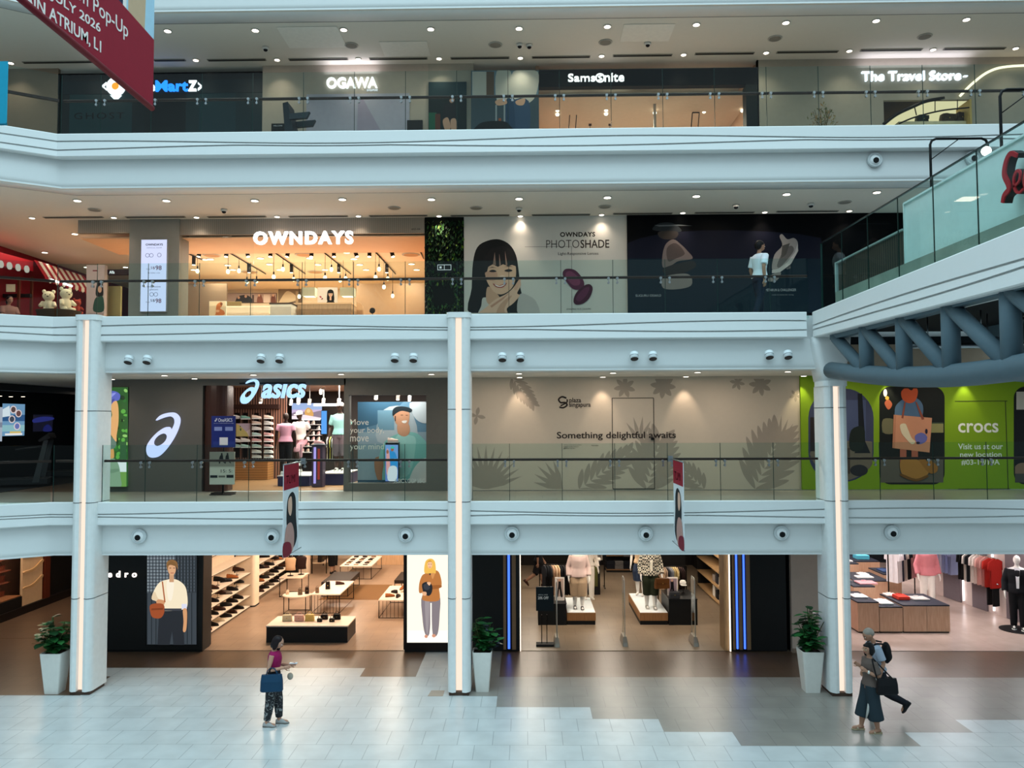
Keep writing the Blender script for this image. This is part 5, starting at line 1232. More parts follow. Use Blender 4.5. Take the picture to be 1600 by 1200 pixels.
pm = FL(1592, 985); t = thing('floor_disc', 'dark round base plate under the suited mannequin', 'base', (pm.x, pm.y, 0)); MB().lathe([(.45, .0125), (.45, .03)], (pm.x, pm.y, 0), DARK, 28).build('plate', t)
mannequin('white mannequin in a black suit with a white shirt', (pm.x, pm.y, .0305), -PI / 2 - .5, 1.9, jacket='#15161a', bottom='#121316', top='#e8e6e6', shoes='#0d0d0e', shirt_front='#e9e8ec')
fill(('#7d7686', '#8a8392', '#22242a', '#1b1c22', '#1f2026', '#efecea'), (P(1425, 880, 29.0).x, 29.0), (P(1465, 880, 29.0).x, 29.0), 1.75, '%s jacket on the rear rail behind the pink shirted mannequin', 'jackets on the rear rail', L=.9, w=.5)
rail('dark rear rail of jackets behind the pink shirted mannequin', (P(1423, 880, 29.0).x, 29.0), (P(1467, 880, 29.0).x, 29.0), 1.75)

# ---- far left: bag shop along the side corridor
SXW = -14.5
wall('corridor_shops', SXW - 1.2, SXW - 1.1, 17.5, 33, 0, ZC1, C('#7d5a48', .6)); wall('corridor_end', SXW - 1.1, -10.1, 31.0, 31.1, 0, ZC1, C('#241812', .7))
struct(MB().box(SXW - .02, SXW + .1, 17.5, 33, 0, .22, C('#1a1210', .5)).build('baseboard_corridor'))
t = thing('shop_window_base', 'black base panel under the bag shelves on the side corridor', 'panel', (SXW, 21.6, 0)); MB().box(SXW - .05, SXW + .05, 18.0, 22.9, .22, .52, BLK).build('panel', t); MB().box(SXW - .6, SXW + .02, 18.0, 22.9, .52, .55, C('#8a5a3a')).build('sill', t)
t = thing('bag_shelf', 'shelves of pink and cream bags on the side corridor', 'shelf', (SXW - .4, 21.3, 0))
for z in (.95, 1.28, 1.62): MB().box(SXW - .7, SXW - .25, 18.0, 22.86, z - .025, z, C('#6a3a2a', .5)).build('shelf', t)
MB().box(SXW - .78, SXW - .72, 18.0, 22.88, .55, ZC1 - .02, C('#5a2f22', .6)).build('back_panel', t)
k_ = 0
for z in (.55, .95, 1.28, 1.62):
    for i in range(9):
        handbag('%s bag on the side corridor shelves, %s shelf up, %s along' % (('pink', 'cream', 'brown')[k_ % 3], ORD[(.55, .95, 1.28, 1.62).index(z)], ORD[i]), (SXW - .46, 18.98 + i * .46, z + .0005), .3, .14, .15 + .04 * (k_ % 2), ('#c98478', '#e6cdb4', '#8a4a38')[k_ % 3], PI / 2, 'bags on the side corridor shelves', .09); k_ += 1
t = thing('wall_panel', 'cream panelled bay of the side corridor with curved folds', 'panel', (SXW, 23.9, 0))
MB().box(SXW - .05, SXW + .02, 22.95, 23.9, .22, ZC1 - .02, C('#d8b58e', .6)).build('board', t)
for z in (.75, 1.2, 1.65, 2.1): MB().prism(smoothpts([Vector(q) for q in ((23.0, z), (23.4, z + .02), (23.85, z + .2), (23.85, z + .1), (23.4, z - .06), (23.0, z - .05))]), SXW + .02, SXW + .05, C('#cfa678', .6), 'yz').build('fold', t)
t = thing('doorway', 'reddish brown timber door frame on the side corridor', 'doorway', (SXW, 25.5, 0))
MB().box(SXW - .1, SXW + .08, 23.95, 24.2, .2, ZC1 - .02, C('#5a2414', .5)).build('jamb', t); MB().box(SXW - .1, SXW - .02, 24.2, 27.0, .2, ZC1 - .02, BLK).build('dark_opening', t); MB().box(SXW - .1, SXW + .08, 27.0, 27.6, .2, ZC1 - .02, C('#5a2a18', .5)).build('jamb', t)
for y in (20, 24, 28): lamp('corridor_light', 'AREA', (-12.3, y, ZC1 - .08), 20, WARM, .5)
lamp('bag_shelf_light', 'AREA', (SXW + .3, 21.6, ZC1 - .1), 40, WARM, .3, 3.5, rot=(0, .5, 0))

# ---- potted shrubs by the columns
def leaf(mb, base, tip, w, mat, droop=.0):
    d = (tip - base); L = d.length; s = d.cross(Vector((0, 0, 1))); s = s.normalized() if s.length > 1e-4 else Vector((1, 0, 0)); up = s.cross(d).normalized()
    a, b, c = base + d * .33 + up * L * .06, base + d * .66 + up * L * .05, tip
    mb.poly([base, a - s * w, a], mat, True); mb.poly([base, a, a + s * w], mat, True); mb.poly([a - s * w, b - s * w * .9, b, a], mat, True); mb.poly([a, b, b + s * w * .9, a + s * w], mat, True); mb.poly([b - s * w * .9, c, b], mat, True); mb.poly([b, c, b + s * w * .9], mat, True)
def potted(label, px, py, Hp, Ht, seed, w=.22, lim=None):
    a = FL(px, py); rg = random.Random(seed); t = thing('potted_plant', label, 'plant', a)
    mb = MB(); rings = [[(a.x + x * s_, a.y + y * s_, z) for x, y in rrect(-1, -1, 1, 1, .18, 3)] for z, s_ in ((0, w * .66), (Hp, w), (Hp, w * .9), (Hp - .06, w * .88))]
    mb.loft(rings, C('#dcd9d2', .5), smooth=False).build('pot', t)
    MB().loft([[(a.x + x * s_, a.y + y * s_, z) for x, y in rrect(-1, -1, 1, 1, .18, 3)] for z, s_ in ((Hp - .07, w * .86), (Hp - .03, w * .87))], C('#2a1f17', .9)).build('soil', t)
    fol = MB(); stem = MB(); G = [C(h, .35, var=.15) for h in ('#1d4a26', '#27602f', '#17391f', '#336f3a')]
    for i in range(20):
        an = rg.uniform(0, 2 * PI); rr = rg.uniform(.03, .34); top = Vector((a.x + rr * math.cos(an), a.y + rr * math.sin(an), Hp + rg.uniform(.30, Ht - Hp) * (1 - rr)))
        pts = curve([Vector((a.x + .03 * math.cos(an), a.y + .03 * math.sin(an), Hp - .05)), Vector((a.x + rr * .5 * math.cos(an), a.y + rr * .5 * math.sin(an), (Hp + top.z) / 2)), top], 4)
        if lim: pts = [Vector((max(p.x, lim[0] + .03) if lim[1] > 0 else min(p.x, lim[0] - .03), p.y, p.z)) for p in pts]
        stem.tube(pts, .008, C('#3a4a24', .7), 5)
        for j in range(11):
            u = .25 + .75 * j / 10; q = pts[min(len(pts) - 1, int(u * (len(pts) - 1)))]; b = rg.uniform(0, 2 * PI); L = rg.uniform(.15, .27)
            if lim and (q.x - lim[0]) * lim[1] < .2: b = 0 if lim[1] > 0 else PI; q = Vector((max(q.x, lim[0] + .09) if lim[1] > 0 else min(q.x, lim[0] - .09), q.y, q.z))
            leaf(fol, q, q + Vector((math.cos(b) * L, math.sin(b) * L, rg.uniform(-.09, .05))), L * .32, rg.choice(G))
    stem.build('stems', t); fol.build('foliage', t)
potted('leafy green shrub in a white square pot beside the column by the bag shop corridor', 86, 1081, .82, 1.62, 1, lim=(CX[0][0], -1)); potted('leafy green shrub in a white square pot beside the brightest column', 754, 1078, .80, 1.62, 2, .2, (CX[1][1], 1)); potted('leafy green shrub in a white square pot beside the short column', 1267, 1079, .82, 1.75, 3, lim=(CX[2][0], -1))
# ================================================================ first gallery (sportswear shop, hoardings, dark gym shop)
F2T = F2 + .01
ZC2 = Z3[2]
FW2 = wood('gallery_floor_wood', '#a5764e', '#b98a60', (1.5, 12, 1)); GALT = tiles('gallery_tile', '#a89f92', .6, '#857d72', .3, var=.04)
struct(MB().box(-15.9, XR, YG + .3, YS, F2 - .002, F2T, GALT).build('floor_first_gallery'))
struct(MB().box(-15.9, -10.1, YS, 31, F2 - .002, F2T, C('#6d5544', .35)).build('floor_side_corridor'))
struct(MB().box(SXW - 1.3, -10.1, 20.4, 31, -.02, .004, TB).build('floor_ground_corridor'))
GW = C('#625f5b', .6, var=.03); GW2 = C('#6e6963', .55)
# lit picture of a runner pulling off a shirt
r = rect(150, 605, 200, 760, YS)
wall('sportswear_far', r[0], r[1], YS + .06, YS + .14, F2, ZC2, GW)
t = thing('lit_poster', 'tall lit poster of a woman lifting a blue shirt over her head', 'lightbox', ((r[0] + r[1]) / 2, YS + .05, r[2]))
MB().box(r[0], r[1], YS, YS + .055, r[2], r[3], BLK).build('frame', t)
rg = random.Random(5); its = [('#2c5a2a', R4(150, 604, 200, 761))]
for i in range(70): its.append((rg.choice(('#3f8a33', '#1d3f20', '#5aa642', '#2a6a2c', '#8cc46a', '#173319')), ell(rg.uniform(160, 200), rg.uniform(606, 745), rg.uniform(1.5, 4), rg.uniform(1.5, 4.5), 8, rg.uniform(0, 3))))
for i in range(14): its.append(('#e8f2ee', ell(rg.uniform(162, 172), rg.uniform(606, 618), rg.uniform(.6, 1.8), rg.uniform(.6, 1.8), 7)))
its += [('#6f9a4a', R4(185, 735, 200, 761)), ('#dfe6e6', R4(183, 720, 200, 737)), ('#2f5a34', R4(190, 690, 200, 722)),
        ('#7f9c80', [(164, 716), (180, 716), (188, 726), (191, 745), (190, 761), (160, 761), (160, 720)], 's'), ('#6d8a70', [(168, 735), (186, 732), (188, 736), (170, 740)], 's'),
        ('#d99c5a', [(160, 700), (178, 698), (181, 712), (178, 716), (160, 716)], 's'), ('#5f7a6c', [(160, 672), (168, 668), (172, 678), (184, 690), (180, 701), (160, 699)], 's'),
        ('#dca86c', [(172, 625), (180, 622), (187, 632), (188, 658), (185, 680), (184, 690), (174, 676), (168, 668), (172, 658), (178, 648)], 's'), ('#c2703a', [(160, 640), (169, 640), (170, 655), (166, 668), (160, 670)], 's'),
        ('#4a2b22', [(160, 634), (172, 636), (176, 655), (170, 658), (168, 644), (160, 645)], 's'), ('#5561b8', [(160, 622), (168, 614), (180, 611), (190, 616), (189, 625), (180, 628), (174, 640), (172, 652), (168, 640), (160, 636)], 's'),
        ('#8a92dc', [(160, 626), (172, 617), (184, 614), (176, 622), (164, 632)], 's'), ('#3b4490', [(162, 636), (174, 626), (182, 624), (172, 636)], 's'), ('#f0f0ea', ell(168, 754, 1.6, 1))]
art(t, its, YS - .001, 'lit_picture', .85, clip=(150, 605, 200, 760))
# grey wall with the lit spiral emblem
r = rect(200, 594, 316, 769, YS)
wall('sportswear_left', r[0] + .01, r[1], YS, YS + .3, F2, ZC2, GW)
hd = rect(316, 592, 700, 601.5, YS); wall('sportswear_header', r[1], P(540, 597, YS).x, YS, YS + .25, hd[2], ZC2, GW)
EMB = C('#c9d4ff', emit=.95); EMB2 = C('#a8d4ff', emit=1.1)
def emblem(parent, cx, cy, s, Y, mat, d=.05, name='emblem'):
    """swirl: an inclined ring that runs out into a tapering hook"""
    import cmath
    out = [(-.02, -.96), (.42, -1.0), (.80, -.86), (.84, -.50), (.62, -.02), (.22, .50), (-.16, .90), (-.52, 1.0), (-.84, .84), (-.96, .52), (-.80, .16), (-.46, -.16), (-.10, -.36), (.22, -.40), (.30, -.28), (.42, -.52), (.40, -.74), (.20, -.80), (-.10, -.72), (-.42, -.56)]
    out = [(-.40, -.66), (-.20, -.86), (.14, -.98), (.56, -1.0), (.82, -.78), (.80, -.44), (.56, .06), (.16, .58), (-.24, .92), (-.60, 1.0), (-.84, .86), (-.88, .52), (-.66, .18), (-.30, -.14), (.06, -.34), (.30, -.36), (.40, -.24), (.56, -.52), (.54, -.74), (.36, -.84), (.06, -.80), (-.20, -.72)]
    inn = ell(-.18, .20, .40, .22, 20, -.55)
    o = smoothpts([Vector(p) for p in out], 4)
    # bridge the hole into the outline
    best = min(((a, b) for a in range(len(o)) for b in range(len(inn))), key=lambda ab: (o[ab[0]][0] - inn[ab[1]][0]) ** 2 + (o[ab[0]][1] - inn[ab[1]][1]) ** 2)
    a, b = best; inn = [Vector(p) for p in inn]
    loop = o[:a + 1] + [inn[(b - k) % len(inn)] for k in range(len(inn) + 1)] + o[a:]
    W = [P(cx + p[0] * s * .86, cy + p[1] * s, Y) for p in loop]
    mb = MB(); mb.poly([w_ - Vector((0, d, 0)) for w_ in W], mat)
    for i in range(len(W) - 1): mb.poly([W[i], W[i + 1], W[i + 1] - Vector((0, d, 0)), W[i] - Vector((0, d, 0))], mat)
    return mb.build(name, parent)
c = P(257, 680, YS); t = thing('wall_emblem', 'large white glowing swirl emblem on the dark grey wall', 'sign', (c.x, YS, c.z)); emblem(t, 257, 680, 35, YS, EMB, .06)
c = P(427, 611, YS); t = thing('shop_sign', 'pale blue lit sign with swirl emblem over the sportswear shop entrance', 'sign', (c.x, YS, c.z))
emblem(t, 391.5, 612, 19, YS - .05, EMB2, .08); text(t, 'as\u0131cs', (410, 600, 479, 622.5), YS - .05, EMB2, .08, .022, shear=.25)
MB().box(P(375, 605, YS).x, P(478, 605, YS).x, YS - .045, YS - .0005, P(400, 600, YS).z, P(400, 598, YS).z, DARK).build('mounting_bar', t)
# brown rounded corner column
t = thing('round_column', 'glossy brown rounded column at the entrance of the sportswear shop', 'column', (P(333, 690, YS).x, YS + .35, F2T))
r = rect(315, 603, 352, 770, YS); MB().prism(rrect(r[0], YS - .02, r[1], YS + .7, .22), F2T, hd[2] - .001, C('#3f2822', .25), 'xy').build('shaft', t)
# grey pier with the display window
r0 = rect(537, 590, 545, 768, YS); r1 = rect(545, 617, 666, 755, YS); r2 = rect(666, 590, 701, 768, YS)
mb = MB(); mb.box(r0[0], r0[1], YS, YS + .25, F2, ZC2, GW2); mb.box(r2[0], r2[1], YS, YS + .25, F2, ZC2, GW2); mb.box(r1[0], r1[1], YS, YS + .25, F2, r1[2], GW2); mb.box(r1[0], r1[1], YS, YS + .25, r1[3], ZC2, GW2); struct(mb.build('wall_sportswear_right'))
struct(MB().box(r1[0], r1[1], YS + .05, YS + .06, r1[2], r1[3], CLEAR).build('window_1'))
room('sportswear', r[0] - 1.3, r2[1], YS + .3, 27, F2, ZC2, C('#34302e', .6), FW2, C('#8d7a6c', .7))
x0s, x1s = r[1], r2[0]
shoplights(x0s + .2, x1s, 19.9, 26, ZC2 - .1, (3, 3), 52, (1, .90, .80))
lamp('window_fill', 'AREA', (r1[0] + .95, YS + .42, ZC2 - .12), 26, (1, .93, .86), 1.4, .2, rot=(.35, 0, 0))  # added lamp without a fixture, brightens the poster behind the window
# window poster: man in cap
Yp = YS + .75; t = thing('window_poster', 'big window poster of a smiling man in a dark cap and teal shirt', 'poster', (P(613, 690, Yp).x, Yp, F2T))
q = rect(559, 628, 668, 756, Yp); MB().box(q[0], q[1], Yp + .002, Yp + .04, q[2], q[3], C('#c8d4dc')).build('board', t)
man = [('#5f88a2', R4(559, 628, 668, 690)), ('#8fa9b8', R4(559, 675, 668, 757)), ('#3f6a86', [(559, 628), (630, 628), (600, 660), (559, 672)]), ('#aebfc8', [(600, 640), (640, 640), (650, 690), (590, 690)], 's'), ('#6f9ab0', R4(590, 641, 616, 672)), ('#c4d2da', [(640, 630), (668, 630), (668, 660), (650, 655)], 's'),
       ('#a87a5c', [(586, 716), (598, 716), (600, 740), (606, 757), (594, 757), (586, 736)], 's'), ('#86c9c4', [(612, 682), (630, 676), (648, 676), (660, 684), (668, 700), (668, 757), (602, 757), (600, 720), (592, 720), (598, 695)], 's'),
       ('#a4dcd6', [(618, 684), (640, 680), (650, 690), (640, 740), (616, 740)], 's'), ('#58989a', [(600, 700), (610, 690), (612, 720), (602, 730)], 's'),
       ('#cc9a78', [(622, 662), (638, 662), (640, 676), (632, 682), (622, 677)], 's'), ('#cf9a78', [(615, 645), (626, 640), (638, 642), (640, 652), (637, 664), (630, 668), (620, 663), (616, 654)], 's'),
       ('#1f2a30', [(614, 650), (614, 640), (622, 635), (636, 636), (644, 640), (641, 644), (628, 642), (619, 646)], 's'), ('#5a3626', R4(626, 648, 630, 649)), ('#5a3626', R4(634, 648.5, 637.4, 649.4)), ('#f1ece6', [(628, 658), (636, 657), (634, 661), (630, 661)], 's'), ('#2b241f', R4(617, 650, 618.6, 658)),
       ('#1f4a66', R4(559, 750, 668, 757)), ('#e0e4e4', [(648, 730), (668, 716), (668, 757), (640, 757)], 's')]
art(t, man, Yp, 'printed_picture', 0, clip=(559, 628, 668, 756)); o = t
t = thing('window_lettering', 'four lines of pale lettering and a web address on the display window', 'lettering', (r1[0] + .3, YS + .04, r1[2]))
for s_, rc in (('Move', (547, 655, 576, 664)), ('your body,', (547, 667.5, 600, 679)), ('move', (547, 682, 576, 690)), ('your mind', (547, 693, 600, 705))): text(t, s_, rc, YS + .049, C('#e6e2d6', .6), .001, keep=False)
text(t, 'ASICS.COM/SG', (616, 748, 664, 754.5), YS + .049, C('#e8e8e4', .6), .001, .01)
# screen pedestal and shoe in the window
Yq = YS + .45; q = rect(602, 695, 622, 752, Yq)
t = thing('screen_pedestal', 'narrow screen pedestal in the display window showing two people', 'screen', ((q[0] + q[1]) / 2, Yq, F2T)); MB().box(q[0], q[1], Yq + .002, Yq + .25, F2T + .01, q[3] + .05, DARK).build('body', t)
art(t, [('#7aa2dc', R4(602, 695, 622, 720)), ('#5f7fc0', R4(602, 718, 622, 752)), ('#e6a0a0', [(604, 704), (607, 703), (609, 715), (609, 740), (604, 740)], 's'), ('#2e8fd0', [(609, 705), (617, 707), (621, 720), (620, 732), (612, 732)], 's'), ('#d8dce4', [(608, 730), (620, 730), (619, 750), (606, 750)], 's'), ('#a8664a', ell(605.5, 706, 2, 3)), ('#a8664a', ell(613, 702, 2.4, 3.2)), ('#3fc0b0', [(610, 700), (613, 697), (617, 700), (613, 701)], 's')], Yq, 'screen_picture', .8, clip=(602, 695, 622, 752))
put_shoe('peach', ((q[0] + q[1]) / 2, Yq + .15, q[3] + .0505), 0, 'white running shoe on top of the screen pedestal in the display window', None)
# slat wall with shoes
YW = 23.4; q = rect(340, 612, 447, 752, YW)
SLW = stripes('slat_wall', '#2a1b17', '#9a6f5c', .075, 0, .45)
t = thing('slat_wall', 'brown vertical slat wall carrying running shoes inside the sportswear shop', 'wall panel', ((q[0] + q[1]) / 2, YW + .05, F2T)); MB().box(q[0], q[1], YW, YW + .08, F2T + .005, ZC2 - .04, SLW).build('slats', t)
MB().box(q[0], P(437, 640, YW).x, YW - .12, YW, P(400, 639, YW).z, P(400, 632, YW).z, C('#3d2a26', .5)).build('light_shelf', t)
for k, px in enumerate((370, 383.5, 400.7, 419.5)): x = P(px, 690, YW).x; MB().box(x - .07, x + .07, YW - .015, YW - .001, P(px, 715, YW).z, P(px, 645, YW).z, C('#15100f', .6)).build('shelf_strip', t)
sh = [(400.7, y, c) for y, c in zip((652.3, 661.2, 669.5, 679.2, 688.2, 697.2, 705.5, 713), ('peach', 'peach', 'white', 'aqua', 'pink', 'aqua', 'white', 'white'))] + [(419.5, y, c) for y, c in zip((652.3, 661.2, 669.5, 679.2, 688.2, 697.2, 705.5, 713), ('peach', 'white', 'white', 'pink', 'pink', 'pink', 'white', 'white'))] + [(383.5, 653, 'mint'), (383.5, 688, 'white'), (383.5, 697.5, 'aqua'), (370, 652, 'white'), (370, 688.5, 'white'), (370, 697, 'aqua')]
cnt = {}
for px, py, c_ in sh:
    p = P(px, py + 2.4, YW - .12); k = cnt[px] = cnt.get(px, -1) + 1
    b_ = MB().box(p.x - .11, p.x + .11, YW - .24, YW - .003, p.z - .012, p.z, C('#2a2422', .5)).build('shoe_ledge'); wh = {400.7: 'second column from the rear wall', 419.5: 'column closest to the rear wall', 383.5: 'column beside the small yellow poster', 370: 'column half hidden by the blue notice'}[px]
    tag(b_, 'dark ledge %s down in the %s' % (ORD[k], wh), 'shelf', 'shoe ledges on the slat wall')
    put_shoe(c_, (p.x, YW - .13, p.z + .0005), .12, '%s running shoe %s down in the %s' % (c_, ORD[k], wh), 'running shoes on the slat wall')
q = rect(369, 661.5, 392, 682, YW - .03); t = thing('small_poster', 'small lilac and yellow poster on the slat wall between the shoes', 'poster', ((q[0] + q[1]) / 2, YW - .02, q[2])); MB().box(q[0], q[1], YW - .028, YW - .002, q[2], q[3], C('#d9d4e0')).build('board', t)
art(t, [('#cfc6dc', R4(369, 661.5, 392, 682)), ('#d6d08a', [(369, 661.5), (374, 664), (385, 675), (390, 682), (369, 682)]), ('#3f6a4a', ell(376, 671, 1.2, 2.2)), ('#3f5a4a', ell(375.5, 666.5, .8, 1.2)), ('#ece8ee', [(385, 674), (392, 670), (392, 682), (389, 682)])], YW - .029, 'printed_picture')
a = FL(368, 747.5, F2T); q0, q1 = P(366, 740, 22.9).x, P(419, 740, 22.9).x
t = thing('wood_cabinet', 'low oak cabinet with horizontal grooves under the running shoes', 'cabinet', ((q0 + q1) / 2, 23.1, F2T)); MB().box(q0, q1, 22.85, 23.38, F2T + .012, F2T + .5, stripes('grooved_oak', '#6a4022', '#b07c48', .07, 2, .15)).build('body', t); MB().box(q0 - .02, q1 + .02, 22.83, 23.39, F2T + .5, F2T + .53, C('#a87848')).build('top', t)
# rear wall
YR = 26.6; q = rect(456, 630, 503, 655, YR)
t = thing('wall_picture', 'lit landscape picture with a yellow tree on the rear wall of the sportswear shop', 'lightbox', ((q[0] + q[1]) / 2, YR + .05, q[2])); MB().box(q[0], q[1], YR + .002, YR + .08, q[2], q[3], DARK).build('frame', t)
art(t, [('#9db4dc', R4(456, 630, 503, 645)), ('#c8b4d8', R4(456, 640, 503, 648)), ('#8a7a8c', [(456, 646), (470, 643), (485, 645), (503, 642), (503, 655), (456, 655)], 's'), ('#d9a45a', [(478, 650), (476, 643), (481, 637), (487, 640), (490, 648), (486, 652)], 's'), ('#e8c88a', ell(482, 642, 3, 3)), ('#f0e2e8', [(456, 650), (475, 648), (503, 653), (503, 655), (456, 655)])], YR, 'lit_picture', .9, clip=(456, 630, 503, 655))
t = thing('rear_shelves', 'white lit rear shelves of shoes in the sportswear shop', 'shelf', (P(487, 670, YR).x, YR, F2T)); q = rect(470, 655, 503, 716, YR)
MB().box(q[0], q[1], YR + .03, YR + .08, F2T + .01, q[3], C('#1e1c1e')).build('back_panel', t)
zz = [P(487, y, YR).z for y in (663, 671, 679.5, 688, 697, 706)]
for z in zz: MB().box(q[0], q[1], YR - .25, YR + .03, z - .02, z, C('#d8d4d6', .5)).build('shelf', t)
MB().box(q[0], q[1], YR - .25, YR - .22, q[3] - .03, q[3], C('#ffffff', emit=2)).build('light_line', t)
for l, z in enumerate(zz):
    for k in range(4): put_shoe(('white', 'pink', 'peach', 'black')[(l + k) % 4], (q[0] + (q[1] - q[0]) * (k + .5) / 4, YR - .12, z + .0005), PI / 2 + .5, 'running shoe on the lit rear shelves, %s row up, %s along' % (ORD[5 - l], ORD[k]), 'running shoes on the rear shelves')
q = rect(502, 642, 510, 678, YR - .1); t = thing('blue_banner', 'narrow bright blue lit banner beside the rear shelves', 'lightbox', ((q[0] + q[1]) / 2, YR, q[2])); MB().box(q[0], q[1], YR - .1, YR - .05, q[2], q[3], C('#4a9ae8', emit=.9)).build('face', t); MB().box(q[0] - .02, q[1] + .02, YR - .05, YR + .0, q[2] - .02, q[3] + .02, DARK).build('frame', t)
q = rect(490, 630.5, 545, 634.5, 25.5); t = thing('linear_light', 'long white linear light hanging near the rear of the sportswear shop', 'light', ((q[0] + q[1]) / 2, 25.5, q[2])); MB().box(q[0], q[1], 25.5, 25.56, q[2], q[3], C('#ffffff', emit=2.4)).build('tube', t)
for x in (q[0] + .3, q[1] - .3): MB().tube([(x, 25.53, q[3]), (x, 25.53, ZC2 - .03)], .006, STEEL, 5).build('cord', t)
# platform, mannequins, rack, pedestal
PLAT = C('#31365c', .5)
def platform(label, x0p, x1p, Y, d, h):
    x0, x1 = P(x0p, 740, Y).x, P(x1p, 740, Y).x; t = thing('platform', label, 'platform', ((x0 + x1) / 2, Y + d / 2, F2T)); MB().box(x0, x1, Y, Y + d, F2T + .0125, F2T + h - .02, PLAT).build('body', t); MB().box(x0 - .01, x1 + .01, Y - .01, Y + d + .01, F2T + h - .02, F2T + h, C('#d8d6da', .4)).build('top', t); return F2T + h
h1 = platform('low blue fronted platform under the mannequin in the white tee', 434, 483, 20.6, 1.6, .28); h2 = platform('low blue fronted platform under the mannequin in the teal tee', 500, 541, 20.9, 1.5, .32)
mannequin('dark mannequin in a pink tee and black shorts, facing the slat wall shoes', (P(446, 730, 20.95).x, 20.95, h1 + .0005), PI * .55, 1.62, '#2c211d', top='#d9a3b8', bottom='#151315', bottom_len=.15, sleeves=.3, shoes='#e8e6e2', name='mannequin')
mannequin('dark mannequin running in a white tee and visor', (P(471, 720, 21.85).x, 21.85, h1 + .0005), -PI / 2 - .4, 1.68, '#3a2a23', top='#e8e0da', bottom='#b98a94', bottom_len=.12, sleeves=.35, shoes='#ece8e4', hat='#ece8e4', pose={'legL': (1.0, 1.3), 'legR': (-.05, .05), 'lean': .12, 'armL': ((-.10, .03, -.13), (.02, .04, -.22)), 'armR': ((.10, .03, -.13), (.2, .02, -.06))})
mannequin('dark mannequin in a teal fading tee and grey shorts beside the window pier', (P(531, 720, 21.6).x, 21.6, h2 + .0005), -PI / 2, 1.86, '#3a2a23', top='#86b8b4', bottom='#5d5458', bottom_len=.2, sleeves=.4, shoes='#d8d6d2', hat='#d8d2cc')
q = rect(484, 695, 507, 749, 20.3); t = thing('display_pedestal', 'violet lit pedestal with a pink shoe on top at the sportswear entrance', 'pedestal', ((q[0] + q[1]) / 2, 20.45, F2T)); MB().box(q[0] + .05, q[1] - .05, 20.3, 20.6, F2T + .0125, q[3] - .03, C('#4a3f52', .4)).build('body', t); MB().box(q[0], q[1], 20.27, 20.63, q[3] - .03, q[3], C('#3a3440', .3)).build('top', t)
MB().box(q[0] + .1, q[0] + .16, 20.29, 20.3, F2T + .1, q[3] - .06, C('#b9a2f0', emit=.9)).build('light_line', t); MB().box(q[0] + .2, q[0] + .26, 20.29, 20.3, F2T + .2, q[3] - .1, C('#c0504a', .5)).build('stripe', t)
put_shoe('pink', ((q[0] + q[1]) / 2, 20.45, q[3] + .0005), .2, 'pink running shoe on the violet lit pedestal', None)
pa, pb = (P(508, 700, 22.9).x, 22.9), (P(529, 700, 22.9).x, 22.9); rail('black clothes rail behind the teal tee mannequin', pa, pb, F2T + 1.25, True, F2T + .013)
fill(('#1a1a1c', '#e8e6e2', '#1c1c1f', '#c8d86a', '#202024', '#9aa4a0', '#17171a', '#2f3fae'), (pa[0] + .05, 22.9), (pb[0] - .05, 22.9), F2T + 1.25, '%s sports garment along the black rail of the sportswear shop', 'sports garments on the black rail', L=.7, w=.4, th=.03)
# track spots of the sportswear shop
for k, (px, py) in enumerate(((354, 626), (408, 625), (455, 628), (467, 626), (484, 627), (506, 626), (530, 627), (360, 613), (502, 611), (588, 619), (622, 620), (640, 622))):
    p = FL(px, py - 4, ZC2 - .04) if False else P(px, py, 21.0 + (k % 3) * 1.2); t = thing('track_spot', '%s white spotlight hanging under the sportswear shop ceiling' % ORD[k], 'spotlight', (p.x, p.y, p.z))
    MB().tube([(p.x, p.y, p.z), (p.x, p.y, ZC2 - .03)], .012, WHITE, 6).build('stem', t); MB().tube([(p.x, p.y, p.z + .06), (p.x, p.y - .05, p.z - .08)], .05, WHITE, 12).build('housing', t); MB().ball((p.x, p.y - .052, p.z - .082), (.042, .042, .02), GLOW, 10, 6).build('lens', t)
# standing notices
def standee(label, px, Y, bg, items, zf, post=True):
    q = rect(*px, Y); t = thing('standing_notice', label, 'sign', ((q[0] + q[1]) / 2, Y, zf)); xm = (q[0] + q[1]) / 2
    MB().box(q[0], q[1], Y + .002, Y + .025, q[2], q[3], C(bg, .5)).build('board', t)
    MB().tube([(xm, Y + .04, zf + .02), (xm, Y + .04, q[3] - .1)], .014, BMET, 8).build('post', t); MB().box(xm - .25, xm + .25, Y - .1, Y + .2, zf + .0005, zf + .02, BMET).build('foot', t)
    art(t, [(bg, R4(*px))] + items, Y, 'printed_picture', 0); return t
t = standee('dark blue standing notice with small white lettering at the sportswear entrance', (330.5, 650, 367.5, 699), 18.7, '#1c2a72', [('#26367f', R4(333, 690, 366, 698)), ('#d9d9de', R4(343, 683.5, 356, 695.5))] + [('#7f8cc4', R4(335 + 17 * (k % 2), 667 + 6 * (k // 2), 347 + 17 * (k % 2), 668)) for k in range(4)], F2T)
text(t, 'OneASICS', (341, 653.5, 363, 659), 18.697, C('#dfe3f2'), .001, .0); text(t, 'Join our members programme today', (334, 660.8, 365, 662), 18.697, C('#c8cfe8'), .001)
emblem(t, 337.5, 656, 2.6, 18.699, C('#dfe3f2'), .002)
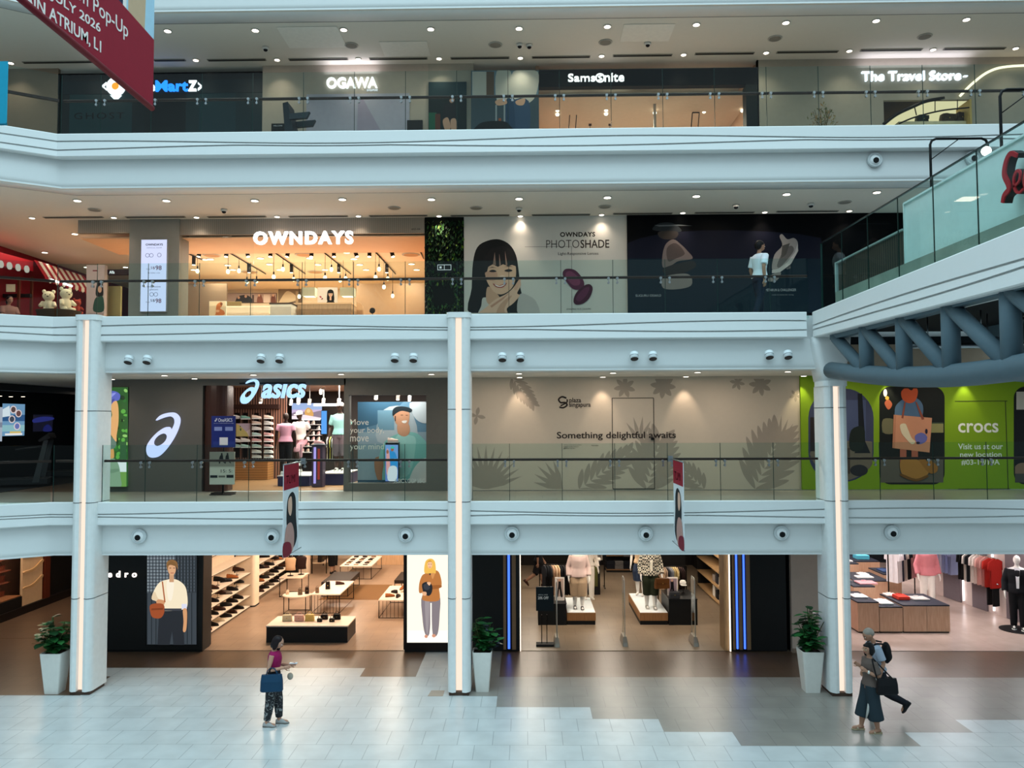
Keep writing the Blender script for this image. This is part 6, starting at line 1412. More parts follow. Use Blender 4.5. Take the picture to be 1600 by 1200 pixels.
t = standee('pale standing notice with running silhouettes below the dark blue notice', (327.5, 706, 366.5, 757), 18.3, '#b8b2a4', [('#8d867a', R4(327.5, 706, 366.5, 729)), ('#c9c3b4', R4(327.5, 731, 366.5, 757)), ('#1e1c1e', [(344, 712), (348, 711), (349, 717), (352, 724), (349, 722), (346, 719), (343, 725), (342, 720)], 's'), ('#1e1c1e', [(353, 712), (357, 711), (358, 717), (361, 724), (358, 722), (355, 719), (352, 725), (352, 720)], 's'), ('#1e1c1e', ell(346.6, 709.5, 1.4, 1.8)), ('#1e1c1e', ell(355.6, 709.5, 1.4, 1.8)), ('#26262a', R4(328.5, 742.5, 340, 746.5)), ('#6a665e', R4(341.5, 743, 352, 746)), ('#1e1e22', R4(354, 742, 365, 746.5))], F2T)
text(t, '15: 5:', (345, 733.5, 363, 738.5), 18.297, C('#2a2a2c'), .001)

# ---- beige leaf-print hoarding
r = rect(725, 589, 1250.5, 765, YS)
HB = C('#c2b3a2', .75, var=.03)
t = thing('hoarding', 'beige hoarding printed with grey leaf shadows and a short welcome line', 'hoarding', ((r[0] + r[1]) / 2, YS + .05, F2T))
MB().box(r2[1], r[1], YS, YS + .1, F2T + .012, ZC2 - .002, HB).build('board', t)
LF = '#9c8f82'; its = []
def frond(cx, cy, L, a0, n, w, spread, lf=LF, tip=.5):
    """palm frond: leaflets off a curved stem"""
    for i in range(n):
        u = i / (n - 1); bx_, by_ = cx + math.cos(a0) * L * u, cy + math.sin(a0) * L * u
        for s_ in (-1, 1):
            an = a0 + s_ * spread * (1 - .45 * u); l = L * tip * (1 - .55 * abs(u - .35)); dx, dy = math.cos(an), math.sin(an)
            its.append((lf, [(bx_, by_), (bx_ + dx * l * .5 - dy * w, by_ + dy * l * .5 + dx * w), (bx_ + dx * l, by_ + dy * l), (bx_ + dx * l * .5 + dy * w, by_ + dy * l * .5 - dx * w)], 's'))
def flower(cx, cy, R, n, a0=0, w=.22, lf=LF):
    for i in range(n):
        an = a0 + 2 * PI * i / n; dx, dy = math.cos(an), math.sin(an)
        its.append((lf, [(cx, cy), (cx + dx * R * .55 - dy * R * w, cy + dy * R * .55 + dx * R * w), (cx + dx * R, cy + dy * R), (cx + dx * R * .55 + dy * R * w, cy + dy * R * .55 - dx * R * w)], 's'))
def fan(cx, cy, R, a0, a1, n, w):
    for i in range(n):
        an = a0 + (a1 - a0) * i / (n - 1); dx, dy = math.cos(an), math.sin(an); l = R * (1 - .25 * abs(i / (n - 1) - .5))
        its.append((LF, [(cx, cy), (cx + dx * l * .5 - dy * w, cy + dy * l * .5 + dx * w), (cx + dx * l, cy + dy * l), (cx + dx * l * .5 + dy * w, cy + dy * l * .5 - dx * w)]))
frond(800, 590, 48, .9, 8, 3, .75, tip=.5); flower(976, 605, 17, 7, .3); flower(1036, 603, 20, 8, .1); flower(1152, 598, 12, 6, .2); flower(1188, 601, 18, 7, .5); flower(745, 650, 14, 4, .2)
fan(758, 765, 70, -2.75, -.35, 13, 4); frond(905, 764, 88, -.62, 9, 4.5, .8, tip=.45); fan(1000, 690, 42, -2.2, -1.1, 4, 3); frond(1010, 764, 70, -1.3, 8, 6, .95, tip=.8); frond(1180, 764, 80, -1.15, 8, 6, .9, tip=.85); fan(1215, 700, 52, -1.9, -1.0, 5, 3); fan(880, 765, 55, -2.9, -1.9, 5, 4); frond(1100, 764, 40, -2.4, 6, 4, .8, tip=.8); flower(1243, 618, 10, 5, .3)
art(t, [(h, p) + tuple(s_) for (h, p, *s_) in its], YS - .0005, 'leaf_print', step=.00002, clip=(737, 592, 1249, 764))
dr = rect(957, 622, 1022, 764, YS); DK = C('#2c2724', .6)
for a_ in ((dr[0] - .008, dr[0] + .008, dr[2], dr[3]), (dr[1] - .008, dr[1] + .008, dr[2], dr[3]), (dr[0], dr[1], dr[3] - .008, dr[3] + .008), (dr[0], dr[1], dr[2] - .008, dr[2] + .012)): MB().box(a_[0], a_[1], YS - .006, YS - .003, a_[2], a_[3], DK).build('door_line', t)
c = P(1021, 686, YS); MB().box(c.x - .06, c.x + .02, YS - .05, YS - .006, c.z - .02, c.z + .03, BLACK).build('door_handle', t)
INK = C('#2c2320', .6)
text(t, 'Something delightful awaits', (870, 674.5, 1056, 688), YS - .006, INK, .001, .014); text(t, 'plaza', (889.5, 621.5, 908, 631), YS - .006, INK, .001, .012); text(t, 'singapura', (889.5, 629, 923, 638), YS - .006, INK, .001, .012)
xs_ = [(885, 622), (878, 620), (873, 624), (876, 629), (883, 629), (886, 633), (880, 637), (874, 636)]
q = curve([P(a_, b_, YS - .006) for a_, b_ in xs_], 5); MB().tube(q, .019, INK, 6, flat=.2).build('logo', t)
q = curve([P(a_, b_, YS - .006) for a_, b_ in ((886, 624), (886, 628), (880, 632), (876, 634))], 4); MB().tube(q, .016, INK, 6, flat=.2).build('logo', t)
for k in range(3): text(t, 'Follow us for more updates'[:26 - 6 * k], (881, 694.5 + 2.6 * k, 909 - 5 * k, 696 + 2.6 * k), YS - .006, INK, .001)
text(t, 'Find us online', (924, 695, 935, 697), YS - .006, INK, .001)
# ---- green hoarding
bx1 = r[1] + .002; r = rect(1250.5, 589, 1640, 765, YS - .06)
GRN = C('#7a9a1c', .6, var=.03)
t = thing('hoarding', 'lime green hoarding with rounded photo panels and white lettering, under the footbridge', 'hoarding', ((r[0] + r[1]) / 2, YS, F2T))
MB().box(bx1, XR - .2, YS - .06, YS + .1, F2T + .012, ZC2 - .002, GRN).build('board', t)
Yg = YS - .061
def panel(px, rad, items, name):
    x0, y0, x1, y1 = px; base = rrect(x0, y0, x1, y1, rad, 8); art(t, [(items[0], base)], Yg, name)
    art(t, items[1:], Yg - .001, 'printed_picture', clip=(x0 + 2, y0 + 3, x1 - 2, y1 - 3))
panel((1263, 607, 1365, 753), 46, ['#3a3f58', ('#46506e', R4(1275, 625, 1353, 690)), ('#6f6458', [(1268, 700), (1362, 690), (1360, 730), (1320, 752), (1290, 745)], 's'), ('#2a2424', R4(1266, 652, 1285, 705)), ('#171a20', [(1340, 615), (1347, 615), (1352, 690), (1360, 708), (1335, 708), (1342, 690)]), ('#1c2420', [(1330, 672), (1350, 668), (1348, 702), (1328, 702)], 's'), ('#2a2a30', ell(1342, 735, 14, 9)), ('#4a3a34', R4(1318, 700, 1328, 740))], 'photo_panel')
panel((1374, 604, 1476, 757), 18, ['#171a18', ('#5d5850', R4(1375, 715, 1476, 757)), ('#3d4a3a', R4(1378, 660, 1474, 676)), ('#6f6a4e', [(1380, 655), (1400, 657), (1398, 676), (1380, 676)], 's'), ('#8a8456', R4(1452, 662, 1474, 676)), ('#4f6a86', [(1398, 640), (1405, 628), (1416, 622), (1432, 622), (1442, 634), (1440, 655), (1430, 668), (1402, 668)], 's'), ('#c86a4a', [(1382, 630), (1388, 624), (1394, 632), (1388, 640)], 's'), ('#d8b04a', ell(1386, 622, 3, 3)), ('#e0d8d0', ell(1383, 614, 3, 6)), ('#c2522e', [(1408, 612), (1416, 606), (1424, 610), (1430, 604), (1434, 612), (1430, 626), (1420, 630), (1410, 624)], 's'),
       ('#a85f4a', R4(1406, 700, 1416, 722)), ('#a85f4a', R4(1424, 700, 1434, 716)), ('#c98a6a', [(1396, 648), (1456, 653), (1452, 707), (1394, 700)]), ('#b87a5c', [(1396, 648), (1400, 649), (1398, 700), (1394, 700)]), ('#8a4a3a', [(1408, 653), (1413, 628), (1415, 628), (1411, 654)]), ('#8a4a3a', [(1444, 655), (1432, 628), (1430, 628), (1440, 656)]), ('#d9c8a8', [(1406, 664), (1414, 662), (1418, 670), (1424, 684), (1430, 690), (1424, 694), (1414, 684), (1408, 676)], 's'), ('#6a6aa8', [(1430, 680), (1440, 676), (1448, 682), (1446, 690), (1436, 694), (1430, 688)], 's'), ('#2a2438', ell(1447, 674, 2, 4)), ('#2a2438', ell(1434, 692, 3, 2)),
       ('#a8763a', [(1406, 722), (1418, 714), (1436, 720), (1450, 730), (1448, 742), (1430, 748), (1410, 742)], 's'), ('#94642e', [(1434, 716), (1448, 716), (1464, 728), (1462, 738), (1450, 738)], 's'), ('#6f4a22', [(1408, 740), (1430, 748), (1448, 742), (1448, 746), (1430, 752), (1408, 744)], 's')], 'photo_panel')
panel((1584, 604, 1690, 757), 18, ['#1a1a1c', ('#8a6a58', ell(1598, 735, 14, 12)), ('#4a4642', R4(1584, 740, 1640, 757)), ('#b8b0a6', R4(1588, 612, 1602, 640))], 'photo_panel')
WP = C('#e8e6dc', .6)
text(t, 'crocs', (1497, 661, 1560, 676), Yg - .001, WP, .001, .015); text(t, 'Visit us at our', (1497, 693, 1567, 702), Yg - .001, WP, .001, .015); text(t, 'new location', (1500, 706, 1565, 714), Yg - .001, WP, .001, .015); text(t, '#03-19/19A', (1502, 718, 1562, 727), Yg - .001, WP, .001, .015)
for a_ in ((1492, 626.3, 1574, 627.3), (1572.6, 627, 1573.6, 764), (1497, 763.5, 1578, 764.5)):
    q = rect(*a_, Yg); MB().box(q[0], q[1], Yg - .003, Yg, q[2], q[3], DK).build('door_line', t)
# wash lights over the hoardings
for k, (px, col) in enumerate(((812, WARM), (940, WARM), (1068, WARM), (1249, (1, .9, .55)), (1383, (1, .9, .6)), (1503, (1, .9, .6)))):
    x = P(px, 588, YS).x; p = (x, YS - .30, ZC2 - .006); downlight('%s recessed wash light over the hoardings, counting from the brightest column' % ORD[k], p, .06)
    lamp('wash_spot', 'SPOT', (x, YS - .26, ZC2 - .05), 26, col, rot=(.22, 0, 0), spot=62, blend=.7, radius=.03)
# ---- dark gym shop at the far left
GX = -14.3
wall('gym_back', GX - 1.2, GX - 1.1, 17, 31, F2, ZC2, C('#0d0f13', .5)); wall('gym_end', GX - 1.1, -10.1, 30.9, 31, F2, ZC2, C('#0c0d10', .5))
struct(MB().box(GX - 1.1, -12.6, 17.0, 31, F2T, F2T + .01, C('#1a1614', .35)).build('floor_gym'))
hz0 = SX(40, 612, GX + .6).z; wall('gym_header', GX + .5, GX + .6, 19.0, 30.9, hz0, ZC2, C('#0f0f12', .4))
tfx = lambda X: (lambda a, b, d: SX(a, b, X) + Vector((d, 0, 0)))
def sidebox(label, x0, y0, x1, y1, X, items, e, name='lit_poster', cat='lightbox'):
    pts = [SX(a, b, X) for a, b in R4(x0, y0, x1, y1)]; ys = [p.y for p in pts]; zs = [p.z for p in pts]; t = thing(name, label, cat, (X, sum(ys) / 4, min(zs)))
    ya, yb = min(ys), max(ys); za, zb = (pts[2].z + pts[3].z) / 2, (pts[0].z + pts[1].z) / 2
    MB().box(X - .06, X - .001, ya, yb, za, zb, DARK).build('frame', t)
    tf = lambda a, b, d: Vector((X + d, ya + (yb - ya) * (a - x0) / (x1 - x0), zb + (za - zb) * (b - y0) / (y1 - y0)))
    art(t, items, 0, 'lit_picture' if e else 'printed_picture', e, tf=tf); return t
sidebox('lit blue poster of round portraits on the wall of the dark gym shop', 4, 631, 38, 681, GX - .3, [('#6f9cc0', R4(4, 631, 38, 681)), ('#2f5a8a', R4(4, 648, 38, 658)), ('#8fc0c8', R4(4, 664, 38, 674)), ('#d8e8f0', [(4, 640), (14, 634), (16, 650), (4, 652)]), ('#e8d8d8', ell(20, 640, 5, 6)), ('#5a4a4a', ell(20, 640, 3.5, 4.5)), ('#e8d8d8', ell(28, 646, 5, 6)), ('#6a4a48', ell(28, 646, 3.6, 4.6)), ('#e8d8d8', ell(18, 655, 5, 6)), ('#3f4a5a', ell(18, 655, 3.6, 4.6)), ('#e8d8d8', ell(26, 666, 5, 6)), ('#6a78b8', ell(26, 666, 3.6, 4.6)), ('#d8c070', R4(15, 674, 32, 677)), ('#f0f0f0', R4(8, 677, 34, 680))], .7)
sidebox('white poster edge at the margin of the view in the dark gym shop', -20, 636, 3, 690, GX - .2, [('#b8c4d4', R4(-20, 636, 3, 690)), ('#8a94a8', R4(-20, 660, 3, 668))], .6)
sidebox('dim blue screen on the wall of the dark gym shop', 52, 648, 82, 674, GX - .3, [('#10132c', R4(52, 648, 82, 674)), ('#2a348a', [(52, 655), (66, 651), (82, 652), (82, 656), (60, 660), (52, 660)], 's'), ('#1c2470', [(68, 668), (74, 663), (80, 668), (80, 674), (68, 674)], 's')], .45, 'wall_screen', 'screen')
def treadmill(label, loc, rz):
    t = thing('treadmill', label, 'treadmill', (0, 0, 0)); m = C('#2a2c30', .5); s_ = C('#4a4d52', .4)
    MB().box(-.4, .4, -.95, .95, .04, .2, m).build('deck', t, .02); MB().box(-.28, .28, -.9, .7, .2, .21, C('#111214', .6)).build('belt', t)
    for x in (-.38, .38): MB().prism([(.60, .1), (.75, .1), (.95, 1.2), (.85, 1.22)], x - .03, x + .03, s_, 'yz').build('upright', t); MB().tube([(x, .9, 1.05), (x, .2, .95)], .03, m, 8).build('handrail', t)
    MB().prism([(.75, 1.15), (1.0, 1.25), (.95, 1.38), (.72, 1.2)], -.45, .45, m, 'yz').build('console', t); MB().prism([(.715, 1.205), (.945, 1.385), (.943, 1.39), (.71, 1.21)], -.3, .3, C('#8a96a0', .3), 'yz').build('display', t)
    return finish(t, loc, rz)
treadmill('dark treadmill with a wide console in the gym shop, at the margin of the view', (-13.6, 20.9, F2T + .0105), -1.2)
treadmill('second treadmill deeper in the dark gym shop', (-13.7, 24.4, F2T + .0105), -1.2)
for k, (px, py) in enumerate(((0, 618), (17, 619), (36, 619))): p = SX(px, py, GX - .5); tt = downlight('small gym shop ceiling spot, %s along' % ORD[k], (p.x, p.y, p.z), .05); MB().tube([(p.x, p.y, p.z), (p.x, p.y, ZC2)], .012, BLACK, 6).build('stem', tt)
for y in (20, 25): lamp('gym_light', 'AREA', (-13.4, y, ZC2 - .1), 6, (1, .85, .7), .5)
for x in (-11, -8, -4.5, -.5, 2, 4.5, 7.5, 10): lamp('gallery_light', 'AREA', (x, 17.9, ZC2 - .03), 16, (1, .86, .72), .4)
# ================================================================ second gallery (eyewear shop, posters, awning shop)
F3T = F3 + .01
ZC3 = Z4[2]
struct(MB().box(-15.9, 5.8, YG + .3, YS, F3 - .002, F3T, GALT).build('floor_second_gallery')); struct(MB().box(-15.9, -9.6, YS, 31, F3 - .002, F3T, GALT).build('floor_second_corridor'))
PIER = C('#8f8a83', .7)
r = rect(203, 347, 281, 490, YS); zh = rect(281, 350, 663, 365.5, YS)
wall('eyewear_pier', r[0], r[1], YS - .05, YS + .5, F3, ZC3, PIER)
FLUT = stripes('fluted_header', '#7f746a', '#9a8e82', .05, 0, .2, .7)
xe = P(663, 420, YS).x
struct(MB().box(r[1], xe, YS, YS + .12, zh[2], ZC3, FLUT).build('wall_eyewear_header')); hx = P(122, 352, YS).x
struct(MB().box(hx, r[0], YS, YS + .12, P(160, 364, YS).z, ZC3, FLUT).build('wall_eyewear_header_side'))
EY1 = 27.5; zce = zh[2] - .02
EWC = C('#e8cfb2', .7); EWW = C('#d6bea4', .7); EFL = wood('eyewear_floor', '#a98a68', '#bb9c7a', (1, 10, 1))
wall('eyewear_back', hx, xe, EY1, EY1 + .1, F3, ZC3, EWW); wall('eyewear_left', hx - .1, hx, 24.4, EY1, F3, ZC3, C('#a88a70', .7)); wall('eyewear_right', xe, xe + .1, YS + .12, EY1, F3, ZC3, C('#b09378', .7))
struct(MB().box(hx, xe, YS, EY1, F3T, F3T + .01, EFL).build('floor_eyewear'))
PEACHW = wood('ceiling_board', '#dcb08a', '#e6bd98', (1, 16, 16), .6)
struct(MB().box(hx, xe, YS + .13, YS + 2.0, zce - .03, zce, PEACHW).build('ceiling_eyewear_front'))
zce2 = P(480, 389.5, YS + 2.0).z
struct(MB().box(hx, xe, YS + 2.0, EY1, zce2 - .03, zce2, EWC).build('ceiling_eyewear')); 
struct(MB().box(hx, xe, YS + 1.98, YS + 2.0, min(zce2, zce) - .03, max(zce, zce2), PEACHW).build('trim_15'))
# side window of the eyewear shop seen past the pier is glass
struct(MB().box(r[1], P(395, 420, YS).x, YS + .05, YS + .06, F3, zh[2], CLEAR).build('window_2'))
def emit_text(parent, s_, rc, Y, mat, d, b, **k): return text(parent, s_, rc, Y, mat, d, b, **k)
c = P(475, 372, YS - .25); t = thing('shop_sign', 'large glowing white lettering over the wide opening of the eyewear shop', 'sign', (c.x, YS, c.z))
text(t, 'OWNDAYS', (397, 362, 552.5, 382.5), YS - .2, C('#ffffff', emit=1.7), .08, .042, space=1.25)
for px in (420, 475, 530): x = P(px, 360, YS).x; MB().box(x - .015, x + .015, YS - .2, YS - .001, c.z + .12, c.z + .17, C('#8d857c')).build('bracket', t)
text(None, '#03-04', (643, 356.5, 656, 359.5), YS, C('#3a3430', .6), .004, .0, name='unit_number') if False else None
t = thing('unit_number', 'small dark unit number at the end of the fluted header of the eyewear shop', 'lettering', (P(650, 358, YS).x, YS, P(650, 358, YS).z)); text(t, '#03-04', (643, 356.5, 656.5, 359.8), YS, C('#3a3430', .6), .004)
# tall lit price sign on the pier
sg = rect(219.5, 374, 260.5, 487, YS - .12); t = thing('lit_price_sign', 'tall white lit sign with eyeglass prices on the grey pier', 'sign', ((sg[0] + sg[1]) / 2, YS - .1, sg[2]))
MB().box(sg[0], sg[1], YS - .12, YS - .051, sg[2], sg[3], C('#b8bac4', .5)).build('case', t)
Ys = YS - .121; MB().box(sg[0] + .01, sg[1] - .01, Ys, Ys + .003, sg[2] + .01, sg[3] - .01, C('#d4dcff', emit=.85)).build('lit_face', t)
SI = C('#20232c', .6); SM = C('#7c3a58', .6); SG = C('#6a708c', .6)
text(t, 'OWNDAYS', (227.5, 380.5, 254.5, 383.8), Ys, SI, .002, .03); text(t, 'OPTICAL SHOP', (229, 386.5, 253, 388), Ys, SG, .002)
text(t, 'From', (229, 419.5, 234.5, 421.5), Ys, SG, .002); text(t, 'S$', (235.5, 416.5, 242, 421), Ys, SM, .002); text(t, '98', (243, 415, 252.5, 422), Ys, SM, .002, .01); text(t, 'No hidden costs', (231, 425.5, 250, 427.2), Ys, SG, .002)
text(t, 'Progressive', (230, 446.5, 251, 450), Ys, SG, .002); text(t, 'glasses', (233.5, 451, 247, 454.2), Ys, SG, .002); text(t, 'From', (228, 471, 234, 473), Ys, SG, .002); text(t, 'S$', (235, 467.5, 242, 472), Ys, SI, .002); text(t, '98', (243, 466.5, 252, 473.5), Ys, SM, .002, .01)
for cx, cy, rr in ((230.5, 399, 3), (236.5, 399, 3), (249, 398.5, 3), (237, 460, 3), (243.5, 460, 3)):
    q = P(cx, cy, Ys); MB().tube([(q.x + rr * .0154 * math.cos(a), Ys - .003, q.z + rr * .0154 * math.sin(a)) for a in (2 * PI * i / 16 for i in range(17))], .005, SG, 4).build('glasses_symbol', t)
# tracks, spots, pendant bulbs
BT = C('#1a1210', .4)
def track(label, p, q, z=None):
    t = thing('light_track', label, 'light track', (p + q) / 2); MB().tube([p, q], .018, BT, 6).build('rail', t); return t
zt1 = zce - .1; Ya = YS + 1.2; Yb = YS + 2.2; zt2 = P(450, 389, Yb).z
track('short black light track behind the glowing letters of the eyewear shop', P(362, 369, Ya), P(598, 369, Ya)); track('long black light track across the eyewear shop ceiling', P(283, 389.5, Yb), P(618, 389, Yb))
def spot_can(label, px, py, Y, rz=0, glow=True, up=None):
    p = P(px, py, Y); t = thing('track_spot', label, 'spotlight', p); MB().tube([p, p + Vector((0, 0, -.05))], .02, BT, 8).build('adapter', t)
    d = Vector((math.sin(rz) * .14, -.03, -.15)); a = p + Vector((0, 0, -.05)); MB().tube([a, a + d], .055, BT, 14).build('housing', t)
    if glow: MB().tube([a + d, a + d * 1.04], .048, GLOWW, 12).build('lens', t)
for k, (px, g) in enumerate(((372, 0), (396, 0), (535, 0), (563, 0), (593, 0))): spot_can('%s black spotlight on the short track behind the glowing letters' % ORD[k], px, 370, Ya, .2 * (k - 2), False)
for k, px in enumerate((283.5, 312, 354, 386, 423, 450.5, 487, 521.5, 555, 577.5, 612)): spot_can('%s black spotlight on the long track of the eyewear shop' % ORD[k], px, 390, Yb, (.0, -.1, 0, .3, 0, -.2, 0, .1, .4, 0, .3)[k])
def z_at_ceiling(px, py): return FL(px, py, zce2 - .06)
for k, (a, b, c_, d) in enumerate(((286, 393, 316, 406), (353, 392, 415, 428), (425, 392, 477, 428), (503, 392, 548, 428), (585, 392, 618, 428), (656, 391, 662, 404))):
    p, q = z_at_ceiling(a, b), z_at_ceiling(c_, d); track('%s black track running back into the eyewear shop' % ORD[k], p, q)
    if k < 5: m = p.lerp(q, .55); tt = thing('track_spot', 'black spotlight part way along the %s track running back' % ORD[k], 'spotlight', m); MB().tube([m, m + Vector((0, 0, -.24))], .05, BT, 12).build('housing', tt); MB().tube([m + Vector((0, 0, -.24)), m + Vector((0, 0, -.25))], .045, GLOWW, 12).build('lens', tt)
for k, (tr, u, py) in enumerate(((0, .75, 420), (1, .05, 421), (1, .3, 420), (1, .5, 437), (1, .75, 436), (2, .05, 430), (2, .3, 418), (2, .62, 434), (2, .8, 461), (3, .1, 432), (3, .3, 419), (3, .6, 436), (3, .8, 433), (4, .05, 432), (4, .2, 419), (4, .42, 447), (4, .6, 434), (4, .85, 461))):
    a, b, c_, d = ((286, 393, 316, 406), (353, 392, 415, 428), (425, 392, 477, 428), (503, 392, 548, 428), (585, 392, 618, 428))[tr]
    p = z_at_ceiling(a, b).lerp(z_at_ceiling(c_, d), u); zb_ = P(800, py, p.y).z
    t = thing('pendant_bulb', '%s bare pendant bulb of the eyewear shop, hung from the %s track running back' % (ORD[k], ORD[tr]), 'pendant lamp', p)
    MB().tube([p, (p.x, p.y, zb_ + .12)], .006, BT, 5).build('cord', t); MB().tube([(p.x, p.y, zb_ + .14), (p.x, p.y, zb_ + .06)], .022, BT, 8).build('socket', t); MB().ball((p.x, p.y, zb_), (.05, .05, .065), C('#ffe6b8', emit=4), 10, 8).build('bulb', t)
DLS = ((275 + 45, 405), (329, 404.5), (356, 414), (407, 403), (421, 412.5), (437, 421), (471, 393), (484, 403), (497, 413), (508, 421), (541.5, 394), (553, 404), (562, 413), (572, 421), (631, 392), (643, 412), (651, 421), (390, 393), (364, 421), (303, 421), (286, 414))
for k, (px, py) in enumerate(DLS): p = FL(px, py, zce2 - .032); downlight('round warm downlight in the rear ceiling of the eyewear shop', p, .085, 'eyewear shop downlights', GLOWW)
for k, (px, py) in enumerate(((331, 399), (475, 398), (642, 398), (390, 425), (493, 425))): p = FL(px, py, zce2 - .032); ceiling_disc('%s wide round air diffuser in the eyewear shop ceiling' % ORD[k], px, py, zce2 - .032, .22, '#b98f6a', 'air_diffuser', 'air vent')
shoplights(hx + .5, xe - .3, YS + .6, YS + 1.9, zce - .06, (4, 1), 24, (1, .82, .62), .5); shoplights(hx + .5, xe - .3, YS + 2.4, EY1 - .5, zce2 - .08, (4, 3), 46, (1, .82, .62), .6)
lamp('eyewear_uplight', 'AREA', ((hx + xe) / 2, YS + 3.6, F3T + .95), 90, (1, .82, .62), 6, 4, rot=(PI, 0, 0))
# furniture of the eyewear shop
def at3(px, py, Y): return P(px, py, Y)
def cab(label, x0, y0, x1, Y, d, top, side, name='display_counter', cat='counter', zb=F3T + .0105):
    q = rect(x0, y0, x1, 489, Y); t = thing(name, label, cat, ((q[0] + q[1]) / 2, Y + d / 2, zb)); MB().box(q[0], q[1], Y, Y + d, zb, q[3] - .04, side).build('body', t); MB().box(q[0] - .02, q[1] + .02, Y - .02, Y + d, q[3] - .04, q[3], top).build('top', t); return t, q
cab('white walled display counter with a dark top in the eyewear shop', 422, 473, 455, 21.4, .5, C('#3a302a', .5), C('#cfcac2', .6)); cab('pale wooden service counter under the small woman poster in the eyewear shop', 463, 473, 549, 21.9, .8, C('#c9a888', .5), wood('service_wood', '#8d7256', '#a3866a'))
t, q = cab('long white glasses display with a pink lower shelf in the eyewear shop', 354, 478, 421, 22.6, .6, C('#e8dccc', .4), C('#d9c9b6', .6))
MB().box(q[0], q[1], 22.585, 22.6, q[3] - .42, q[3] - .39, C('#ffdcb0', emit=1.2)).build('light_line', t)
def pic(label, px, Y, bg, items, d=.04, name='poster', cat='poster', frame='#5a3a2a', e=0):
    q = rect(*px, Y); t = thing(name, label, cat, ((q[0] + q[1]) / 2, Y + d / 2, q[2])); MB().box(q[0], q[1], Y + .002, Y + d, q[2], q[3], C(frame, .5)).build('board', t); art(t, [(bg, R4(px[0] + .6, px[1] + .6, px[2] - .6, px[3] - .6))] + items, Y, 'printed_picture', e, clip=px); return t
pic('wide photo panel of glasses wearers on the rear wall of the eyewear shop', (354, 458, 432, 473), EY1 - .05, '#a88f88', [('#2a2224', [(368, 470), (372, 463), (384, 461), (392, 465), (394, 473), (366, 473)], 's'), ('#c99a80', ell(384, 463, 2, 2.4)), ('#c99a80', ell(373, 465, 2, 2.2)), ('#4a3a3c', R4(394, 461, 397, 473)), ('#7a4a3e', [(402, 473), (403, 463), (408, 461), (411, 473)], 's'), ('#6a3f34', [(424, 473), (424, 464), (429, 461), (431, 473)], 's'), ('#cfb8ae', R4(412, 460, 422, 473)), ('#d9a890', ell(405, 461.5, 1.6, 2)), ('#d9a890', ell(427, 461.5, 1.6, 2))])
pic('dark framed wide photo of a desk scene on the rear wall of the eyewear shop', (435, 448.5, 472, 473), EY1 - .05, '#7d6a58', [('#c9b49a', [(437, 470), (448, 455), (460, 460), (464, 468), (450, 473), (437, 473)], 's'), ('#a08a70', R4(462, 455, 466, 473)), ('#5a4a3e', R4(466, 456, 472, 473))], frame='#2a201c')
def facepic(cx, cy, s_, hair='#141214', skin='#e6bda8', lip='#b8525a', dress='#1a1a1e'):
    return [(hair, [(cx - 5.2 * s_, cy + 11 * s_), (cx - 5.6 * s_, cy), (cx - 4.4 * s_, cy - 6 * s_), (cx, cy - 8.2 * s_), (cx + 4.4 * s_, cy - 6 * s_), (cx + 5.6 * s_, cy), (cx + 5.4 * s_, cy + 11 * s_)], 's'), (dress, [(cx - 7.5 * s_, cy + 15 * s_), (cx - 5 * s_, cy + 10.5 * s_), (cx, cy + 9.5 * s_), (cx + 5 * s_, cy + 10.5 * s_), (cx + 8 * s_, cy + 15 * s_)]), (skin, [(cx - 1.3 * s_, cy + 3 * s_), (cx + 1.3 * s_, cy + 3 * s_), (cx + 1.6 * s_, cy + 9.6 * s_), (cx - 1.6 * s_, cy + 9.6 * s_)]), (skin, [(cx - 3.2 * s_, cy - 3 * s_), (cx, cy - 4.6 * s_), (cx + 3.2 * s_, cy - 3 * s_), (cx + 3.1 * s_, cy + 1.4 * s_), (cx, cy + 5 * s_), (cx - 3.1 * s_, cy + 1.4 * s_)], 's'), (hair, [(cx - 3.8 * s_, cy - 2 * s_), (cx - 3.6 * s_, cy - 4.6 * s_), (cx, cy - 6.2 * s_), (cx + 3.6 * s_, cy - 4.6 * s_), (cx + 3.8 * s_, cy - 2 * s_), (cx + 2 * s_, cy - 1.6 * s_), (cx, cy - 2 * s_), (cx - 2 * s_, cy - 1.6 * s_)]), ('#2b1c1a', ell(cx - 1.5 * s_, cy - .1 * s_, .8 * s_, .4 * s_, 8)), ('#2b1c1a', ell(cx + 1.5 * s_, cy - .1 * s_, .8 * s_, .4 * s_, 8)), ('#d39c88', ell(cx, cy + 1.4 * s_, .5 * s_, .5 * s_, 8)), (lip, ell(cx, cy + 2.9 * s_, 1.1 * s_, .45 * s_, 10))]
pic('small white poster of a long haired woman standing on the service counter', (496, 449, 527, 473), 22.2, '#ece4e2', facepic(516.5, 460, .95) + [('#a83a50', ell(501, 464, 2, 1.2, 10, .6)), ('#7c2a44', ell(503.5, 467, 1.6, 1.0, 10, -.6))], frame='#e8e0dc')
pic('small poster of people in orange tones beside the white glasses display', (326.5, 470.5, 353, 533), 21.2, '#e6cfb0', [('#c9743e', [(337, 490), (338, 478), (341, 474), (346, 472), (347, 478), (344, 482), (350, 486), (350, 492), (336, 492)], 's'), ('#7a3f22', ell(346, 475, 2, 2.4)), ('#e8b08a', ell(340, 486, 3, 2))], frame='#e8dccb')
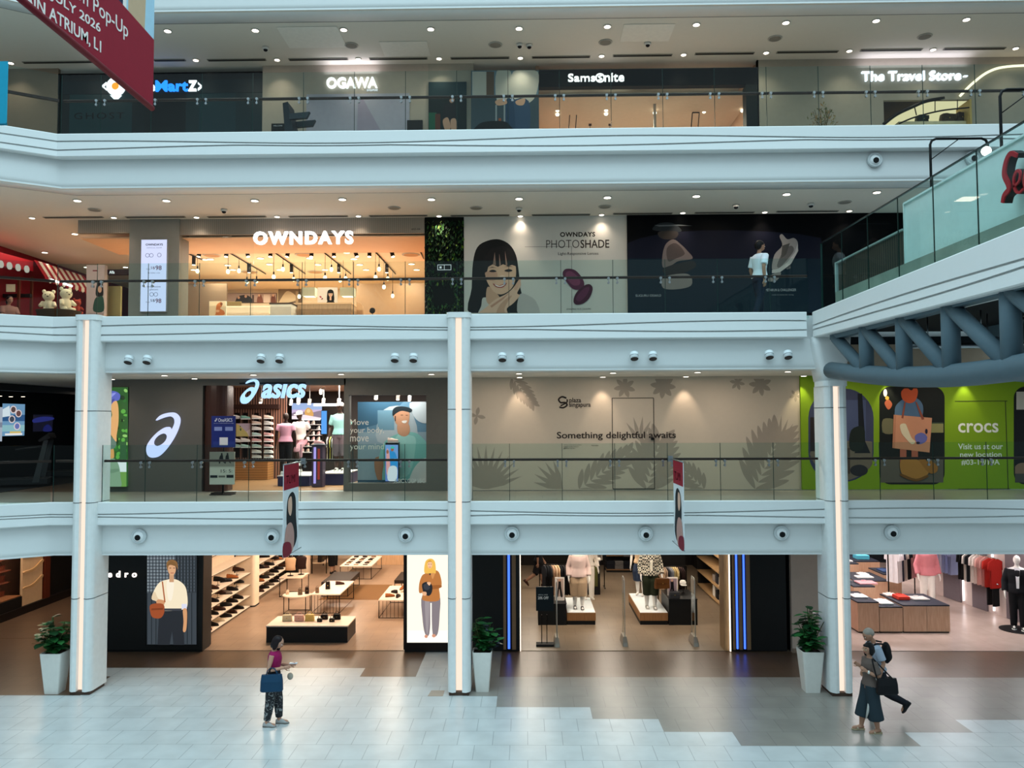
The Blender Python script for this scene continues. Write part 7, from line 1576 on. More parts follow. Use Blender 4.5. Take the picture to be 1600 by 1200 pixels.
for k, (a, b) in enumerate(((471, 492), (531, 552))):
    q = rect(a, 449, b, 462, 22.4); t = thing('pendant_lamp', 'grey boxy lamp shade hanging over the service counter, %s the woman poster' % ('before', 'past')[k], 'pendant lamp', ((q[0] + q[1]) / 2, 22.5, q[2])); MB().box(q[0], q[1], 22.4, 22.75, q[2], q[3], C('#a7a898', .6)).build('shade', t); MB().box(q[0] + .05, q[1] - .05, 22.45, 22.7, q[2] - .01, q[2], C('#fff0cc', emit=2)).build('diffuser', t)
    for x in (q[0] + .05, q[1] - .05): MB().tube([(x, 22.57, q[3]), (x, 22.57, zce2 - .03)], .005, BT, 5).build('cord', t)
q = rect(355, 471, 377, 478, 22.7); t = MB().box(q[0], q[1], 22.7, 22.74, q[2] + .0005, q[3], C('#7d6642', .5)).build('tray_panel', bev=.01); tag(t, 'olive brown panel standing on the white glasses display', 'panel')
t = thing('ring_stand', 'small dark round mirror on a stand at the far side of the eyewear shop', 'mirror', (P(582, 489, 22.5).x, 22.5, F3T)); c = P(582, 485.5, 22.5); MB().lathe([(.075, 0), (.085, .02), (.07, .03)], c, DARK, 20, 'y').build('mirror', t); MB().tube([(c.x, 22.5, F3T + .012), (c.x, 22.5, c.z - .08)], .012, BMET, 6).build('stem', t)
t = thing('chair', 'curved pale wooden chair beside the service counter', 'chair', (P(562, 488, 22.2).x, 22.2, F3T)); q = rect(556, 474, 567, 489, 22.2)
MB().prism([(q[0], F3T + .45), (q[1], F3T + .45), (q[1], q[3] - .08), (q[1] - .06, q[3]), (q[0] + .02, q[3] + .02)], 22.2, 22.24, OAKL, 'xz').build('backrest', t); MB().box(q[0], q[1] + .1, 22.24, 22.65, F3T + .42, F3T + .46, OAKL).build('seat', t)
for x in (q[0] + .03, q[1] + .06):
    for y in (22.25, 22.6): MB().box(x - .015, x + .015, y - .015, y + .015, F3T + .0105, F3T + .42, OAKL).build('leg', t)
wall('eyewear_mirror', hx + .02, P(345, 440, 24).x, 24.5, 24.55, F3, P(320, 443, 24.5).z, C('#6f5a4a', .25)); wall('eyewear_alcove', P(557, 440, 25).x, xe, 25.0, 25.05, F3, P(600, 443, 25).z, C('#8d7058', .2))
# ---- planted wall
r = rect(663.5, 347, 725, 490, YS); t = thing('green_wall', 'dark vertical planted wall with a small sign between the eyewear shop and the woman poster', 'plant wall', ((r[0] + r[1]) / 2, YS, F3T))
MB().box(r[0], r[1], YS, YS + .2, F3T, ZC3 - .002, C('#0c120d', .9)).build('backing', t)
fol = MB(); rg = random.Random(11); G = [C(h, .5, var=.2) for h in ('#16301c', '#23482a', '#122618', '#35612f', '#5f7f2a', '#1b3a22', '#0f2014')]
for i in range(900):
    x, z = rg.uniform(r[0] + .03, r[1] - .03), rg.uniform(F3T + .1, ZC3 - .06); px_ = (z - F3T) / 2.6
    if r[0] + .2 < x < r[1] - .25 and 8.35 < z < 8.8: continue
    b = Vector((x, YS - .005, z)); an = rg.uniform(-2.6, -.5); L = rg.uniform(.07, .16); tip = b + Vector((math.cos(an) * L * .6, -rg.uniform(.04, .12), math.sin(an) * L))
    s_ = Vector((rg.uniform(.2, 1), -.3, rg.uniform(-.5, .5))).normalized() * L * .22; m = b.lerp(tip, .55)
    fol.poly([b, m - s_, tip, m + s_], rg.choice(G))
fol.build('foliage', t)
q = rect(683, 412, 706, 425, YS - .1); MB().box(q[0], q[1], YS - .1, YS - .002, q[2], q[3], C('#10181a', .4)).build('sign_board', t); q2 = rect(683.5, 413.5, 705, 422, YS - .101)
SW = C('#d4dce0', emit=.7)
for a_ in ((q2[0], q2[1], q2[3] - .012, q2[3]), (q2[0], q2[1], q2[2], q2[2] + .012), (q2[0], q2[0] + .012, q2[2], q2[3]), (q2[1] - .012, q2[1], q2[2], q2[3]), ((q2[0] + q2[1]) / 2 - .006, (q2[0] + q2[1]) / 2 + .006, q2[2], q2[3]), (q2[0] + .05, q2[0] + .1, q2[2] + .04, q2[2] + .09)): MB().box(a_[0], a_[1], YS - .104, YS - .1, a_[2], a_[3], SW).build('sign_line', t)
# ---- woman poster hoarding
r = rect(725, 346, 979.5, 490, YS); PB = C('#cfccc6', .75, var=.02)
t = thing('poster_hoarding', 'pale grey hoarding with a smiling long haired woman and two plum coloured lenses', 'poster', ((r[0] + r[1]) / 2, YS, F3T)); MB().box(r[0], r[1], YS, YS + .1, F3T, ZC3 - .002, PB).build('board', t)
wom = [('#17181a', [(736, 492), (737, 450), (739, 410), (746, 386), (762, 376), (780, 374), (796, 382), (806, 398), (810, 420), (813, 450), (816, 492)], 's'), ('#b9b4b0', [(812, 460), (828, 463), (838, 472), (842, 492), (810, 492)], 's'),
       ('#c4beb8', [(755, 465), (770, 470), (775, 492), (748, 492), (752, 478)], 's'),
       ('#c89e84', [(762, 448), (776, 458), (782, 470), (770, 478), (760, 470)], 's'),
       ('#d9b096', [(760, 414), (768, 402), (784, 398), (800, 402), (806, 418), (805, 438), (798, 452), (784, 460), (772, 456), (762, 442), (758, 428)], 's'),
       ('#1d1c1e', [(756, 430), (756, 404), (768, 388), (786, 384), (802, 392), (808, 412), (806, 416), (800, 414), (794, 416), (786, 413), (778, 417), (770, 413), (763, 417), (759, 432)]),
       ('#8d7468', [(770, 414), (773, 394), (775, 414)]), ('#8d7468', [(790, 414), (789, 392), (793, 414)]), ('#8d7468', [(780, 415), (780, 396), (783, 415)]),
       ('#c99a82', [(758, 426), (775, 424), (776, 436), (764, 438)], 's'), ('#e6c4ae', ell(785, 434, 5, 4)), ('#2a2022', [(764, 424), (770, 421.5), (776, 424), (770, 425.5)], 's'), ('#2a2022', [(788, 423), (795, 420.5), (801, 423), (794, 425)], 's'), ('#5a4238', [(763, 419), (769, 417), (776, 418.5), (769, 418.4)]), ('#5a4238', [(787, 417.5), (795, 415.4), (802, 417), (795, 416.8)]),
       ('#c08a72', [(781, 434), (784, 433), (787, 435), (784, 436)], 's'), ('#a5524e', [(770, 443), (780, 446), (792, 442), (786, 449), (776, 449)], 's'), ('#f4efec', [(773, 444.5), (781, 447), (790, 443.8), (784, 447.8), (777, 447.6)], 's'),
       ('#dcb49c', [(748, 492), (760, 480), (774, 468), (790, 460), (800, 452), (808, 442), (812, 438), (814, 446), (808, 458), (812, 462), (802, 474), (792, 482), (790, 492)], 's'), ('#c49a82', [(776, 492), (780, 478), (792, 466), (800, 462), (792, 474), (788, 484), (790, 492)], 's'), ('#b98a74', [(766, 478), (784, 466), (798, 456), (786, 468), (768, 481)]), ('#d4a68e', [(803, 450), (811, 437), (813.5, 439), (807, 453)], 's'),
       ('#5a2440', [(880, 424), (886, 420), (898, 422), (908, 432), (913, 444), (908, 452), (896, 452), (886, 442), (880, 432)], 's'), ('#7d3a58', [(884, 427), (892, 424), (904, 434), (906, 444), (896, 446), (886, 436)], 's'), ('#45182f', [(896, 470), (900, 458), (910, 448), (920, 444), (926, 450), (922, 464), (912, 474), (900, 476)], 's'), ('#5f2846', [(900, 468), (904, 459), (914, 450), (921, 450), (916, 462), (906, 471)], 's')]
art(t, wom, YS - .0005, 'printed_picture', 0, step=.0006, clip=(726, 347, 979, 489))
text(t, 'OWNDAYS', (875, 362.5, 930, 370), YS - .001, INK, .002, .035, space=1.1); text(t, 'PHOTO', (853.5, 375, 905, 387.5), YS - .001, INK, .002, -.012); text(t, 'SHADE', (907, 374.5, 952, 387.5), YS - .001, INK, .002, .012); text(t, 'Light-Responsive Lenses', (872, 394, 935, 399.5), YS - .001, INK, .002); text(t, 'AVAILABLE IN 8 COLOURS', (885, 481.5, 923, 484), YS - .001, INK, .002)
q = P(893, 385, YS); MB().box(P(820, 384, YS).x, q.x, YS - .003, YS - .001, q.z - .006, q.z + .0, INK).build('thin_line', t); MB().box(q.x - .004, q.x + .004, YS - .003, YS - .001, P(893, 489, YS).z, q.z, INK).build('thin_line', t)
for px in (893,): pass
lamp('poster_spot', 'SPOT', (P(812, 360, YS).x, YS - .5, ZC3 - .05), 22, WARM, rot=(.34, 0, 0), spot=60, blend=.8, radius=.04)
# ---- dark running poster
r = rect(979.5, 343, 1283, 490, YS); t = thing('poster_hoarding', 'near black hoarding with a blurred runner and a pale running shoe, beside the footbridge', 'poster', ((r[0] + r[1]) / 2, YS, F3T)); MB().box(r[0] + .01, P(1420, 420, YS).x, YS - .05, YS + .1, F3T, ZC3 - .002, C('#040509', .5, var=0, spec=.08)).build('board', t)
run = [('#0d1024', [(980, 380), (1100, 360), (1283, 372), (1283, 420), (980, 430)], 's'), ('#0b2230', R4(980, 404, 1283, 489)), ('#262b30', [(1020, 356), (1030, 349), (1048, 348), (1060, 354), (1064, 362), (1040, 362), (1022, 360)], 's'), ('#3a3330', [(1030, 362), (1058, 362), (1056, 372), (1040, 374), (1030, 370)], 's'), ('#7d6f6c', [(1035, 400), (1040, 382), (1052, 374), (1064, 382), (1074, 392), (1082, 404), (1060, 408), (1050, 414), (1036, 418)], 's'), ('#574c4a', [(1042, 388), (1056, 380), (1070, 396), (1056, 404), (1044, 408)], 's'), ('#2c2b2c', [(1036, 420), (1066, 410), (1084, 408), (1086, 418), (1060, 430), (1044, 432)], 's'), ('#8d8480', [(1036, 434), (1060, 428), (1078, 430), (1080, 446), (1058, 452), (1036, 450)], 's'), ('#5f6468', [(1022, 352), (1060, 351), (1082, 353), (1060, 353), (1030, 354)]),
       ('#a89e9a', [(1206, 420), (1210, 398), (1222, 384), (1218, 370), (1222, 366), (1230, 374), (1240, 372), (1246, 378), (1246, 390), (1240, 404), (1228, 416), (1214, 424)], 's'), ('#6f6866', [(1214, 414), (1224, 392), (1236, 384), (1240, 392), (1228, 408), (1218, 418)], 's'), ('#d0c8c4', [(1206, 422), (1216, 420), (1230, 410), (1242, 394), (1246, 380), (1247, 392), (1236, 412), (1218, 426), (1206, 427)]), ('#585450', [(1222, 384), (1234, 380), (1228, 398), (1220, 404)]), ('#8d8683', [(1200, 436), (1208, 428), (1220, 426), (1214, 438), (1202, 440)], 's')]
art(t, run, YS - .051, 'printed_picture', 0, clip=(981, 344, 1283, 489)); text(t, 'SUGURU OSAKO', (993, 460, 1033, 463.5), YS - .053, C('#b8bcc0', .6), .002); text(t, 'METARUN & CHALLENGER', (1196, 451, 1244, 455), YS - .053, C('#b8bcc0', .6), .002); text(t, 'made to move for racing', (1206, 459.5, 1240, 462), YS - .053, C('#8a9094', .6), .002)
struct(MB().box(r[0] - .02, r[0] + .0, YS - .06, YS, F3, ZC3 - .002, C('#b8b2aa')).build('trim_16'))
# ---- awning shop on the left
AX = -13.9
wall('awning_shop', AX - .9, AX - .8, 17, 31, F3, ZC3, C('#6e0f1c', .6)); wall('corridor_top_end', AX - .8, -9.7, 30.9, 31, F3, ZC3, C('#6b5a48', .7))
def side_prism(X0, X1, pts, mat, name, par=None):
    q = [SX(a, b, X1) for a, b in pts]; return MB().prism([(p.y, p.z) for p in q], X0, X1, mat, 'yz').build(name, par)
t = thing('shop_fascia', 'red scalloped fascia of the toy shop at the margin of the view', 'fascia', (AX, 20.3, 9)); side_prism(AX - .3, AX, ((-60, 378), (52, 408), (52, 424), (-60, 404)), C('#8d0f1e', .5), 'fascia', t)
for k in range(7): a = SX(-40 + k * 13.5, 405 + k * 2.6, AX + .01); MB().lathe([(.10, 0), (.10, .03)], (a.x, a.y, a.z), C('#e8d8cc', emit=.5), 16, 'x').build('round_light', t)
t = thing('awning', 'red and white striped awning of the toy shop', 'awning', (AX, 22, 9)); MB().box(AX - .795, AX - .02, 22.1, 22.2, 9.0, 9.1, DARK).build('support_beam', t); n = 15; p0, p1 = SX(54, 406, AX + .1), SX(131, 428, AX + .1); b0, b1 = SX(54, 424, AX + .35), SX(131, 447, AX + .35)
p0.y = SX(54, 406, AX).y; y0, y1 = p0.y, SX(131, 428, AX).y; zt_, zb__ = SX(54, 406, AX).z, SX(54, 428, AX + .3).z
for k in range(n):
    u0, u1 = k / n, (k + 1) / n; ya, yb = y0 + (y1 - y0) * u0, y0 + (y1 - y0) * u1
    mb = MB(); mb.loft([[(AX - .02, ya, zt_), (AX - .02, yb, zt_), (AX + .0, yb, zt_), (AX, ya, zt_)], [(AX + .3, ya, zb__), (AX + .3, yb, zb__), (AX + .32, yb, zb__), (AX + .32, ya, zb__)]], C(('#9b1220', '#ead8cc')[k % 2], .7), smooth=False)
    mb.prism([(ya, zb__), (yb, zb__), (yb, zb__ - .09), ((ya + yb) / 2, zb__ - .14), (ya, zb__ - .09)], AX + .3, AX + .315, C(('#9b1220', '#ead8cc')[k % 2], .7), 'yz'); mb.build('stripe', t)
def plush(label, px, py, Y, s_, col='#e6dcc4', rz=0, seated=True):
    p = P(px, py, Y); p.z = F3T + .7005; t = thing('plush_toy', label, 'plush toy', (0, 0, 0)); m = C(col, .95)
    mb = MB(); mb.ball((0, 0, .32 * s_), (.24 * s_, .22 * s_, .32 * s_), m, 14, 10)
    for q in (-1, 1): mb.tube([(.1 * s_, q * .14 * s_, .12 * s_), (.34 * s_, q * .2 * s_, .09 * s_)], [.11 * s_, .10 * s_], m, 10); mb.tube([(.05 * s_, q * .2 * s_, .5 * s_), (.24 * s_, q * .3 * s_, .3 * s_)], [.09 * s_, .08 * s_], m, 10)
    mb.ball((.04 * s_, 0, .78 * s_), (.23 * s_, .25 * s_, .22 * s_), m, 14, 10); soft(mb.build('body', t), .03 * s_, 6)
    for q in (-1, 1): MB().ball((0, q * .18 * s_, .98 * s_), (.06 * s_, .08 * s_, .09 * s_), m, 10, 8).build('ear', t); MB().ball((.25 * s_, q * .09 * s_, .82 * s_), (.02 * s_, .02 * s_, .024 * s_), BLACK, 8, 6).build('eye', t)
    MB().ball((.27 * s_, 0, .74 * s_), (.03 * s_, .04 * s_, .025 * s_), C('#3a2a22'), 8, 6).build('nose', t)
    return finish(t, p, rz)
bt_ = P(92, 486, 20.6)
t = thing('toy_basket', 'dark round basket of plush toys in front of the striped awning', 'basket', (bt_.x, 20.6, F3T)); MB().lathe([(.38, .002), (.52, .72), (.54, .75), (.48, .75), (.46, .70), (.02, .69)], (bt_.x, 20.6, F3T), C('#3a2c1c', .8), 20).build('basket', t)
plush('cream plush bear lying on top of the pile beside the awning, larger of two', 102, 481, 20.5, .62, rz=-.5); plush('cream plush bear leaning behind, nearer the red fascia', 76, 474, 20.75, .60, '#e0d4bc', rz=-1.2); plush('small reddish plush bear at the end of the pile', 120, 484, 20.9, .40, '#9b3a2e', rz=-.6)
for k, (a, b) in enumerate(((80, 91), (100, 112))): q0, q1 = SX(a, 437 + 6 * k, AX + .5), SX(b, 441 + 6 * k, AX + .5); t = thing('tube_light', 'white tube light under the striped awning, %s of two' % ('first', 'second')[k], 'light', (q0 + q1) / 2); MB().tube([q0, q1], .03, C('#ffffff', emit=3), 8).build('tube', t); MB().tube([(q0 + q1) / 2, ((q0 + q1) / 2) + Vector((-.18, 0, .14))], .01, STEEL, 5).build('bracket', t)
for k, x in enumerate((30, 50)):
    a, b = SX(x, 432, AX - .2), SX(x, 486, AX - .2); tt = thing('shop_post', 'thin timber post in the red front of the toy shop, %s along' % ORD[k], 'post', (AX - .2, a.y, F3T)); MB().box(AX - .23, AX - .17, a.y - .03, a.y + .03, F3T, a.z, C('#5a2a1c', .6)).build('post', tt)
t = thing('notice', 'small cream notice on the red wall of the toy shop', 'sign', (AX - .78, 20.5, 8.2)); side_prism(AX - .8, AX - .785, ((10, 444), (24, 444), (24, 456), (10, 456)), C('#d9cfc2', .6), 'sheet', t)
t = thing('toy_counter', 'wooden counter with white jars at the margin of the toy shop', 'counter', (AX - .3, 18.9, F3T)); MB().box(AX - .7, AX + .1, 17.6, 19.6, F3T + .002, F3T + .75, C('#6f3f24', .6)).build('body', t)
for k in range(5): o = MB().lathe([(.06, 0), (.07, .03), (.07, .16), (.045, .18)], (AX - .3, 18.2 + .3 * k, F3T + .7505), C('#d9d0c8', .4), 14).build('jar'); tag(o, 'white jar on the toy shop counter, %s along' % ORD[k], 'jar', 'jars on the toy shop counter')
# pillar poster, maroon sign, pale partition of the corridor
YP = 22.4; q = rect(135, 414, 163, 489, YP); t = thing('wall_poster', 'pale pink poster panel of a long haired woman in green, beside the awning', 'poster', ((q[0] + q[1]) / 2, YP, F3T)); MB().box(q[0], q[1], YP + .002, YP + .15, F3T, q[3], C('#a8989c', .6)).build('board', t)
art(t, [('#b8a6aa', R4(135, 414, 163, 489)), ('#1c1618', [(150, 462), (151, 446), (156, 439), (160, 442), (161, 462)], 's'), ('#c99c86', ell(156, 452, 3, 5.4)), ('#2b4a42', [(146, 486), (148, 468), (154, 464), (161, 464), (162, 486)], 's'), ('#7a3a44', R4(145, 422, 153, 424)), ('#6a5a60', R4(142, 446, 148, 449))], YP, 'printed_picture')
q = rect(163.5, 421, 203, 429, 22.6); t = thing('shop_sign', 'dark maroon sign with small white letters between the pink poster and the pier', 'sign', ((q[0] + q[1]) / 2, 22.6, q[2])); MB().box(q[0], q[1], 22.6, 22.75, q[2], q[3], C('#2a1218', .5)).build('board', t); text(t, 'Alfa', (171, 423, 179, 427.5), 22.6, C('#ffffff', emit=1.0), .004)
MB().box(q[0] + .02, q[0] + .06, 22.62, 22.7, F3T, q[2], C('#6b5c4c')).build('post', t)
q = rect(165, 447, 188, 489, 22.9); t = MB().box(q[0], q[1], 22.9, 23.0, F3T, q[3], C('#8d8560', .7)).build('partition_panel'); tag(t, 'olive coloured partition behind the railing beside the grey pier', 'partition')
for y in (18.2, 21, 24.5): lamp('corridor_light', 'AREA', (-12.0, y, ZC3 - .03), 24, WARM, .5)
lamp('toy_shop_light', 'AREA', (AX + .2, 20.5, ZC3 - .1), 24, (1, .8, .66), .3, 3, rot=(0, .3, 0))
for x in (-8.5, -5, -1.5, 2, 4.8): lamp('gallery_light', 'AREA', (x, 17.9, ZC3 - .03), 7, WARM, .4)

# ================================================================ top gallery
F4T = F4 + .01; ZC4 = Z5[2]
struct(MB().box(-15.9, XR, YG + .3, YS, F4 - .002, F4T, GALT).build('floor_top_gallery'))
TW = C('#b3a79a', .7, var=.03)
def w4(name, x0, y0, x1, mat, dy=0., th=.1): q = rect(x0, y0, x1, 205, YS); return wall(name, q[0], q[1], YS + dy, YS + dy + th, F4, ZC4, mat), q
w4('top_far', -260, 108, 90, C('#8d7c6c', .7)); 
# dark corner shop
q = rect(90, 113.5, 410, 205, YS); NV = C('#0b1418', .3)
t = thing('storefront', 'dark glazed game shop front behind the red hanging banner', 'shop front', ((q[0] + q[1]) / 2, YS, F4T))
MB().box(q[0], q[1], YS, YS + .12, q[3] - .19, q[3], C('#0a0d12', .4)).build('fascia', t); MB().box(q[0], q[1], YS, YS + .1, P(250, 146, YS).z, q[3] - .19, C('#0c1b22', .4)).build('sign_field', t)
for a, b, hx_ in ((90, 108, '#161e20'), (108, 206, '#14343a'), (206, 226, '#10191c'), (226, 290, '#0e1214'), (290, 310, '#1a2a2e'), (310, 368, '#163038'), (368, 410, '#12262c')):
    g = rect(a, 148, b, 205, YS); MB().box(g[0], g[1], YS + .01, YS + .09, F4T, P(250, 146, YS).z, C(hx_, .35)).build('pane', t)
BLU = C('#1f7fff', emit=1.7); WH = C('#f4f8ff', emit=1.5)
ts = thing('shop_sign', 'blue and white lit letters of the game shop, partly behind the hanging banner', 'sign', (P(270, 135, YS).x, YS, P(270, 135, YS).z))
text(ts, 'Game', (197, 127.5, 242.5, 143), YS - .001, WH, .05, .012, name='white_letters'); text(ts, 'Mart', (244, 126.5, 294.5, 143.5), YS - .001, BLU, .05, .02, name='blue_letters'); text(ts, 'Z', (295, 126.5, 308, 143), YS - .001, WH, .05, .04, name='white_letter'); text(ts, '>', (310, 129, 316, 142), YS - .001, WH, .04, .02, name='arrow'); text(ts, '<', (161, 129, 167, 142), YS - .001, WH, .04, .02, name='arrow')
c = P(182, 136, YS); MB().lathe([(.23, 0), (.23, .05), (.2, .06)], c, WH, 22, 'y').build('round_emblem', ts); MB().lathe([(.09, .06), (.08, .07)], c, C('#ff9a2a', emit=1.2), 16, 'y').build('orange_disc', ts)
MB().prism([(c.x - .14, c.z - .22), (c.x + .14, c.z - .22), (c.x, c.z - .36)], YS - .04, YS - .002, WH).build('pointer', ts)
td = thing('window_lettering', 'dark lettering on the game shop glass beside the rail', 'lettering', (P(150, 181, YS).x, YS, P(150, 181, YS).z)); text(td, 'GHOST', (116, 176, 194, 186), YS + .008, C('#050808', .4), .004, .0, space=1.25)
for k, (a, b) in enumerate(((343, 190), (403, 203))): pass
# beige stretches
w4('top_massage', 410, 108, 669, C('#b9aa9c', .7), .0)
tz = P(640, 140, YS).z
ts = thing('shop_sign', 'white lit capital letters of the massage chair shop', 'sign', (P(550, 130, YS).x, YS, P(550, 130, YS).z)); text(ts, 'OGAWA', (511, 122, 590, 138.5), YS - .001, C('#ffffff', emit=1.8), .07, .022); text(ts, 'SINGAPORE', (573, 139.5, 590, 142.5), YS - .001, C('#e8e8f0', emit=.9), .02)
lamp('sign_glow', 'AREA', (P(550, 112, YS).x, YS - .12, ZC4 - .25), 2.5, (.86, .86, 1), 1.3, .1, rot=(PI, 0, 0))
g = rect(479, 147, 640, 206, YS); t = thing('shop_window', 'pale lit window of the massage chair shop under the white letters', 'shop window', ((g[0] + g[1]) / 2, YS, F4T)); MB().box(g[0], g[1], YS - .02, YS - .003, F4T, g[3], C('#b4aebc', .3)).build('pane', t); MB().prism([(P(558, 200, YS).x, P(558, 200, YS).z - .1), (P(596, 200, YS).x, P(596, 200, YS).z - .1), (P(566, 152, YS).x, P(566, 152, YS).z), (P(560, 152, YS).x, P(560, 152, YS).z)], YS - .024, YS - .021, C('#a69aac', .4)).build('slanted_panel', t); gm = rect(637, 190, 661, 206, YS); MB().box(gm[0], gm[1], YS - .1, YS - .03, gm[2], gm[3], C('#1c1a18', .4)).build('dark_screen', t)
t = thing('massage_chair', 'dark massage chair seen over the slab edge beside the pale window', 'chair', (P(462, 200, 18.4).x, 18.4, F4T)); x = P(462, 190, 18.4).x
MB().prism([(x - .15, F4T + .5), (x - .22, F4T + 1.35), (x - .1, F4T + 1.38), (x + .05, F4T + .6)], 18.1, 18.6, C('#20242a', .4)).build('backrest', t); MB().box(x - .18, x + .5, 18.1, 18.6, F4T + .012, F4T + .5, C('#2a2f36', .4)).build('seat', t); MB().prism([(x - .05, F4T + .95), (x + .35, F4T + .98), (x + .42, F4T + 1.12), (x - .05, F4T + 1.08)], 18.05, 18.15, C('#31363c', .4)).build('armrest', t); MB().prism([(x - .05, F4T + .95), (x + .35, F4T + .98), (x + .42, F4T + 1.12), (x - .05, F4T + 1.08)], 18.55, 18.65, C('#31363c', .4)).build('armrest', t)
t = thing('notice_board', 'small black notice leaning at the game shop end of the massage shop wall', 'sign', (P(434, 200, YS).x, YS - .1, F4T)); g = rect(424, 193, 444, 205, YS - .1); MB().box(g[0], g[1], YS - .1, YS - .05, g[2], g[3], C('#15171a')).build('board', t); MB().box((g[0] + g[1]) / 2 - .02, (g[0] + g[1]) / 2 + .02, YS - .06, YS - .03, F4T, g[2], BMET).build('leg', t); text(t, 'WELCOME', (427, 195.5, 441, 197.5), YS - .101, C('#c8ccd0'), .002)
# posters between
pic('dark green poster of a seated person in black behind the top railing', (669.5, 128, 729, 206), YS - .06, '#0d1f22', [('#16323a', R4(670, 128, 729, 150)), ('#1c1f24', [(692, 180), (694, 165), (702, 161), (711, 164), (714, 178), (711, 188), (694, 188)], 's'), ('#b98a70', ell(706, 156, 4, 5)), ('#171516', [(702, 156), (703, 150), (708, 149), (711, 153), (706, 153)], 's'), ('#c49880', [(692, 188), (700, 184), (704, 200), (698, 206), (694, 200)], 's'), ('#c49880', [(704, 188), (712, 186), (714, 202), (706, 206)], 's'), ('#1f5a44', R4(670, 176, 682, 206)), ('#5a3428', R4(680, 178, 688, 206))], frame='#10201f')
w4('top_middle', 669, 108, 740, C('#aca396', .7))
pic('printed poster of two travellers with a dark suitcase and trolley handle', (736, 110, 842, 206), YS - .05, '#6d8796', [('#c8c4bc', R4(738, 112, 760, 150)), ('#6a5444', R4(760, 112, 772, 160)), ('#41525c', R4(736, 150, 842, 206)), ('#c9c5bc', [(776, 112), (798, 112), (800, 150), (790, 160), (776, 156)], 's'), ('#cac4bb', [(802, 112), (840, 112), (838, 146), (828, 160), (812, 162), (800, 146)], 's'), ('#35506e', [(800, 160), (826, 158), (826, 206), (802, 206)], 's'), ('#2a4462', [(790, 158), (802, 160), (804, 206), (788, 206)], 's'), ('#d3a68c', [(774, 158), (788, 154), (792, 162), (778, 165)], 's'), ('#d3a68c', [(806, 158), (820, 154), (818, 164), (808, 164)], 's'), ('#9aa2a8', R4(774, 164, 776.5, 192)), ('#9aa2a8', R4(787, 164, 789.5, 192)), ('#141a1e', [(744, 206), (746, 196), (760, 190), (788, 190), (798, 198), (800, 206)], 's'), ('#a85a3a', R4(779, 185, 783, 189))], frame='#3a4046')
# luggage shop
q = rect(842, 108.5, 1184, 134, YS); t = thing('storefront', 'black fascia and opening of the luggage shop', 'shop front', ((q[0] + q[1]) / 2, YS, F4T)); MB().box(q[0], q[1], YS, YS + .2, q[2], q[3] + .02, C('#040506', .5, spec=.08)).build('fascia', t); g = rect(1166, 134, 1184, 206, YS); MB().box(g[0], g[1], YS, YS + .3, F4T, q[2], C('#06100f', .5)).build('jamb', t)
ts = thing('shop_sign', 'white outlined lit lettering on the black fascia of the luggage shop', 'sign', (P(931, 122, YS).x, YS, P(931, 122, YS).z)); text(ts, 'Sams', (887.5, 116, 930, 128), YS - .001, C('#ffffff', emit=1.4), .05, .006); text(ts, 'nite', (944.5, 115, 975, 128), YS - .001, C('#ffffff', emit=1.4), .05, .006); c = P(937.5, 122.5, YS); MB().tube([(c.x + .10 * math.cos(a) , YS - .03, c.z + .10 * math.sin(a)) for a in (2 * PI * i / 20 for i in range(21))], .02, C('#ffffff', emit=1.4), 6).build('round_emblem', ts); MB().tube(curve([(c.x + .05, YS - .03, c.z + .06), (c.x - .04, YS - .03, c.z + .03), (c.x + .04, YS - .03, c.z - .03), (c.x - .05, YS - .03, c.z - .06)], 4), .018, C('#ffffff', emit=1.4), 6).build('swirl', ts)
PCH = C('#d0a88c', .7); sx0, sx1 = q[0], q[1]; zc4 = q[2] - .02
wall('luggage_back', sx0, sx1, 23.4, 23.5, F4, ZC4, PCH); wall('luggage_left', sx0 - .08, sx0, YS + .2, 23.4, F4, ZC4, PCH); wall('luggage_right', sx1, sx1 + .08, YS + .3, 23.4, F4, ZC4, PCH); struct(MB().box(sx0, sx1, YS + .32, 23.4, zc4 - .03, zc4, C('#d9bba4', .7)).build('ceiling_luggage'))
struct(MB().box(P(1018, 150, 20.5).x, P(1022, 150, 20.5).x, 20.2, 20.24, F4, zc4 - .03, C('#c8b4a4', .4)).build('wall_luggage_divider'))
for k, (px, py) in enumerate(((882, 158), (890.5, 158), (899, 158), (951, 157.5), (960, 157.5), (969, 157.5), (871, 172.5), (871, 179), (947, 172), (947, 178), (1023, 176.5), (1100, 174.5), (1160, 173))):
    p = P(px, py, 20.6 + .2 * (k % 2)); t = thing('ceiling_spot', '%s small bright spot under the luggage shop ceiling' % ORD[k], 'spotlight', p); MB().ball(p, (.05, .05, .04), GLOW, 12, 8).build('lens', t); MB().tube([(p.x, p.y, p.z + .03), (p.x, p.y, zc4 - .03)], .012, WHITE, 6).build('stem', t)
for k, (a, b, y) in enumerate(((1038, 1070, 153.5), (1103, 1134, 152.5))): g = rect(a, y - 2, b, y + 2, 20.3); t = thing('linear_light', 'long bright linear light in the luggage shop, %s of two' % ORD[k], 'light', ((g[0] + g[1]) / 2, 20.3, g[2])); MB().box(g[0], g[1], 20.3, 20.4, g[2], g[3], C('#fff0d8', emit=3)).build('tube', t); MB().tube([((g[0] + g[1]) / 2, 20.35, g[3]), ((g[0] + g[1]) / 2, 20.35, zc4 - .03)], .01, STEEL, 5).build('stem', t)
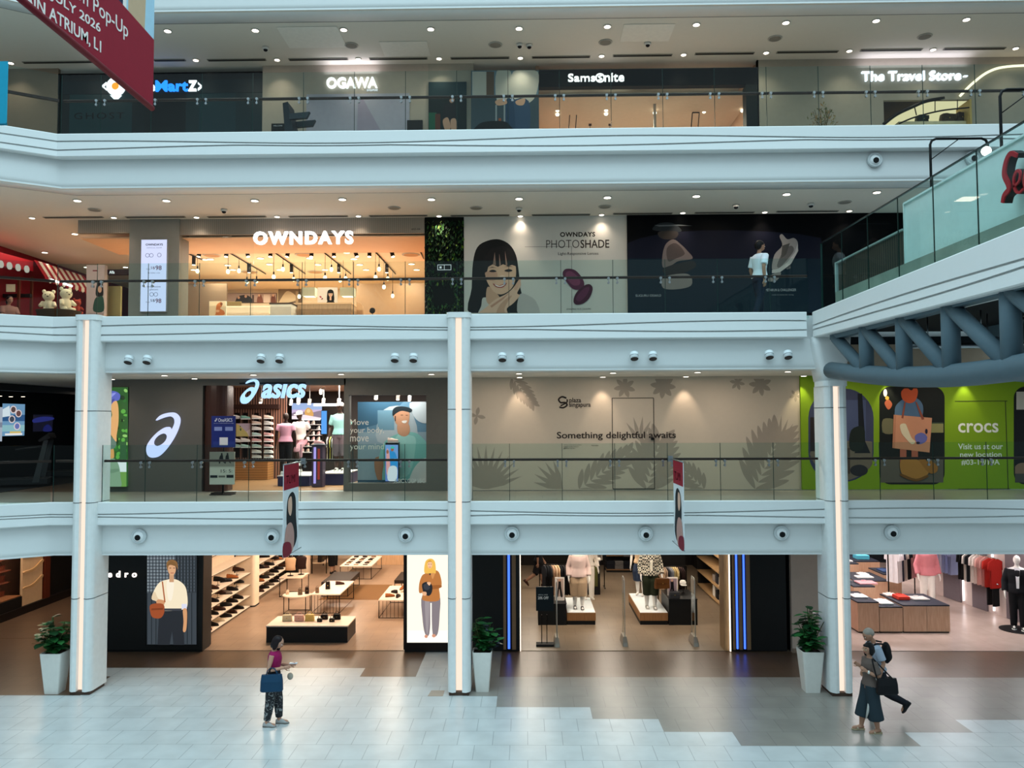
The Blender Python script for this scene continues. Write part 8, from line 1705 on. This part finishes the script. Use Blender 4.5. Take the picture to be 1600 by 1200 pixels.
def trolley(label, px, py, Y):
    a = P(px, py, Y); t = thing('suitcase', label, 'suitcase', (a.x, Y, F4T)); MB().box(a.x - .22, a.x + .22, Y - .14, Y + .14, F4T + .05, F4T + .72, C('#1c2226', .3)).build('shell', t, .05)
    for s_ in (-.09, .09): MB().tube([(a.x + s_, Y, F4T + .7), (a.x + s_ + .12, Y, a.z)], .012, BLACK, 6).build('handle_bar', t)
    MB().tube([(a.x - .09 + .12, Y, a.z), (a.x + .09 + .12, Y, a.z)], .016, BLACK, 6).build('grip', t)
    for s_ in (-.17, .17): MB().lathe([(.03, -.02), (.03, .02)], (a.x + s_, Y, F4T + .035), BLACK, 10, 'y').build('wheel', t)
trolley('dark suitcase with a raised trolley handle in the luggage shop', 889, 172, 20.9); trolley('dark suitcase with a slanted trolley handle beside the luggage shop jamb', 1080, 176, 20.7)
t = thing('price_tag', 'small brown tag on a stem in the luggage shop, first of two', 'tag', (P(922, 195, 21).x, 21, F4T)); 
for k, px in enumerate((922, 953)):
    a = P(px, 195, 21.2); 
    if k: t = thing('price_tag', 'small brown tag on a stem in the luggage shop, second of two', 'tag', (a.x, 21.2, F4T))
    MB().box(a.x - .04, a.x + .04, a.y - .005, a.y + .005, a.z - .03, a.z + .03, C('#4a2a1c')).build('card', t); MB().tube([(a.x, a.y, F4T + .012), (a.x, a.y, a.z - .03)], .008, BMET, 5).build('stem', t)
shoplights(sx0 + .4, sx1 - .6, 20.2, 23, zc4 - .06, (3, 1), 26, (1, .80, .62), .7)
# travel shop
TWL = C('#a89d90', .7)
w4('top_travel', 1184, 106, 1281, C('#a49a8c', .7)); ob0 = rect(1381, 156, 1518, 206, YS)
mb = MB(); xa = P(1281, 150, YS).x; mb.box(xa, ob0[0], YS, YS + .1, F4, ZC4, TWL); mb.box(ob0[1], XR, YS, YS + .1, F4, ZC4, TWL); mb.box(ob0[0], ob0[1], YS, YS + .1, ob0[3], ZC4, TWL); struct(mb.build('wall_top_travel_shop'))
ts = thing('shop_sign', 'white lit lettering of the travel goods shop', 'sign', (P(1425, 119, YS).x, YS, P(1425, 119, YS).z)); text(ts, 'The Travel Store', (1345.5, 112, 1500, 127), YS - .001, C('#eef2ff', emit=1.6), .07, .012); MB().box(P(1504, 119, YS).x, P(1510, 119, YS).x, YS - .07, YS - .001, P(1505, 121, YS).z, P(1505, 119.5, YS).z, C('#eef2ff', emit=1.6)).build('dash', ts)
lamp('sign_glow', 'AREA', (P(1425, 104, YS).x, YS - .12, ZC4 - .25), 4, (.84, .84, 1), 2.6, .1, rot=(PI, 0, 0))
wall('arched_back', ob0[0] - .3, ob0[1] + .3, YS + .9, YS + 1.0, F4, ZC4, C('#4a4038', .7))
t = thing('arched_display', 'warm lit arched display niche with dark ribs in the travel goods shop', 'display', ((ob0[0] + ob0[1]) / 2, YS + .5, F4T))
arch = [(1381, 208), (1381, 193), (1400, 178), (1425, 166), (1447, 158), (1470, 155), (1508, 155.5), (1517, 160), (1518, 190), (1516, 208)]
q = [P(a, b, YS + .6) for a, b in arch]; MB().prism([(p.x, p.z) for p in q], YS + .6, YS + .65, C('#e8d6a8', emit=.85)).build('lit_back', t)
def rib(pts, r_, n_='rib'): MB().tube(curve([P(a, b, YS + .02) for a, b in pts], 5), r_, C('#1c130e', .4), 6).build(n_, t)
rib(((1379, 195), (1400, 179), (1425, 167), (1447, 158), (1475, 153)), .045, 'arch'); rib(((1405, 193), (1430, 183), (1470, 173), (1514, 168)), .02); rib(((1428, 163), (1432, 180)), .015); rib(((1461, 156), (1461, 176)), .012); rib(((1496, 155), (1496, 172)), .012)
MB().box(ob0[1] - .04, ob0[1], YS - .02, YS + .6, F4T, ob0[3], C('#c9ab66', .4)).build('gold_jamb', t)
MB().box(P(1400, 196, YS + .3).x, ob0[1] - .05, YS + .15, YS + .55, P(1440, 196, YS + .3).z - .05, P(1440, 193, YS + .3).z, C('#e6d8b4', .5)).build('shelf', t)
for k, (px, w_) in enumerate(((1440, .3), (1480, .36), (1500, .22))): handbag('dark travel bag on the lit arched shelf, %s along' % ORD[k], (P(px, 190, YS + .35).x, YS + .35, P(1440, 193, YS + .3).z + .0005), w_, .2, .2 + .03 * k, ('#2a2c20', '#4a3a26', '#3a2c1c')[k], .1, None, .04)
q = [P(a, b, YS - .1) for a, b in ((1500, 150), (1520, 130), (1545, 112), (1575, 104), (1640, 101))]; t = thing('glow_arch', 'soft lit cove curving up over the travel goods shop beyond its lettering', 'light', (q[2].x, YS - .1, q[2].z)); MB().tube(curve(q, 6), .03, C('#f4e6c0', emit=1.6), 8).build('tube', t)
w4('top_cove', 1184, 106, 1186, TWL)
def shrub4(label, px, py):
    a = P(px, py, 18.3); t = thing('dried_bouquet', label, 'plant', (a.x, 18.3, F4T)); MB().lathe([(.16, .012), (.2, .3), (.17, .5), (.15, .5)], (a.x, 18.3, F4T), C('#b8a890', .6), 16).build('pot', t); fo = MB(); rg = random.Random(4)
    for i in range(150):
        an = rg.uniform(0, 2 * PI); u = rg.uniform(.15, 1); b = Vector((a.x + math.cos(an) * .32 * u, 18.3 + math.sin(an) * .25 * u, F4T + .55 + (a.z - F4T - .55) * rg.uniform(.2, 1) * (1.15 - .5 * u))); tip = b + Vector((rg.uniform(-.08, .08), rg.uniform(-.06, .06), rg.uniform(-.02, .12))); s_ = Vector((rg.uniform(-1, 1), rg.uniform(-1, 1), 0)).normalized() * .02
        fo.poly([b, b.lerp(tip, .5) - s_, tip, b.lerp(tip, .5) + s_], C(rg.choice(('#8d7a4a', '#5a5636', '#a8835a', '#6f6a44')), .8, var=.1))
    st_ = MB()
    for i in range(9): an = i * .7; st_.tube([(a.x, 18.3, F4T + .45), (a.x + math.cos(an) * .2, 18.3 + math.sin(an) * .15, a.z - .1)], .006, C('#5a4a30'), 5)
    st_.build('stems', t); fo.build('foliage', t)
shrub4('dry brownish bouquet in a pot behind the top railing, near the travel goods shop', 1284, 166)
for x in (-11, -7, -3, 1, 5, 8.5): lamp('gallery_light', 'AREA', (x, 17.9, ZC4 - .03), 7, (1, .88, .74), .4)
# ================================================================ people
def hair_of(f, t, col, parts, vox=.011):
    H = f.H; m = C(col, .45, var=.15, scale=40); b = MB()
    for c, r in parts: b.ball([q * H for q in c], [q * H for q in r], m, 14, 10)
    b.xform(f.Mh); o = b.build('hair', t); soft(o, vox, 3); return o
CAP = [((-.004, 0, .956), (.060, .050, .050)), ((-.024, 0, .935), (.044, .050, .056))]
def body_of(f, t, skin, hands='LR', curl=.5, aim=None):
    b = MB(); m = C(skin, .5, var=.04); f.torso(b, m, 0, .835); f.legs(b, m); f.arms(b, m); f.head(b, m); f.bare_feet(b, m)
    for k in hands: f.hand(b, m, k, curl, (aim or {}).get(k))
    soft(b.build('body', t), .0075, 3); f.face(t)
def tote(t_name, label, loc, w, h, d, col, rz, strap_top, cat='bag'):
    t = thing(t_name, label, cat, (0, 0, 0)); m = C(col, .4)
    MB().loft([[(x * s_, y * q, z) for x, y in rrect(-w / 2, -d / 2, w / 2, d / 2, d * .4, 3)] for z, s_, q in ((0, .94, .9), (.02, 1, 1.1), (h * .6, .97, 1), (h, .88, .5))], m, smooth=False).build('body', t, .006)
    for s_ in (-1, 1): MB().tube(curve([(-w * .25, s_ * d * .2, h * .97), (-w * .16, s_ * .02, h + strap_top * .7), (0, 0, h + strap_top), (w * .16, s_ * .02, h + strap_top * .7), (w * .25, s_ * d * .2, h * .97)], 4), .008, m, 6).build('strap', t)
    return finish(t, loc, rz)
# woman with the phone
a = FL(427, 1133); Hh = P(428, 993, a.y).z
f = Fig(Hh, {'legL': (.16, .10), 'legR': (-.10, .06), 'footR': .05, 'armR': ((-.03, .035, -.165), (.125, -.02, -.145)), 'armL': ((.03, .02, -.165), (.155, -.05, -.15)), 'nod': .42, 'lean': .03})
t = thing('person', 'woman in a magenta top and patterned trousers looking at her phone', 'person', (0, 0, 0))
body_of(f, t, '#b98b74', curl=.7, aim={'L': (1, .1, .15), 'R': (1, .2, .1)})
hair_of(f, t, '#1c1214', CAP + [((-.030, 0, .90), (.036, .046, .055)), ((.0, .044, .885), (.034, .016, .07)), ((.004, -.044, .90), (.03, .014, .055)), ((.03, .045, .84), (.028, .016, .06))])
g = MB(); m = C('#8d1450', .7); f.torso(g, m, .62, .836, 1.10, .004); soft(g.build('top', t), .012)
g = MB(); m = C('#15131a', .8); f.torso(g, m, .50, .64, 1.13, .005); soft(g.build('shirt_hem', t), .014)
def patterned():
    m = bpy.data.materials.new('patterned_cloth'); m.use_nodes = True; n = m.node_tree; b = n.nodes['Principled BSDF']; tc_ = n.nodes.new('ShaderNodeTexCoord'); v = n.nodes.new('ShaderNodeTexNoise'); v.inputs['Scale'].default_value = 11; v.inputs['Detail'].default_value = 1.5; v.inputs['Distortion'].default_value = 1.6; c = n.nodes.new('ShaderNodeValToRGB')
    c.color_ramp.elements[0].position = .53; c.color_ramp.elements[0].color = lin('#17181d'); c.color_ramp.elements[1].position = .60; c.color_ramp.elements[1].color = lin('#7d8080'); n.links.new(tc_.outputs['Object'], v.inputs['Vector']); n.links.new(v.outputs[0], c.inputs[0]); n.links.new(c.outputs[0], b.inputs['Base Color']); b.inputs['Roughness'].default_value = .8; return m
g = MB(); m = patterned(); f.torso(g, m, .46, .56, 1.08, .004); f.legs(g, m, (.066, .064, .054, .048, .040, .036), .86); soft(g.build('trousers', t), .014)
for k in 'LR': f.shoe(t, k, C('#a9a8a6', .35), C('#6a665f'), L=.14)
pw = f.arm['L'][1]; hw = f.arm['L'][2]; ph_ = hw + Vector((.075, -.0, .03)); MB().box(ph_.x - .07, ph_.x + .07, ph_.y - .035, ph_.y + .035, ph_.z - .004, ph_.z + .006, C('#d8d8dc', .3)).build('phone', t)
MB().lathe([(.024 * Hh, -.02), (.026 * Hh, .02)], f.arm['R'][1].lerp(f.arm['R'][2], .12), C('#17181c'), 12, 'x').build('sleeve_band', t)
finish(t, (a.x, a.y, 0), 0)
el = Vector((a.x, a.y, 0)) + f.arm['R'][1].lerp(f.arm['R'][2], .28)
tote('tote_bag', 'dark blue leather tote hanging from the forearm of the woman with the phone', (el.x + .0, el.y - .03, el.z - .36), .40, .30, .13, '#173a54', .12, .11)
pb = Vector((a.x, a.y, 0)) + f.arm['L'][2]; tb = thing('small_bag', 'small beige pouch hanging beyond the blue tote', 'bag', (pb.x - .0, pb.y + .05, pb.z - .32)); MB().ball((pb.x - .0, pb.y + .05, pb.z - .22), (.055, .04, .065), C('#b0a596', .6), 14, 10).build('pouch', tb); MB().tube([(pb.x - .02, pb.y + .05, pb.z - .13), (pb.x - .02, pb.y + .02, pb.z - .005)], .005, C('#b0a596'), 5).build('cord', tb)
# couple: woman in culottes
a = FL(1361, 1143); Hh = P(1364, 1004, a.y).z
f = Fig(Hh, {'legL': (-.10, .04), 'legR': (.22, .06), 'footL': .12, 'armL': ((-.045, .045, -.155), (.075, .0, -.10)), 'armR': ((-.02, .05, -.165), (.08, -.02, -.09)), 'yaw': .35, 'nod': .06})
t = thing('person', 'woman with a black bob and glasses in a taupe tee and wide dark culottes', 'person', (0, 0, 0))
body_of(f, t, '#a67c66', curl=.9, aim={'L': (.8, -.2, .55), 'R': (.8, -.2, .5)})
hair_of(f, t, '#0c0b0d', CAP + [((-.03, 0, .905), (.042, .05, .045)), ((.002, .046, .91), (.034, .016, .05)), ((.002, -.046, .91), (.034, .016, .05)), ((.038, 0, .972), (.026, .038, .018))])
g = MB(); m = C('#5f524c', .85); f.torso(g, m, .50, .838, 1.15, .006, .15); f.arms(g, m, (.044, .042, .040, .038, .036), .42); soft(g.build('tee', t), .013)
m = C('#27333a', .85)
for k in 'LR':
    g = MB(); h_, kn, an, _ = f.leg[k]; e_ = kn.lerp(an, .50); g.tube([h_ + Vector((0, 0, .07)), h_.lerp(kn, .5), kn, e_], [.075 * Hh, .075 * Hh, .080 * Hh, .088 * Hh], m, 14); soft(g.build('culotte_leg', t), .014)
for k in 'LR': f.shoe(t, k, C('#b3a48c', .6), C('#a39478', .7), 'sandal', True)
for y in (-1, 1): MB().tube([f.Mh @ (Vector((.068, y * .020 + .014 * math.cos(q), .933 + .012 * math.sin(q))) * Hh) for q in (2 * PI * i / 12 for i in range(13))], .0022, C('#c9b48a', .3, .8), 5).build('glasses_rim', t)
MB().tube([f.Mh @ (Vector(q) * Hh) for q in ((.069, -.006, .934), (.071, 0, .936), (.069, .006, .934))], .002, C('#c9b48a', .3, .8), 5).build('glasses_bridge', t)
w_ = f.arm['L'][1].lerp(f.arm['L'][2], .82); MB().ball(w_, (.020 * Hh, .020 * Hh, .022 * Hh), C('#d9d4cc', .3, .6), 12, 8).build('watch', t)
finish(t, (a.x, a.y, 0), PI); W = lambda v: Vector((a.x - v.x, a.y - v.y, v.z))
sh = W(f.arm['L'][0]); tb = tote('shoulder_bag', 'black shoulder bag at the side of the woman in culottes', (sh.x + .17, sh.y - .14, sh.z - .50), .38, .27, .12, '#0e0d10', .1, .02)
MB().tube(curve([Vector((sh.x + .02, sh.y - .10, sh.z - .26)), Vector((sh.x - .03, sh.y - .07, sh.z - .02)), Vector((sh.x + .0, sh.y + .01, sh.z + .055)), Vector((sh.x + .10, sh.y - .03, sh.z - .05)), Vector((sh.x + .28, sh.y - .12, sh.z - .25))], 4), .012, C('#0e0d10'), 6).xform(Matrix.Translation(tb.location) @ Matrix.Rotation(-.1, 4, 'Z') @ Matrix.Translation(-tb.location)).build('shoulder_strap', tb)
u0 = W(f.leg['R'][0]) + Vector((-.02, -.18, .02)); tu = thing('umbrella', 'pale folded umbrella carried by the woman in culottes', 'umbrella', (u0.x, u0.y, u0.z - .62))
MB().tube([u0 + Vector((.08, 0, .18)), u0 + Vector((.04, 0, .05)), u0 + Vector((-.03, 0, -.25)), u0 + Vector((-.10, -.0, -.52))], [.018, .045, .036, .012], C('#c4c4c0', .6), 10).build('canopy', tu); MB().lathe([(.046, -.02), (.046, .02)], u0 + Vector((.03, 0, .02)), C('#1a1a1c'), 12).build('strap', tu); MB().tube([u0 + Vector((.08, 0, .18)), u0 + Vector((.11, 0, .3))], .01, C('#b0a8a0'), 8).build('handle', tu)
# couple: man with the backpack
a = FL(1370, 1120); Hh = P(1358, 983, a.y).z * 1.02
f = Fig(Hh, {'legL': (-.34, .75), 'legR': (.16, .05), 'footL': .9, 'armL': ((-.05, .045, -.165), (.0, .05, -.31)), 'armR': ((.0, .045, -.17), (.06, .04, -.31)), 'lean': .16, 'nod': .38})
t = thing('person', 'grey haired man in a pale blue tee carrying a black backpack', 'person', (0, 0, 0))
body_of(f, t, '#a67a62', curl=.6)
hair_of(f, t, '#94897e', [((-.004, 0, .962), (.060, .048, .046)), ((-.026, 0, .945), (.042, .047, .046))])
g = MB(); m = C('#9aa3b2', .85); f.torso(g, m, .50, .838, 1.16, .006, .08); f.arms(g, m, (.046, .044, .040, .038, .036), .42); soft(g.build('tee', t), .013)
g = MB(); m = C('#1d1e24', .85); f.torso(g, m, .46, .55, 1.08, .004); f.legs(g, m, (.064, .060, .050, .046, .042, .036)); soft(g.build('trousers', t), .014)
for k in 'LR': f.shoe(t, k, C('#141416', .5), C('#2a2a2c'))
finish(t, (a.x + .04, a.y, 0), PI)
bk = f.Mt @ (Vector((-.130, 0, .70)) * Hh)
tb = thing('backpack', 'black backpack on the grey haired man', 'backpack', (0, 0, 0)); g = MB(); g.ball(bk, (.08, .13, .20), C('#111114', .7), 14, 10); g.ball(bk + Vector((-.03, 0, -.06)), (.07, .10, .10), C('#111114', .7), 12, 8); soft(g.build('body', tb), .014)
for y in (-1, 1): MB().tube(curve([bk + Vector((.04, y * .09, .17)), f.Mt @ (Vector((.0, y * .075, .838)) * Hh), f.Mt @ (Vector((.075, y * .07, .77)) * Hh), f.Mt @ (Vector((.06, y * .09, .66)) * Hh), bk + Vector((.05, y * .11, -.14))], 4), .016, C('#111114', .7), 6).build('shoulder_strap', tb)
finish(tb, (a.x + .04, a.y, 0), PI)
# man on the second gallery
Y = 17.35; c = P(1188, 480, Y); f = Fig(1.74, {'legL': (.2, .12), 'legR': (-.2, .2), 'armL': ((-.02, .04, -.17), (.05, .04, -.31)), 'armR': ((-.06, .04, -.165), (-.05, .04, -.325)), 'nod': .12})
t = thing('person', 'man in a white short sleeved shirt and dark trousers walking past the dark poster', 'person', (0, 0, 0)); body_of(f, t, '#a57a62')
hair_of(f, t, '#141214', CAP)
g = MB(); m = C('#e4eaf0', .8); f.torso(g, m, .51, .838, 1.14, .006, .06); f.arms(g, m, (.046, .044, .040, .038, .036), .40); soft(g.build('shirt', t), .014)
g = MB(); m = C('#1a2030', .85); f.torso(g, m, .46, .55, 1.08, .004); f.legs(g, m, (.064, .058, .048, .045, .042, .036)); soft(g.build('trousers', t), .014)
for k in 'LR': f.shoe(t, k, C('#141416', .5), C('#2a2a2c'))
finish(t, (c.x, Y, F3T), .45)
# shopper walking in the fashion shop, standing shopper in the shoe shop
p = FL(842, 917, .0125); f = Fig(1.66, {'legL': (.25, .1), 'legR': (-.35, .6), 'footR': .8, 'armL': ((.02, .04, -.17), (.1, .02, -.3)), 'armR': ((-.06, .04, -.165), (-.06, .04, -.32)), 'lean': .06})
t = thing('person', 'person in a black dress walking behind the dark sale notice in the fashion shop', 'person', (0, 0, 0)); body_of(f, t, '#8d6a56'); hair_of(f, t, '#120f10', CAP)
g = MB(); m = C('#101013', .85); f.torso(g, m, .46, .838, 1.16, .006, .3); f.arms(g, m, (.044, .040, .036, .034, .03), .6); f.legs(g, m, (.075, .075, .068, .05, .05, .05), .05); soft(g.build('dress', t), .015)
for k in 'LR': f.shoe(t, k, C('#3a1c16', .5), C('#1a1412'))
finish(t, p, .15)
p = FL(520, 896, .0125); f = Fig(1.70, {'armL': ((.03, .04, -.165), (.16, .0, -.2)), 'armR': ((.0, .04, -.17), (.12, .02, -.24))})
t = thing('person', 'person in a long black coat standing at the back of the shoe shop', 'person', (0, 0, 0)); body_of(f, t, '#b08a72'); hair_of(f, t, '#15110f', CAP)
g = MB(); m = C('#0d0d0f', .85); f.torso(g, m, .46, .838, 1.2, .008, .3); f.arms(g, m, (.048, .045, .042, .038, .034), .9); f.legs(g, m, (.085, .085, .08, .075, .07, .07), .45); soft(g.build('coat', t), .016)
for k in 'LR': f.shoe(t, k, C('#141214', .5), C('#1a1412'))
finish(t, p, -.2)
# seated visitor at the toy shop
Y = 21.2; c = P(14, 480, Y); f = Fig(1.55, {'legL': (1.5, 1.5), 'legR': (1.4, 1.4), 'armL': ((.06, .03, -.15), (.2, .0, -.17)), 'armR': ((.06, .03, -.15), (.2, .0, -.17)), 'nod': .3})
t = thing('person', 'person with dark hair sitting low by the toy shop at the margin of the view', 'person', (0, 0, 0)); body_of(f, t, '#a07868'); hair_of(f, t, '#14151c', CAP + [((-.03, 0, .89), (.04, .046, .06))])
g = MB(); m = C('#8d6a66', .85); f.torso(g, m, .50, .838, 1.15, .006); f.arms(g, m, (.044, .042, .038, .036, .034), .42); soft(g.build('top', t), .014)
g = MB(); m = C('#23242c', .85); f.torso(g, m, .46, .55, 1.08, .004); f.legs(g, m); soft(g.build('trousers', t), .014)
for k in 'LR': f.shoe(t, k, C('#2a2a2c', .5), C('#d0ccc6'))
zs_ = f.leg['L'][0].z - .125; finish(t, (c.x, Y, F3T), -.6)
ts = thing('stool', 'low round stool under the seated visitor by the toy shop', 'stool', (c.x, Y, F3T)); MB().lathe([(.17, zs_ - .05), (.18, zs_ - .03), (.17, zs_)], (c.x, Y, F3T), C('#6a4a34', .5), 18).build('seat', ts)
for k in range(3): an = k * 2.1; MB().tube([(c.x + .11 * math.cos(an), Y + .11 * math.sin(an), F3T + zs_ - .05), (c.x + .16 * math.cos(an), Y + .16 * math.sin(an), F3T + .002)], .016, C('#6a4a34', .5), 6).build('leg', ts)
